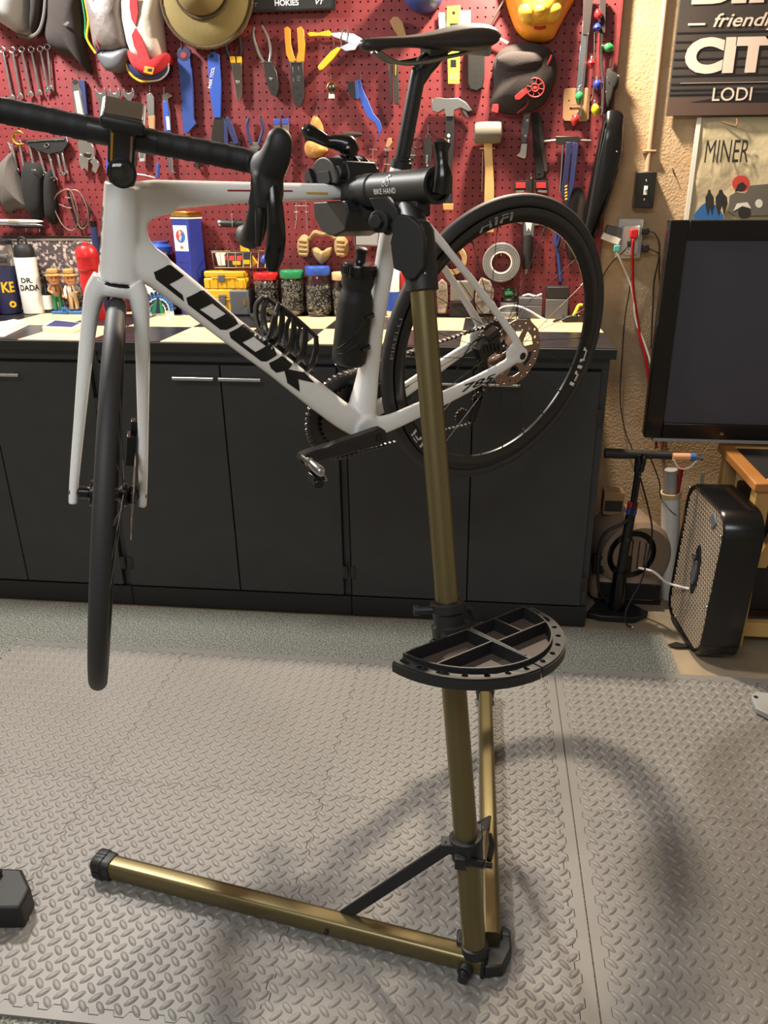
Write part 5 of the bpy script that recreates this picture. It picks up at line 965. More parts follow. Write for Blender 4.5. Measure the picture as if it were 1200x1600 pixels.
for k, (a, b, mt) in enumerate((((-6, 345), (68, 346), 'white_plastic'), ((-4, 350), (66, 352), 'steel'), ((16, 353), (70, 354), 'cloth_black'))):
    item('marker_pen', ('white marker pen lying uppermost in the pen hook at left', 'silver pen lying between two others in the pen hook', 'black pen lying lowest in the pen hook at left')[k], 'pen', [('barrel', mt, Lt(a, b, [(.002, 0), (.0055, .06), (.006, .3), (.006, .85), (.003, .95), (.0008, 1)], .026+.002*k)), ('clip', 'yellow_plastic' if k == 0 else 'chrome', Tb([(a[0]+18, a[1]-1), (a[0]+34, a[1]-1)], .0012, .034))], 'pens in the pen hook')
for x in (41, 62): hook(x, 354, 'steel peg under the pens at left, %s one' % ('nearer the gloves' if x > 50 else 'nearer the picture frame corner'), 10)
# --- behind the bar and under the top tube
item('hand_plane', 'grey flat tool behind the front of the top tube', 'tool', [('blade', 'grey_light', S([(215, 218), (226, 218), (226, 252), (218, 253)], .012, .010)), ('inlay', 'grey_plastic', S([(218, 226), (224, 226), (224, 246), (218, 246)], .0225, .001)), ('foot', 'steel', Tb([(214, 272), (228, 274), (243, 278)], .0028, .020))])
item('blue_bit', 'small blue screwdriver bit standing out above the top tube', 'bit', [('bit', 'blue_plastic', Lt((247, 278), (247, 254), [(.006, 0), (.006, .85), (.004, 1)], .03))])
item('blue_rod', 'blue handle behind the stem left of the head tube', 'tool', [('handle', 'blue_bright', Tb([(170, 236), (168, 262), (169, 266)], .0052, .018)), ('tip', 'chrome', Tb([(169, 226), (171, 238)], .0018, .018))])
item('mini_pump', 'black and chrome mini pump lying on a hook under the top tube', 'pump', [('barrel', 'matt_black', Lt((342, 349), (382, 350), [(.010, 0), (.012, .08), (.012, .92), (.010, 1)], .03)), ('tube', 'chrome', Lt((382, 350), (412, 351), [(.008, 0), (.008, 1)], .03)), ('end_cap', 'steel', Lt((341, 349), (346, 349), [(.011, 0), (.0128, .3), (.0128, 1)], .03)), ('hanger', 'chrome', Tb([(362, 334), (363, 345), (363, 354)], .0018, .045))])
item('wire_rack', 'small chrome wire rack behind the rear of the top tube', 'rack', [('wire', 'chrome', [Tb([(463, 316), (463, 340), (461, 358)], .0016, .03), Tb([(478, 314), (479, 340), (480, 360)], .0016, .03), Tb([(460, 321), (482, 321)], .0016, .028), Tb([(459, 331), (466, 331)], .0018, .034), Tb([(476, 331), (483, 331)], .0018, .034)])])
item('wood_carving', 'carved wooden ornament of two fists and a bearded mouth', 'carving', [('fist', 'wood_carved', Pf([(466, 374), (474, 366), (482, 370), (484, 380), (482, 398), (474, 402), (466, 396), (464, 384)], .012, .028)), ('fist', 'wood_carved', Pf([(524, 372), (534, 367), (543, 376), (545, 390), (541, 400), (532, 402), (524, 396), (522, 384)], .012, .028)), ('brow', 'wood_carved', Tb([(483, 374), (492, 364), (503, 366), (514, 365), (524, 373)], [.006, .010, .008, .010, .006], .02)), ('beard', 'wood_carved', Pf([(486, 388), (496, 386), (504, 392), (512, 387), (520, 387), (516, 400), (508, 410), (503, 414), (497, 409), (489, 398)], .012, .026))] + [('finger', 'wood_carved', Tb([(x, y), (x+13, y+1)], .0062, .036)) for x in (467, 526) for y in (376, 383, 390, 397)]); hook(503, 348, 'steel peg hook above the carved wooden ornament', 14)
item('small_bin', 'small grey plastic bin mounted beside the seat tube', 'bin', [('front', 'grey_light', S([(553, 358), (592, 360), (590, 384), (555, 384)], .050, .004)), ('side', 'grey_plastic', [S([(552, 356), (556, 357), (557, 384), (554, 384)], .004, .05), S([(588, 358), (592, 358), (591, 384), (588, 384)], .004, .05), S([(554, 382), (591, 382), (591, 385), (554, 385)], .004, .05)])])
item('blue_pen', 'blue pen lying in the small grey bin', 'pen', [('pen', 'blue_bright', Lt((572, 372), (592, 354), [(.001, 0), (.004, .15), (.004, 1)], .03))])
# wire basket with its contents
bk = thing('wire_basket', 'chrome wire basket hooked on the pegboard behind the handlebar drop', 'basket', PW(380, 420, .0))
def rim3(y, inx, f0, f1): return [PW(327+inx, y, f0), PW(432-inx, y-1, f0), PW(429-inx, y+2, f1), PW(331+inx, y+2, f1)]
mb = MB(); mb.tube(rim3(392, 0, .004, .09), .0018, 8, closed=True); mb.build('top_rim', 'chrome', bk); mb = MB(); mb.tube(rim3(416, 4, .006, .08), .0016, 8, closed=True); mb.build('bottom_rim', 'chrome', bk)
for k in range(9): x = 331+k*12.2; MB().tube([PW(x, 394, .09), PW(x+4-k*.9, 418, .082), PW(x+4-k*.9, 417, .006)], .0013, 6).build('wire', 'chrome', bk)
for x in (336, 356): MB().tube([PW(x, 380, .002), PW(x+2, 386, .006), PW(x, 391, .006)], .0015, 6).build('hanger', 'chrome', bk)
item('sticker_pack', 'stack of printed cards with red lettering in the wire basket', 'cards', [('card', 'paper_white', S([(336, 396), (350, 396), (352, 415), (341, 415)], .05, .02)), ('card', 'print_dark', S([(344, 398), (392, 394), (392, 415), (346, 416)], .045, .022)), ('print', 'print_red', [S([(346+k*12, 400), (354+k*12, 399.5), (354+k*12, 407), (346+k*12, 407.5)], .0675, .0006) for k in range(3)]), ('print', 'yellow_plastic', [S([(363, 408), (376, 408), (376, 414), (364, 414)], .0675, .0006), S([(380, 406), (390, 406), (390, 413), (380, 413)], .0675, .0006)])])
item('yellow_driver', 'yellow plastic driver lying in the wire basket', 'driver', [('handle', 'yellow_plastic', S([(375, 383), (382, 381), (390, 396), (402, 412), (392, 416), (384, 404), (376, 396)], .03, .018))])
item('blue_scraps', 'crumpled blue plastic piece in the right end of wire basket', 'scrap', [('bag', 'blue_bright', Pf([(408, 402), (414, 397), (420, 401), (421, 410), (414, 415), (408, 411)], .035, .02))])
# ================================================================== THINGS ON THE WORKTOP
def vert(x, yb, yt, wpx):
    b = PZ(x, yb, ZC); Z = (b-CAM).dot(FWD); r = wpx*.5*Z/FPX; Y = min(b.y, (2.862 if x < 160 else 2.902)-r*1.05)
    b = PY(x, yb, Y); b.z = ZC; q = PY(x, yt, Y); return b, q.z-ZC, r
def turned(name, label, cat, x, yb, yt, wpx, parts, group=None, dy=0.0):
    """upright turned object; parts: (name, material, [(radius fraction, height fraction)...])"""
    b, h, r = vert(x, yb, yt, wpx); b = b+V((0, dy, 0)); root = thing(name, label, cat, b, group); out = [root, b, h, r]
    for p in parts:
        m = MB().lathe([(f*r, t*h) for f, t in p[2]], b, ZV, 36); m.build(p[0], p[1], root, sm=35)
    return out
def wrapword(s, b, r, z0, hgt, a0, a1, m, parent, bold=.03):
    """lettering wound round an upright cylinder, angles measured from the side that faces the room"""
    vs, fs, w, h = textmesh(s, 1, bold); fr = V((CAM.x-b.x, CAM.y-b.y, 0)).normalized(); sd = V((-fr.y, fr.x, 0))
    P, F = cut_project([V((v.x/w, v.y/h, 0)) for v in vs], fs, lambda v: b + (fr*math.cos(a0+(a1-a0)*v.x)+sd*math.sin(a0+(a1-a0)*v.x))*(r*1.012) + V((0, 0, z0+hgt*v.y)), .08, ((1, 0, 0),))
    mb = MB(); mb.add(P, F); return mb.build('lettering', m, parent, sm=0, rec=False)
# framed crowd photograph
fp = thing('framed_photo', 'black framed photograph of a crowd leaning on the pegboard', 'picture', PY(70, 489, 2.87))
c4 = [PY(x, y, 2.868) for x, y in ((-60, 369), (155, 369), (170, 488), (-40, 487))]
inn = [c4[0].lerp(c4[2], .03), c4[1].lerp(c4[3], .03), c4[2].lerp(c4[0], .03), c4[3].lerp(c4[1], .03)]
for i in range(4): MB().prism([c4[i], c4[(i+1) % 4], inn[(i+1) % 4], inn[i]], V((0, .022, 0))).build('frame_bar', 'gloss_black', fp, bev=.002)
MB().prism([p+V((0, .008, 0)) for p in inn], V((0, .004, 0))).build('mount_board', 'paper_white', fp)
pi = [inn[0].lerp(inn[2], .03), inn[1].lerp(inn[3], .03), inn[2].lerp(inn[0], .03), inn[3].lerp(inn[1], .03)]; MB().prism([p+V((0, .0065, 0)) for p in pi], V((0, .001, 0))).build('print', 'picture_crowd', fp)
# bottles and cups at the left
t, b, h, r = turned('travel_tumbler', 'navy tumbler with clear upper wall and yellow print at left', 'tumbler', 14, 486, 372, 42, [('body', 'navy', [(.78, 0), (.86, .02), (.95, .55), (1.0, .64)]), ('clear_wall', 'glass', [(1.0, .645), (1.03, .9), (.98, .92)]), ('lid', 'matt_black', [(1.05, .92), (1.05, .97), (.5, 1.0), (.2, 1.03)])])
wrapword('KE', b, r*.92, h*.30, h*.14, -.2, .75, 'yellow_plastic', t)
for a in (.45,): MB().hollow([(.012, -.001), (.012, .002)], [(.005, -.001), (.005, .002)], b+V((r*.75, -r*.55, h*.14)), V((.75, -.65, 0)), 18).build('print_ring', 'yellow_plastic', t)
turned('red_bowl', 'red plastic bowl cut by the left edge of the picture', 'bowl', -26, 494, 462, 46, [('bowl', 'red_plastic', [(.55, 0), (.65, .05), (.95, .9), (1.0, 1.0), (.9, 1.0), (.6, .2)])])
t, b, h, r = turned('white_flask', 'tall white flask with black lid and black lettering', 'flask', 54, 485, 382, 31, [('body', 'white_plastic', [(.92, 0), (1.0, .015), (1.0, .80), (.96, .82)]), ('lid', 'matt_black', [(.9, .82), (.92, .86), (.92, .93), (.8, .97), (.72, 1.0)])])
wrapword('DR.', b, r, h*.46, h*.075, -.75, .28, 'decal_black', t); wrapword('DADA', b, r, h*.35, h*.085, -1.0, .85, 'decal_black', t)
MB().tube(spline([b+V((-.016, 0, h)), b+V((-.014, 0, h*1.07)), b+V((0, 0, h*1.1)), b+V((.014, 0, h*1.07)), b+V((.016, 0, h))], 5), .004, 10).build('carry_loop', 'matt_black', t)
turned('wine_bottle', 'miniature dark wine bottle with white label behind the white flask', 'bottle', 77, 484, 430, 15, [('glass', 'gloss_black', [(.9, 0), (1, .03), (1, .55), (.4, .75), (.36, .98), (.42, 1)]), ('label', 'paper_white', [(1.02, .10), (1.02, .48)])])
t, b, h, r = turned('red_bottle', 'bright red squeeze bottle left of the bicycle head tube', 'bottle', 151, 498, 378, 33, [('body', 'red_plastic', [(.80, 0), (.86, .03), (.84, .3), (.95, .52), (.86, .60), (.88, .64), (1.0, .66), (.98, .80), (1.0, .81)]), ('cap', 'red_plastic', [(1.02, .81), (1.02, .83), (.95, .90), (.70, .95), (.42, .955)]), ('nozzle', 'red_plastic', [(.30, .95), (.30, .985), (.24, 1.0), (.05, 1.003)])])
turned('poster_tube', 'navy cardboard tube standing behind the head tube', 'tube', 166, 491, 345, 10, [('tube', 'blue_dark', [(1, 0), (1, .94)]), ('end_cap', 'gloss_black', [(1.06, .94), (1.06, 1.0)])])
# two bobblehead figurines on a blue plinth
def figure(x, lab, trou, shirt, hatc, flip):
    b = PY(x, 483, 2.822); b = V((b.x, b.y, ZC+.012)); s = .146/.13; root = thing('bobblehead', lab, 'figurine', b)
    f = V((CAM.x-b.x, CAM.y-b.y, 0)).normalized(); q = V((-f.y, f.x, 0))
    def at(l, u, d=0): return b + q*(l*s) + f*(d*s) + V((0, 0, u*s))
    for k in (-1, 1): MB().tube([at(.009*k, .002), at(.0085*k, .025), at(.006*k, .052)], [.0065*s, .0068*s, .0085*s], 12).build('trouser_leg', trou, root); MB().ball(at(.009*k, .002, .004), (.007*s, .007*s, .004*s), 12, 8).build('shoe', 'matt_black', root)
    MB().lathe([(.010*s, .046*s), (.0145*s, .056*s), (.0155*s, .072*s), (.012*s, .082*s), (.005*s, .086*s)], b, ZV, 20).build('torso', shirt, root)
    for k in (-1, 1): MB().tube(spline([at(.014*k, .080), at(.021*k, .066, .003), at(.013*k if k != flip else .021*k, .060 if k != flip else .048, .012)], 4), [.0055*s, .005*s, .0042*s], 10).build('arm', shirt, root); MB().ball(at(.012*k if k != flip else .021*k, .060 if k != flip else .045, .014), .0048*s, 10, 8).build('hand', 'skin_doll', root)
    hd = at(0, .102); h = MB().ball(hd, (.019*s, .018*s, .0215*s), 20, 14).build('head', 'skin_doll', root)
    MB().ball(hd+f*(.0185*s)-V((0, 0, .002*s)), (.004*s, .004*s, .005*s), 10, 8).build('nose', 'skin_doll', h)
    for k in (-1, 1): MB().ball(hd+f*(.0168*s)+q*(.0065*s*k)+V((0, 0, .003*s)), .0022*s, 8, 6).build('eye', 'matt_black', h); MB().ball(hd+q*(.019*s*k), (.004*s, .003*s, .006*s), 10, 8).build('ear', 'skin_doll', h)
    MB().tube([hd+f*(.0165*s)+q*(.007*s*t)-V((0, 0, (.010-.002*abs(t))*s)) for t in (-1, -.4, .4, 1)], .0010, 6).build('mouth', 'red_dark', h)
    MB().lathe([(.028*s, .112*s), (.029*s, .1135*s), (.021*s, .117*s), (.019*s, .120*s), (.0185*s, .130*s), (.014*s, .134*s), (.002*s, .1345*s)], b, ZV, 28).build('hat', hatc, root); MB().lathe([(.0196*s, .1165*s), (.0196*s, .122*s)], b, ZV, 28).build('hat_band', 'hat_trim', root)
    MB().tube([at(0, .082, .011), at(.001, .062, .0165)], [.002, .003], 8).build('tie', 'matt_black', root)
figure(92, 'bobblehead figurine with straw hat and green trousers', 'green_plastic', 'card_tan', 'straw', 1); figure(117, 'bobblehead figurine in cream suit with straw hat', 'tape_tan', 'cloth_white', 'straw', -1)
pl = thing('figurine_plinth', 'light blue plinth with round badge under the two figurines', 'plinth', PY(104, 487, 2.80)); a, e = PY(80, 488, 2.80), PY(126, 488, 2.80); a.z = e.z = ZC
MB().prism([a, e, e+V((0, .035, 0)), a+V((0, .035, 0))], V((0, 0, .0115))).build('base', 'print_blue', pl, bev=.002)
bd = (a+e)/2+V((-.003, -.003, .016)); MB().cyl(bd, bd+V((0, .004, 0)), .013, n=28).build('badge', 'print_blue', pl); word('lettering', '01', bd+V((-.006, -.0006, -.005)), XV, ZV, .012, .010, 'navy', pl, .02)
# flat things in front
def flat(name, label, cat, P, th, mt, top=None):
    q = [PZ(x, y, ZC) for x, y in P]; root = thing(name, label, cat, sum(q, V((0, 0, 0)))/len(q)); MB().prism(q, V((0, 0, th))).build('body', mt, root, bev=.001)
    if top: c = sum(q, V((0, 0, 0)))/len(q); MB().prism([c+(p-c)*.86+V((0, 0, th)) for p in q], V((0, 0, .0008))).build('cover_print', top, root)
    return root
flat('flat_box', 'flat blue and white card box near the worktop edge at left', 'box', [(67, 519), (116, 521), (131, 513), (86, 508)], .018, 'paper_white', 'blue_dark')
flat('paper_sheet', 'white paper sheets lying at the left edge of the worktop', 'paper', [(-40, 528), (6, 527), (46, 508), (26, 501), (-30, 507)], .003, 'paper_white'); flat('notebook', 'pale worn notebook lying on the paper sheets at left', 'notebook', [(0, 522), (30, 513), (42, 507), (22, 503), (-8, 510)], .010, 'cloth_white', 'paper')
# peacock plaque
pk = thing('peacock_plaque', 'blue and white ceramic peacock plaque seen below the head tube', 'plaque', V((PY(246, 494, 2.795).x, 2.80, ZC))); Yp = 2.795
MB().prism([PY(x, y, Yp) for x, y in ((212, 440), (226, 438), (238, 455), (258, 455), (266, 470), (271, 495), (222, 495))], V((0, .014, 0))).build('plate', 'paper_white', pk, bev=.002)
for ring, (rad, n, sz, mt) in enumerate(((9, 7, 3.2, 'blue_bright'), (15, 10, 3.8, 'paper_white'), (15, 10, 2.2, 'navy'), (22, 13, 3.8, 'print_blue'), (27.5, 14, 2.2, 'navy'))):
    for k in range(n):
        a = PI*(.04+.92*k/(n-1)); cx, cy = 246-rad*math.cos(a), 485-rad*math.sin(a)
        if cy < 457: continue
        MB().prism([PY(cx+sz*math.cos(q), cy+sz*1.2*math.sin(q), Yp-.001-.0012*(ring % 3)) for q in [2*PI*j/8 for j in range(8)]], V((0, .003, 0))).build('petal', mt, pk)
MB().prism([PY(x, y, Yp-.004) for x, y in ((236, 490), (240, 472), (246, 466), (252, 472), (257, 490))], V((0, .004, 0))).build('fan', 'green_plastic', pk); MB().prism([PY(x, y, Yp-.006) for x, y in ((243, 490), (245, 472), (244, 464), (248, 464), (248, 472), (250, 490))], V((0, .004, 0))).build('peacock_body', 'navy', pk, bev=.001)
for k in range(5): MB().prism([PY(x, y, Yp-.001) for x, y in el(218+k*3.2, 446+k*7.5, 2.6, 4.5, 8)], V((0, .003, 0))).build('petal', 'blue_dark', pk)
# mug, tin, cases
turned('thermos_mug', 'black insulated mug with blue lid behind the down tube', 'mug', 262, 486, 377, 34, [('body', 'gloss_black', [(.85, 0), (.95, .05), (1.0, .8), (.95, .84)]), ('collar', 'steel', [(.97, .82), (.97, .86)]), ('lid', 'blue_bright', [(1.0, .86), (1.0, .93), (.7, .97), (.66, 1.0)])])
tb = PZ(304, 489, ZC); tb.y = min(tb.y, 2.845); tb.x = PY(304, 489, tb.y).x; th = PY(286, 328, tb.y).z-ZC; tin = thing('blue_tin', 'tall square navy tin with gold lid and round sticker', 'tin', tb); tw_ = .038; Rz = rotm(ZV, -.36)
def tbx(c, d, nm, mt, bev=.003): m = MB().box(tb+Rz @ V(c), d, Rz); return m.build(nm, mt, tin, bev=bev)
tbx((0, tw_*.2, th*.47), (tw_*2, tw_*2, th*.94), 'body', 'tin_blue', .006); tbx((0, tw_*.2, th*.965), (tw_*2+.003, tw_*2+.003, th*.05), 'lid', 'brass', .004); tbx((0, tw_*.2, th*.925), (tw_*2+.004, tw_*2+.004, .005), 'lid_band', 'paper_white', .001)
fc = lambda u, z, o=.001: tb + Rz @ V((u, -tw_*.8-o, z))
MB().prism([fc(u, z) for u, z in ((-.031, th*.62), (.031, th*.62), (.031, th*.86), (-.031, th*.86))], Rz @ V((0, .001, 0))).build('sticker', 'paper_white', tin, bev=.0004)
for nm, mt, P in (('sticker_print', 'print_red', [(.022*math.cos(a), .022*math.sin(a)) for a in [PI*.25+PI*k/10 for k in range(11)]]), ('sticker_print', 'print_blue', [(.022*math.cos(a), .022*math.sin(a)) for a in [PI*1.25+PI*k/10 for k in range(11)]])): MB().prism([fc(u*.95, th*.76+z, .0018) for u, z in P], Rz @ V((0, .0006, 0))).build(nm, mt, tin)
MB().prism([fc(u*.001, th*.76+z*.001, .0026) for u, z in ((-4, 20), (5, 14), (0, 4), (6, 0), (-2, -18), (-6, -4), (0, -2), (-6, 8))], Rz @ V((0, .0006, 0))).build('sticker_print', 'paper_white', tin); MB().prism([fc(u*.001, th*.66+z*.001, .0018) for u, z in ((-8, 0), (0, 5), (9, 1), (6, -6), (-5, -6))], Rz @ V((0, .0006, 0))).build('sticker_print', 'card_tan', tin)
for k in range(5): MB().tube([fc(-.022, th*(.52-.055*k), .0006), fc(.020, th*(.52-.055*k), .0006)], .0012, 6).build('embossing', 'tin_blue', tin)
def case(name, label, x0, x1, yb, yt, Y, d, mt, z0=ZC, black=None):
    a, e, t = PY(x0, yb, Y), PY(x1, yb, Y), PY(x0, yt, Y); h = t.z-PY(x0, yb, Y).z; root = thing(name, label, 'tool case', V(((a.x+e.x)/2, Y+d/2, z0))); W_ = e.x-a.x
    MB().bb((a.x, Y, z0), (e.x, Y+d, z0+h*.62)).build('lower_shell', mt, root, bev=.006, seg=3); MB().bb((a.x+.002, Y+.002, z0+h*.64), (e.x-.002, Y+d, z0+h)).build('lid', mt, root, bev=.006, seg=3)
    for k in range(5):
        x = a.x+W_*(k+.5)/5; MB().bb((x-.006, Y-.0025, z0+.004), (x+.006, Y+.002, z0+h*.55)).build('rib', mt, root, bev=.001)
    MB().bb((a.x+W_*.36, Y-.006, z0+h*.40), (a.x+W_*.52, Y+.002, z0+h*.80)).build('latch', 'grey_plastic', root, bev=.002); MB().bb((a.x+W_*.2, Y-.004, z0+h*.60), (e.x-W_*.2, Y+.002, z0+h*.66)).build('seam', mt, root, bev=.001)
    if black: MB().bb((a.x+W_*.62, Y-.012, z0+.003), (e.x+.008, Y+d+.004, z0+h*.98)).build('end_block', 'grey_plastic', root, bev=.006, seg=3); MB().bb((a.x+W_*.93, Y-.014, z0+h*.42), (a.x+W_*.98, Y-.010, z0+h*.62)).build('badge', 'brass', root)
    return z0+h
Yc = 2.818; zt = case('large_tool_case', 'large yellow tool case with black end standing on the worktop', 320, 388, 490, 449, Yc, .075, 'yellow_plastic', ZC, True); case('small_tool_case', 'small yellow tool case stacked on the larger one', 319, 384, 449, 421, Yc+.004, .065, 'yellow_plastic', zt)
# jars of hardware
def jar(label, x, yb, yt, wpx, lid, fill, kind, sd, lidr=.95):
    b, h, r = vert(x, yb, yt, wpx); root = thing('glass_jar', label, 'jar', b, 'jars of hardware'); rnd = random.Random(sd)
    po = [(r*.9, 0), (r, .006), (r, h*.70), (r*.86, h*.80), (r*.84, h*.86)]; pin_ = [(r*.86, .004), (r*.955, .010), (r*.955, h*.69), (r*.82, h*.79), (r*.80, h*.86)]
    MB().hollow(po, pin_, b, ZV, 40).build('glass', 'glass', root, sm=35); MB().lathe([(r*.88, .0022), (r*.88, .004)], b, ZV, 40).build('glass_base', 'glass', root)
    MB().lathe([(r*lidr, h*.83), (r*lidr*1.02, h*.84), (r*lidr*1.02, h*.97), (r*lidr*.96, h), (r*.1, h)], b, ZV, 40).build('lid', lid, root, bev=.001)
    MB().lathe([(r*.5, .006), (r*.80, .010), (r*.80, h*fill*.92), (r*.3, h*fill*.95)], b, ZV, 20).build('shade_core', 'hardware_shade', root); m = MB()  # dark filler core: shade between the bright pieces put into its colour
    for k in range(420):
        a = rnd.random()*2*PI; q = r*(.90-.10*rnd.random()); z = .012+rnd.random()*h*fill*.95
        if rnd.random() < .18: q = r*.85*math.sqrt(rnd.random()); z = h*fill*(.92+.08*rnd.random())
        c = b+V((q*math.cos(a), q*math.sin(a), z)); d = V((rnd.gauss(0, 1), rnd.gauss(0, 1), rnd.gauss(0, .8))).normalized()
        tn = V((-math.sin(a), math.cos(a), 0)); d = (tn*d.x+V((0, 0, 1))*d.z+V((math.cos(a), math.sin(a), 0))*d.y*.25).normalized()
        L, rr = ((.013, .0013) if kind == 'screw' else (.0024, .0034)); m.cyl(c-d*L*.5, c+d*L*.5, rr, n=5)
    tag(m.build('hardware', 'hardware', root, sm=0, rec=False), kind='stuff')
jar('glass jar of small nuts with red lid', 419, 489, 425, 38, 'red_plastic', .76, 'nut', 1); jar('glass jar of screws with green lid', 459, 489, 422, 37, 'green_plastic', .74, 'screw', 2); jar('tall glass jar of washers with blue lid', 499, 490, 416, 40, 'blue_bright', .60, 'nut', 3, .92); jar('glass jar with cream lid behind the black bottle', 538, 486, 425, 36, 'tape_tan', .55, 'screw', 4)
# behind the seat tube and stand head
turned('spray_can', 'blue and white can behind the seat tube', 'can', 614, 489, 408, 22, [('can', 'white_plastic', [(.9, 0), (1, .02), (1, .8), (.6, .88)]), ('band', 'blue_bright', [(1.02, .1), (1.02, .45)]), ('cap', 'green_plastic', [(.55, .88), (.55, 1.0)])]); turned('red_can', 'red and white can right of the seat tube', 'can', 634, 489, 412, 18, [('can', 'paper_white', [(.9, 0), (1, .02), (1, .86), (.6, .92)]), ('band', 'red_plastic', [(1.02, .5), (1.02, .85)]), ('cap', 'red_plastic', [(.5, .92), (.5, 1)])]); turned('wooden_pin', 'turned cream wooden pin between bottle and seat tube', 'pin', 596, 488, 445, 22, [('pin', 'tape_tan', [(.8, 0), (1, .05), (.9, .45), (.5, .6), (.8, .8), (.5, 1.0)])])
# stone-ended box, globe, small grey boxes
def rough(name, label, P, Y, d, mt, cat):
    m = MB().prism([PY(x, y, Y) for x, y in P], V((0, d, 0))); return tag(m.build(name, mt, bev=.004, seg=2), label, cat)
rough('stone_slab', 'rough grey stone slab left of the dark box under the tape rolls', [(682, 445), (690, 436), (698, 444), (700, 470), (697, 490), (684, 490)], 2.845, .03, 'stone', 'stone'); rough('stone_block', 'rough broken grey stone right of the dark box', [(744, 448), (752, 434), (766, 440), (772, 456), (770, 470), (775, 478), (770, 491), (746, 491), (742, 470)], 2.825, .04, 'stone', 'stone')
bx = thing('dark_box', 'dark wooden box between two rough stones behind the seatstays', 'box', PY(721, 490, 2.84)); a, e = PY(703, 489, 2.84), PY(741, 440, 2.84); MB().bb((a.x, 2.84, ZC), (e.x, 2.90, ZC+.055)).build('lower', 'cloth_black', bx, bev=.003); MB().bb((a.x, 2.842, ZC+.057), (e.x, 2.90, e.z)).build('upper', 'print_grey', bx, bev=.003); MB().bb((a.x+.01, 2.838, ZC+.05), (e.x-.01, 2.842, ZC+.06)).build('seam_strip', 'cloth_dark', bx)
t, b, h, r = turned('snow_globe', 'small glass globe on a pale stepped base inside the rear wheel view', 'globe', 794, 491, 446, 26, [('base', 'grey_light', [(1.0, 0), (1.0, .16), (.94, .17), (.94, .32), (.98, .33), (.98, .48)]), ('collar', 'steel_dark', [(.85, .48), (.95, .55), (.8, .62)]), ('globe', 'glass', [(.6, .60), (.88, .72), (.92, .80), (.8, .92), (.45, .99), (.02, 1.0)])]); MB().ball(b+V((0, 0, h*.76)), (r*.45, r*.45, r*.35), 16, 10).build('scene', 'bulb_green', t)
def cbox(name, label, x0, x1, yb, yt, Y, d, mt, top): a, e = PY(x0, yb, Y), PY(x1, yt, Y); o = thing(name, label, 'box', V(((a.x+e.x)/2, Y+d/2, ZC))); MB().bb((a.x, Y, ZC), (e.x, Y+d, ZC+(e.z-ZC)*.62)).build('drawer', mt, o, bev=.002); MB().bb((a.x, Y+.002, ZC+(e.z-ZC)*.64), (e.x, Y+d, e.z)).build('lid', top, o, bev=.002)
cbox('grey_box', 'low grey plastic box with crumpled white cord on top', 810, 848, 491, 466, 2.83, .06, 'grey_plastic', 'grey_plastic'); cbox('black_box', 'taller grey and black box beside the low grey box', 852, 890, 491, 449, 2.83, .065, 'grey_plastic', 'matt_black')
m = MB(); q = [PZ(776, 499, ZC)+V((0, 0, .004)), PZ(777, 500, ZC)+V((0, 0, .030)), PZ(786, 500, ZC)+V((0, 0, .045)), PZ(806, 501, ZC)+V((0, 0, .050)), PZ(824, 502, ZC)+V((0, 0, .038)), PZ(842, 502, ZC)+V((0, 0, .016)), PZ(855, 503, ZC)+V((0, 0, .0035))]
tag(MB().tube(spline(q, 6), .0035, 10).build('white_cable', 'white_plastic'), 'white cable arching over the worktop behind the rear wheel', 'cable'); z9 = PY(830, 466, 2.83).z; tag(MB().tube(spline([V((PY(816, 466, 2.86).x, 2.862, z9+.003)), V((PY(826, 466, 2.86).x, 2.868, z9+.008)), V((PY(836, 466, 2.86).x, 2.856, z9+.004)), V((PY(846, 466, 2.86).x, 2.866, z9+.010))], 6), .004, 10).build('cord_knot', 'white_plastic'), 'short twisted white cord lying on the low grey box', 'cord'); tag(MB().ball(PZ(819, 497, ZC)+V((0, 0, .0085)), .0085, 14, 10).build('white_bead', 'white_plastic'), 'small white ball on the worktop in front of grey boxes', 'ball')
tl_ = thing('tail_light', 'black clip-on light with yellow strap near the worktop corner', 'light', PZ(890, 504, ZC)); c = PZ(890, 503, ZC); MB().box(c+V((0, 0, .011)), (.05, .03, .022), rotm(ZV, .2)).build('body', 'matt_black', tl_, bev=.004); MB().tube([c+V((-.02, -.004, .012)), c+V((-.05, -.012, .006)), c+V((-.058, -.016, .002))], [.006, .005, .003], 8).build('clip', 'matt_black', tl_); MB().tube(spline([c+V((.012, 0, .020)), c+V((.020, 0, .04)), c+V((.028, .004, .056)), c+V((.040, .004, .058))], 4), [.006, .006, .004], 8).build('strap', 'yellow_neon', tl_); MB().box(c+V((.04, .004, .012)), (.035, .028, .024)).build('mount', 'gloss_black', tl_, bev=.004)
flat('black_strap', 'black coiled strap lying on the worktop behind the bottle cage', 'strap', [(388, 492), (412, 492), (424, 504), (402, 506)], .010, 'cloth_black')
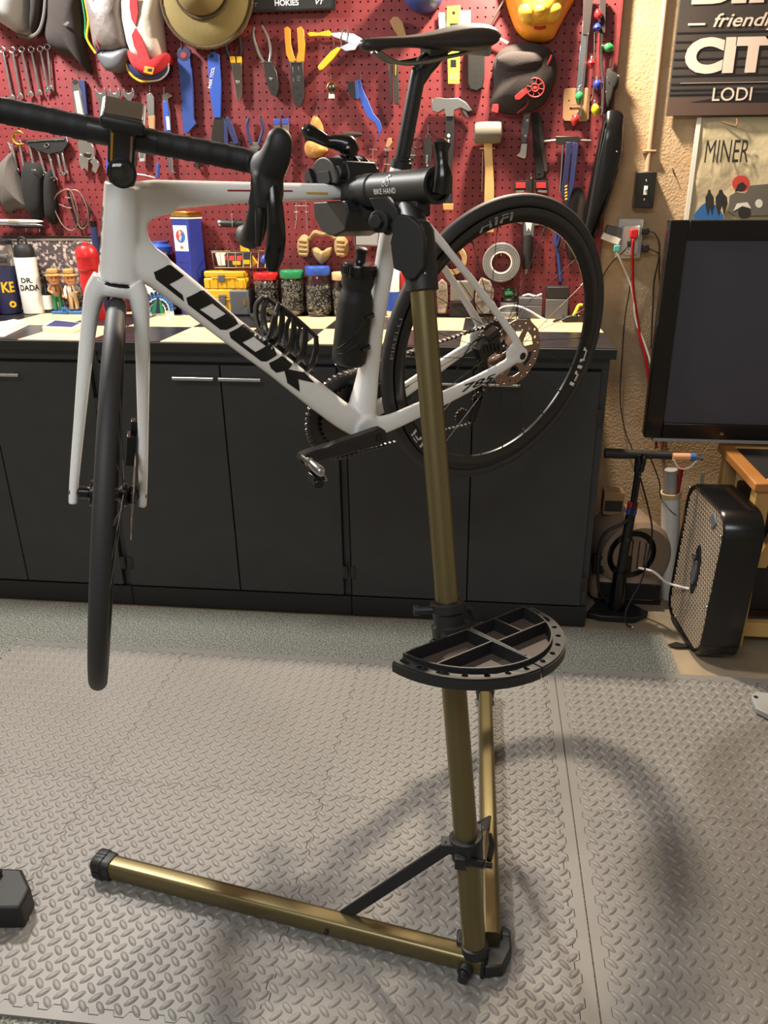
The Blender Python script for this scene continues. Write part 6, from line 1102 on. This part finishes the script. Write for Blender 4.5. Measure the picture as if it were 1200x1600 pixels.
# ================================================================== THE STUCCO WALL AND THE CORNER AT RIGHT
WL = 2.935
def QW(x, y, off=0.0): return PY(x, y, WL-off)
cn = thing('conduit', 'painted metal conduit running down the stucco wall to the switch', 'conduit', QW(1010, 268, .01)); MB().cyl(QW(1044, -40, .012), QW(1011, 268, .012), .0085, n=16).build('pipe', 'wood_conduit', cn)
m = MB(); q = QW(1014.5, 236, .012); m.box(q, (.045, .02, .006)); m.build('strap', 'wood_conduit', cn, bev=.002)
sw = thing('light_switch', 'surface-mounted switch with dark steel plate and white toggle', 'switch', QW(1007, 326, .02)); a, e = QW(990, 326, .045), QW(1027, 268, .045)
MB().bb((a.x, WL-.045, a.z), (e.x, WL-.001, e.z)).build('box', 'steel_dull', sw, bev=.003); MB().bb((a.x+.001, WL-.049, a.z+.002), (e.x-.001, WL-.045, e.z-.002)).build('plate', 'steel_dark', sw, bev=.002); c = (a+e)/2
MB().bb((c.x-.006, WL-.052, c.z-.014), (c.x+.006, WL-.048, c.z+.014)).build('toggle_slot', 'paper_white', sw); MB().box((c.x, WL-.058, c.z+.004), (.007, .016, .008), rotm(XV, .5)).build('toggle', 'white_plastic', sw, bev=.001)
for dz in (-.03, .03): MB().ball((c.x, WL-.049, c.z+dz), (.004, .002, .004), 10, 6).build('screw', 'steel', sw)
ol = thing('outlet_adapter', 'white multi-socket wall adapter crowded with plugs', 'outlet', QW(985, 404, .02)); a, e = QW(958, 404, .05), QW(1008, 342, .05)
MB().bb((a.x+.008, WL-.04, a.z), (e.x, WL-.001, e.z)).build('back_box', 'white_plastic', ol, bev=.006); MB().bb((a.x+.02, WL-.062, a.z+.012), (e.x-.012, WL-.04, e.z-.02)).build('front', 'white_plastic', ol, bev=.008, seg=3)
for k in range(3): MB().ball((a.x+.045+.002*k, WL-.0625, a.z+.022+.009*k), .0022, 8, 6).build('socket_hole', 'cab_gap', ol)
def cord(name, label, pts, r, mt, cat='cord', plug=None):
    P = [QW(x, y, o) for x, y, o in pts]; root = thing(name, label, cat, P[-1]); MB().tube(spline(P, 6), r, 10).build('cable', mt, root)
    if plug: MB().box(P[0]+V(plug[1]), plug[2]).build('plug', plug[0], root, bev=.003)
cord('extension_lead', 'thick red extension cord plugged into the wall adapter', [(990, 366, .075), (989, 378, .085), (988, 400, .07), (989, 445, .035), (993, 480, .03), (1000, 525, .03), (1009, 560, .03), (1014, 600, .03), (1020, 640, .03), (1026, 700, .03)], .0052, 'red_plastic', plug=('red_plastic', (0, -.002, .002), (.026, .024, .028)))
cord('power_lead', 'white cord with teal plug left of the red cord', [(963, 392, .075), (968, 402, .07), (978, 425, .04), (986, 445, .03), (991, 470, .03), (992, 490, .03), (998, 515, .03), (1008, 540, .03), (1018, 575, .03), (1022, 620, .03)], .0042, 'white_plastic', plug=('teal_plastic', (0, 0, .008), (.022, .022, .022)))
cord('thin_black_cord', 'thin black cord looping left from the wall adapter', [(984, 380, .07), (975, 392, .075), (958, 408, .06), (944, 428, .03), (938, 450, .02)], .002, 'matt_black', plug=('matt_black', (0, 0, 0), (.016, .02, .018)))
cord('long_black_cord', 'long thin black cable hanging down the stucco wall', [(989, 404, .03), (984, 450, .02), (976, 500, .014), (972, 560, .012), (969, 620, .012), (976, 670, .014), (989, 705, .016), (1000, 745, .015)], .0018, 'matt_black')
cord('adapter_cord', 'black cord from the upper right plug of the wall adapter', [(1010, 361, .045), (1022, 364, .05), (1030, 380, .05), (1029, 405, .04), (1022, 440, .03), (1020, 480, .03), (1017, 545, .03)], .0026, 'matt_black', plug=('matt_black', (-.004, 0, 0), (.022, .024, .022)))
cord('second_adapter_cord', 'black cord from the lower right plug of the wall adapter', [(1010, 388, .045), (1022, 392, .05), (1030, 400, .05), (1030, 430, .035), (1033, 460, .03), (1040, 500, .03)], .0026, 'matt_black', plug=('matt_black', (-.004, 0, 0), (.022, .024, .026)))
pa = thing('charger_brick', 'flat charger with white label plugged into the left of adapter', 'charger', QW(955, 380, .06)); MB().box(QW(958, 360, .065), (.05, .03, .028), rotm(YV, .2)).build('body', 'grey_plastic', pa, bev=.003); MB().box(QW(954, 373, .07), (.064, .026, .022), rotm(YV, .35)).build('label_block', 'paper_white', pa, bev=.002)
# --- poster and paper bag
po = thing('wall_poster', 'dark poster with big white lettering on the stucco wall', 'poster', QW(1130, 181, .02)); OF = .03
def QP(x, y, o=0.0): return QW(x, y, OF+o)
bl_, tl2 = QP(1042, 181), QP(1060, -120); wd_ = .62; tr2 = V((bl_.x+wd_, bl_.y, tl2.z)); br2 = V((bl_.x+wd_, bl_.y, bl_.z)); tl2 = V((bl_.x, bl_.y, tl2.z))
MB().prism([bl_, br2, tr2, tl2], V((0, .018, 0))).build('board', 'poster_dark', po, bev=.001)
zg = QP(1045, 153).z; MB().bb((bl_.x, bl_.y-.0012, bl_.z), (br2.x, bl_.y-.0002, zg)).build('ground_print', 'poster_brown', po)
for y in (52, 66, 79, 93, 106, 119, 132, 141, 148): z = QP(1048, y).z; MB().bb((bl_.x+.001, bl_.y-.0014, z-.0022), (br2.x, bl_.y-.0002, z+.0022)).build('plank_line', 'poster_line', po)
MB().prism([QP(x, y, .0016) for x, y in ((1078, 160), (1112, 154), (1196, 148), (1230, 120), (1250, 120), (1230, 160))], V((0, .001, 0))).build('shadow_print', 'poster_line', po)
def pw(s, x0, x1, yb, yt, bold=0, shear=0, o=.0024): a, b2, t2 = QP(x0, yb, o), QP(x1, yb, o), QP(x0, yt, o); word('lettering', s, a, XV, ZV, b2.x-a.x, t2.z-a.z, 'poster_text', po, bold, shear)
pw('BIKE', 1080, 1300, 7, -60, .055); pw('friendly', 1113, 1218, 49, 21, .012, .28); pw('CITY', 1067, 1256, 116, 59, .055); pw('LODI', 1112, 1173, 158, 137, .006)
for x0, x1, y0, y1 in ((1075, 1102, 36, 40), (1063, 1300, 126.5, 130)): a, b2 = QP(x0, y1, .002), QP(x1, y0, .002); MB().bb((a.x, a.y-.001, a.z), (b2.x, a.y, b2.z)).build('rule', 'poster_text', po)
bg = thing('paper_bag', 'pale paper bag print pinned under the dark poster', 'paper bag', QW(1140, 345, .02))
def QB(x, y, o=0.0): return QW(x, y, .014+o)
m = MB(); a = QB(1090, 184); b2 = QB(1068, 352); X0 = (a.x+b2.x)/2; W2, n = .46, 14; P = []
for j in range(n+1):
    for i in range(n+1): u, v = i/n, j/n; P.append(V((X0+W2*u, a.y-.002*math.sin(9*u+3*v)-.0015*math.sin(14*v+5*u)-.004*(u < .04), a.z+(b2.z-a.z)*v)))
m.add(P, [(j*(n+1)+i, j*(n+1)+i+1, (j+1)*(n+1)+i+1, (j+1)*(n+1)+i) for j in range(n) for i in range(n)]); o = m.build('sheet', 'paper', bg, sm=60); sd = o.modifiers.new('thick', 'SOLIDIFY'); sd.thickness = .002
MB().bb((X0-.002, a.y-.008, b2.z), (X0+.012, a.y-.003, a.z)).build('side_fold', 'paper_white', bg)
a, b2, t2 = QB(1100, 254, .012), QB(1168, 254, .012), QB(1100, 219, .012); word('lettering', 'MINER', a, XV, ZV, b2.x-a.x, t2.z-a.z, 'print_dark', bg, .0)
def pr2(P, mt, o): MB().prism([QB(x, y, o+.005) for x, y in P], V((0, .0008, 0))).build('print', mt, bg)
pr2(el(1158, 287, 14, 13), 'print_red', .0068); pr2([(1084+46*k/16, 336-20*math.sin(PI*k/16)) for k in range(17)]+[(1130, 344), (1084, 344)], 'print_blue', .0068)
for cx, sc in ((1108, .8), (1126, 1.1)): pr2([(cx-7*sc, 322), (cx-7*sc, 308), (cx-3*sc, 302), (cx-2*sc, 297), (cx+2*sc, 296), (cx+4*sc, 302), (cx+9*sc, 308), (cx+10*sc, 318), (cx+5*sc, 336), (cx+2*sc, 322), (cx-3*sc, 336)], 'print_dark', .0076)
pr2([(1138, 330), (1140, 306), (1150, 300), (1165, 302), (1172, 290), (1215, 286), (1215, 336), (1150, 338)], 'print_grey', .0072); pr2(el(1186, 318, 6, 7, 10), 'paper_white', .0078); pr2(el(1163, 332, 10, 9, 12), 'print_dark', .008); pr2([(1146, 330), (1152, 318), (1168, 316), (1174, 326), (1160, 322)], 'paper_white', .0084); pr2([(1148, 300), (1153, 288), (1160, 284), (1166, 290), (1160, 298)], 'print_dark', .0082)
tag(MB().tube(spline([QB(1128, 190, .01), QB(1148, 196, .014), QB(1152, 190, .014), QB(1150, 184, .012)], 4), .002, 8).build('bag_tie', 'card_tan'), 'short twisted tie pinned on the paper bag', 'tie'); tag(MB().tube(spline([QW(1051, 263, .002), QW(1052, 268, .012), QW(1055, 276, .012)], 4), .0016, 6).build('wall_nail', 'steel_dark'), 'small bent nail in the stucco beside the paper bag', 'nail')
# --- monitor on the wall
YM = 2.56; mon = thing('monitor', 'large black screen with glossy bezel hung on the stucco wall', 'monitor', PY(1110, 684, YM)); a, e = PY(1010, 683, YM), PY(1047, 344, YM); xm = min(a.x, e.x); zb, zt2 = PY(1010, 684, YM).z, PY(1047, 344, YM).z; xw = xm+1.05
MB().bb((xm, YM+.0122, zb), (xw, YM+.05, zt2)).build('housing', 'gloss_black', mon, bev=.006)
bz = .058
for p0, p1 in (((xm, YM, zb), (xm+bz, YM+.012, zt2)), ((xw-bz, YM, zb), (xw, YM+.012, zt2)), ((xm+bz, YM, zb), (xw-bz, YM+.012, zb+bz*.9)), ((xm+bz, YM, zt2-bz), (xw-bz, YM+.012, zt2))): MB().bb(p0, p1).build('bezel', 'gloss_black', mon, bev=.003)
MB().bb((xm+bz, YM+.008, zb+bz*.9), (xw-bz, YM+.011, zt2-bz)).build('screen', 'monitor_reflection', mon); MB().bb((xm+.03, YM+.004, zb-.014), (xw-.03, YM+.04, zb-.001)).build('speaker_bar', 'grey_light', mon, bev=.003); MB().bb((xm+.35, YM+.05, zb+.2), (xw-.35, WL, zt2-.2)).build('wall_mount', 'matt_black', mon); MB().box((xm+.25, YM-.0005, zb+.02), (.012, .002, .008)).build('button', 'steel_dull', mon)
for k, x in enumerate((1027, 1037, 1042)): MB().tube(spline([PY(x, 680, 2.60), PY(x-1, 692, 2.60), PY(x-4+2*k, 702, 2.61)], 4), .0018, 6).build('dangling_wire', 'red_dark' if k else 'matt_black', mon)
# --- wooden table
tx0, ty0, ty1, tz = .800, 2.20, 2.60, .552; tbl = thing('wooden_table', 'pine table with inset black top at the right edge', 'table', (1.2, 2.4, -.012))
MB().bb((tx0, ty0, tz-.028), (tx0+.045, ty1, tz)).build('rim', 'wood_orange', tbl, bev=.004); MB().bb((tx0+.045, ty0, tz-.028), (1.6, ty0+.05, tz)).build('rim', 'wood', tbl, bev=.004); MB().bb((tx0+.045, ty1-.04, tz-.028), (1.6, ty1, tz)).build('rim', 'wood', tbl, bev=.004); MB().bb((tx0+.045, ty0+.05, tz-.026), (1.6, ty1-.04, tz-.006)).build('top_inset', 'cloth_black', tbl)
for x in (tx0+.035, 1.56):
    for y in (ty0+.04, ty1-.04): MB().bb((x-.022, y-.022, -.012), (x+.022, y+.022, tz-.028)).build('leg', 'wood_pine', tbl, bev=.003)
MB().bb((tx0+.02, ty0+.02, .025), (1.6, ty0+.05, .075)).build('lower_rail', 'wood_pine', tbl, bev=.003); MB().prism([V((tx0+.06, ty0+.06, .25)), V((tx0+.10, ty0+.06, .25)), V((tx0+.20, ty0+.06, tz-.03)), V((tx0+.15, ty0+.06, tz-.03))], V((0, .03, 0))).build('diagonal_brace', 'wood_pine', tbl, bev=.002)
tag(MB().bb((.875, 2.30, .075), (1.50, 2.58, .43)).build('subwoofer', 'matt_black', bev=.008), 'black box standing on the lower rail of the pine table', 'box'); tag(MB().puff([V((.945+.06*math.cos(a), 2.36, .478+.042*math.sin(a))) for a in [2*PI*k/10 for k in range(10)]], TOW, .05, back=.05).build('white_bundle', 'cloth_white'), 'crumpled white cloth bundle on the black box under the table', 'cloth')
# --- box fan leaning on the table
FX0, FY0, FY1, FH, FT = .662, 2.085, 2.420, .490, .105; fan = thing('box_fan', 'black box fan with pale wire grille leaning by the table', 'fan', (.72, 2.25, 0)); lean = .035
def fw_(y, z, d=0.0): return V((FX0+.028*(2.42-y)/.335+lean*z+d, y, z))
def rr(ins, n=7, r=.075):
    P = []
    for cy, cz, a0 in ((FY1-ins-r, FH-ins-r, 0), (FY0+ins+r, FH-ins-r, PI/2), (FY0+ins+r, ins+r, PI), (FY1-ins-r, ins+r, 1.5*PI)):
        for k in range(n): a = a0+PI/2*k/(n-1); P.append((cy+r*math.cos(a), cz+r*math.sin(a)))
    return P
out, inn2 = rr(0), rr(.016, r=.062); m = MB()
m.ring([[fw_(y, z, -.004) for y, z in inn2], [fw_(y, z, -.006) for y, z in rr(.006, r=.07)], [fw_(y, z, .004) for y, z in out], [fw_(y, z, FT) for y, z in out], [fw_(y, z, FT) for y, z in inn2], [fw_(y, z, .05) for y, z in inn2]], closed=True); m.build('housing', 'gloss_black', fan, sm=45)
m = MB(); m.add([fw_(y, z, .045) for y, z in inn2], [tuple(range(len(inn2)))]); m.build('dark_interior', 'cab_gap', fan, sm=0)
def inside(y, z):
    r = .062; y0, y1, z0, z1 = FY0+.016, FY1-.016, .016, FH-.016
    if not (y0 < y < y1 and z0 < z < z1): return False
    cy = min(max(y, y0+r), y1-r); cz = min(max(z, z0+r), z1-r); return math.hypot(y-cy, z-cz) <= r or (y == cy or z == cz)
m = MB(); stp = .0165
for sgn in (1, -1):
    for k in range(-40, 60):
        pts = []
        for i in range(200):
            z = FH*i/199; y = FY0 + k*stp + sgn*(z-FH/2)*.62
            if inside(y, z): pts.append((y, z))
        if len(pts) > 3: m.tube([fw_(*pts[0], .0), fw_(*pts[-1], .0)], .0024, 5, cap=False)
tag(m.build('grille', 'fan_grille', fan, sm=0, rec=False), kind='stuff')
cy, cz = (FY0+FY1)/2-.01, FH*.50
m = MB(); m.prism([fw_(cy+.030*math.cos(a), cz+.085*math.sin(a), -.004) for a in [2*PI*k/24 for k in range(24)]], V((.012, 0, 0))); hb = m.build('hub_plate', 'matt_black', fan, bev=.002); m = MB(); m.prism([fw_(cy+.018*math.cos(a), cz-.012+.042*math.sin(a), -.010) for a in [2*PI*k/20 for k in range(20)]], V((.008, 0, 0))); m.build('hub_boss', 'grey_plastic', hb, bev=.002)
m = MB(); m.tube([fw_(cy+.004, cz+.035, -.016), fw_(cy-.004, cz+.055, -.016)], .004, 8); m.tube([fw_(cy+.02, cz+.042, -.014), fw_(cy-.006, cz+.044, -.014)], .003, 8); m.build('hub_clip', 'steel', hb)
m = MB(); m.prism([fw_(FY0+.07, FH-.05, -.006), fw_(FY0+.10, FH-.03, -.006), fw_(FY0+.13, FH-.055, -.006), fw_(FY0+.09, FH-.08, -.006)], V((.006, 0, 0))); m.build('control_knob', 'grey_plastic', fan, bev=.003)
for y, z in ((FY1-.02, FH-.03), (FY0+.02, FH-.07), (FY0+.015, .19), (FY1-.10, .03)): MB().ball(fw_(y, z, -.007), .0045, 10, 6).build('screw', 'steel', fan)
tag(MB().tube(spline([V((.545, 2.40, .165)), V((.585, 2.36, .172)), V((.62, 2.31, .160)), fw_(cy+.01, cz-.075, -.006)], 6), .0042, 8).build('fan_cord', 'white_plastic'), 'white cord running into the hub of the box fan', 'cord')
tag(MB().prism([PZ(x, y, -.007) for x, y in ((1043, 1009), (1056, 1005), (1068, 1008), (1078, 1006), (1074, 1013), (1056, 1013))], V((0, 0, .006))).build('cable_tie', 'matt_black', bev=.001), 'flat black scrap on the carpet left of the box fan', 'scrap')
# --- floor pump
pb_ = V((.482, 2.385, -.012)); pmp = thing('floor_pump', 'tall black floor pump with T handle beside the cabinet', 'pump', pb_); phz = PY(995, 708, 2.385).z
MB().prism([pb_+V((x, y, .004)) for x, y in ((-.105, -.035), (-.06, -.055), (.055, -.058), (.108, -.010), (.055, .05), (-.06, .05))], V((0, 0, .022))).build('base_foot', 'matt_black', pmp, bev=.004)
tp_ = pb_+V((.020, .0, phz)); MB().tube([pb_+V((0, 0, .02)), pb_+V((.0, 0, .17))], [.028, .022], 20).build('lower_socket', 'gloss_black', pmp); MB().tube([pb_+V((0, 0, .15)), pb_.lerp(tp_, .72)], .0155, 18).build('barrel', 'matt_black', pmp); MB().tube([pb_.lerp(tp_, .70), tp_], .009, 14).build('rod', 'gloss_black', pmp)
MB().lathe([(.017, 0), (.017, .012)], pb_.lerp(tp_, .50), tp_-pb_, 18).build('clamp_ring', 'steel_dark', pmp); MB().lathe([(.0168, 0), (.0168, .020)], pb_.lerp(tp_, .66), tp_-pb_, 18).build('band', 'blue_bright', pmp); MB().lathe([(.0166, 0), (.0166, .018)], pb_.lerp(tp_, .70), tp_-pb_, 18).build('band', 'red_dark', pmp)
hl, hr = PY(945, 708, 2.385), PY(1052, 712, 2.385); T9 = spline([hl, hl.lerp(hr, .25), hl.lerp(hr, .5)+V((0, 0, .0)), hl.lerp(hr, .75), hr], 4); MB().tube(T9, [.016, .016, .014, .012, .013], 16).build('handle', 'matt_black', pmp); MB().tube([tp_+V((0, 0, -.05)), tp_+V((0, 0, .012))], [.014, .016], 14).build('handle_stem', 'matt_black', pmp)
MB().tube(spline([tp_+V((-.008, -.016, .01)), tp_+V((.0, -.022, -.05)), tp_+V((-.014, -.02, -.20)), pb_+V((-.075, -.02, .30)), pb_+V((-.07, -.01, .12)), pb_+V((-.03, 0, .05))], 6), .0055, 10).build('hose', 'matt_black', pmp); MB().tube(spline([tp_+V((.006, -.018, .014)), tp_+V((.008, -.026, .0)), tp_+V((.004, -.024, -.04))], 4), .0075, 10).build('hose_head', 'gloss_black', pmp)
cordP = [PY(1016, 714, 2.37), PY(1030, 752, 2.38), PY(1032, 775, 2.36), PY(1045, 795, 2.30), PY(1056, 805, 2.25)]; tag(MB().tube(spline(cordP, 6), .0022, 8).build('lamp_cord', 'matt_black'), 'thin black cord between pump handle and box fan', 'cord'); cordQ = [PY(1000, 745, 2.35), PY(1012, 790, 2.36), PY(1019, 830, 2.36), PY(1012, 870, 2.37), PY(1003, 905, 2.33), PY(990, 930, 2.30), PY(978, 955, 2.28), PY(979, 975, 2.265), PZ(987, 980, -.002)]; tag(MB().tube(spline(cordQ, 6), .0028, 8).build('charging_cord', 'matt_black'), 'black cord hanging past the heater with a bright plug on the floor', 'cord'); tag(MB().ball(PZ(988, 980, .002), .0055, 12, 8).build('cord_plug', 'chrome'), 'bright metal plug at the end of the hanging black cord', 'plug')
jh = thing('rope_handle', 'pink handle with blue collar and metal tip at the end of pump handle', 'handle', hr); MB().tube([hr+V((-.006, -.018, .002)), hr+V((.050, -.018, .003))], .012, 16).build('grip', 'skin_doll', jh); MB().lathe([(.0125, 0), (.013, .005), (.011, .018)], hr+V((.046, -.018, .003)), XV, 18).build('collar', 'print_blue', jh); MB().lathe([(.006, 0), (.006, .012), (.010, .016), (.010, .024)], hr+V((.062, -.018, .003)), XV, 18).build('tip', 'steel', jh); MB().tube(spline([hr+V((-.004, -.03, -.004)), hr+V((.015, -.03, -.03)), hr+V((.045, -.03, -.028)), hr+V((.066, -.026, -.006))], 5), .0028, 8).build('loop', 'white_plastic', jh)
# --- blower heater and white tube behind the pump
ht_ = thing('blower_heater', 'round grey-brown blower heater standing behind the floor pump', 'heater', (.575, 2.60, -.012)); hc2 = V((.530, 2.56, .170))
MB().lathe([(.02, -.105), (.115, -.10), (.130, -.085), (.130, .085), (.115, .10), (.02, .105)], hc2, V((.25, -1, 0)), 40).build('drum', 'heater_body', ht_, sm=40); MB().lathe([(.020, .102), (.085, .104), (.088, .112), (.070, .114), (.066, .106)], hc2+V((-.03, 0, .02)), V((.25, -1, 0)), 36).build('intake_ring', 'gloss_black', ht_)
for k in range(7): q = hc2+V((.25, -1, 0)).normalized()*.112+V((-.03, 0, .02)); MB().tube([q+V((-.066+.022*k, 0, -.055+.002*abs(k-3)*abs(k-3))), q+V((-.066+.022*k, 0, .055-.002*abs(k-3)*abs(k-3)))], .0018, 6).build('intake_bar', 'steel_dark', ht_)
MB().bb((.395, 2.44, .005), (.645, 2.62, .105)).build('outlet_body', 'heater_body', ht_, bev=.035, seg=4); MB().bb((.425, 2.436, .025), (.635, 2.445, .085)).build('outlet_mouth', 'cab_gap', ht_, bev=.02, seg=3); MB().bb((.42, 2.47, -.012), (.65, 2.60, .006)).build('foot', 'matt_black', ht_); word('lettering', 'Lasko', V((.425, 2.440, .150)), XV, ZV, .085, .020, 'decal_grey', ht_, .0); MB().bb((.40, 2.444, .118), (.53, 2.47, .185)).build('badge_panel', 'matt_black', ht_, bev=.004)
wtb = thing('white_tube', 'worn white plastic tube leaning behind the box fan', 'tube', PZ(1030, 935, -.012)); a = V((.695, 2.535, -.010)); e = V((PY(1048, 770, 2.52).x, 2.52, PY(1048, 770, 2.52).z)); L = (e-a).length; MB().hollow([(.030, 0), (.031, L)], [(.027, .004), (.028, L)], a, e-a, 28).build('tube', 'white_plastic', wtb); MB().hollow([(.0345, L-.012), (.0345, L+.004)], [(.028, L-.012), (.028, L+.004)], a, e-a, 28).build('rim', 'tape_tan', wtb)
for k in range(5): q = a.lerp(e, .3+.11*k)+V((-.026+.002*k, -.014, 0)); MB().box(q, (.006, .008, .014)).build('scuff_label', 'card_tan', wtb)
st_ = thing('grey_roll', 'plain grey roll standing in the white tube', 'roll', e); d9 = (e-a).normalized(); MB().cyl(a.lerp(e, .5), e+d9*.085, .021, n=20).build('roll', 'grey_light', st_); tag(MB().tube([a.lerp(e, .9)+V((.014, -.01, 0)), e+V((.020, -.012, .10))], [.006, .009], 10).build('red_stick', 'red_dark'), 'dark red stick poking out of the white tube', 'stick'); tag(MB().cyl(V((.775, 2.60, .0)), V((.766, 2.60, PY(1088, 738, 2.6).z)), .006, n=10).build('green_rod', 'rod_green'), 'thin pale green rod standing behind the box fan', 'rod')
bxs = thing('shelf_box', 'small brown box standing on the blower heater', 'box', (.47, 2.60, .32)); MB().bb((.435, 2.57, .285), (.505, 2.63, .37)).build('carton', 'card_tan', bxs, bev=.003); MB().bb((.44, 2.568, .30), (.50, 2.571, .34)).build('label', 'print_dark', bxs)
# --- foot of some equipment at left, bracket at right
eq = thing('equipment_foot', 'black angular rubber foot at the left edge of the mats', 'foot', (-.98, 1.04, 0)); top = [PZ(x, y, .060) for x, y in ((-60, 1352), (34, 1357), (47, 1386), (30, 1418), (-60, 1420))]; m = MB(); bot = [PZ(x, y, .0) for x, y in ((-60, 1440), (10, 1440), (36, 1428), (20, 1452), (-60, 1456))]
m.add(top+[V((p.x, p.y, .003)) for p in top], [tuple(range(5)), tuple(range(9, 4, -1))]+[(i, i+5, (i+1) % 5+5, (i+1) % 5) for i in range(5)]); m.build('block', 'matt_black', eq, bev=.006); MB().box(V((top[1].x-.08, top[1].y-.03, .068)), (.10, .03, .012)).build('strap', 'cloth_black', eq, bev=.003)
bk_ = thing('metal_bracket', 'grey metal bracket foot at the right edge of the mats', 'bracket', PZ(1195, 1100, 0)); m = MB(); m.prism([PZ(x, y, .022) for x, y in ((1174, 1088), (1180, 1080), (1200, 1082), (1240, 1086), (1240, 1122), (1205, 1118), (1182, 1106))], V((0, 0, -.018))); m.build('foot', 'grey_light', bk_, bev=.003); c9 = PZ(1181, 1089, .0225); m = MB(); m.cyl(c9, c9+V((0, 0, .001)), .006, n=14); m.build('bolt_hole', 'cab_gap', bk_)
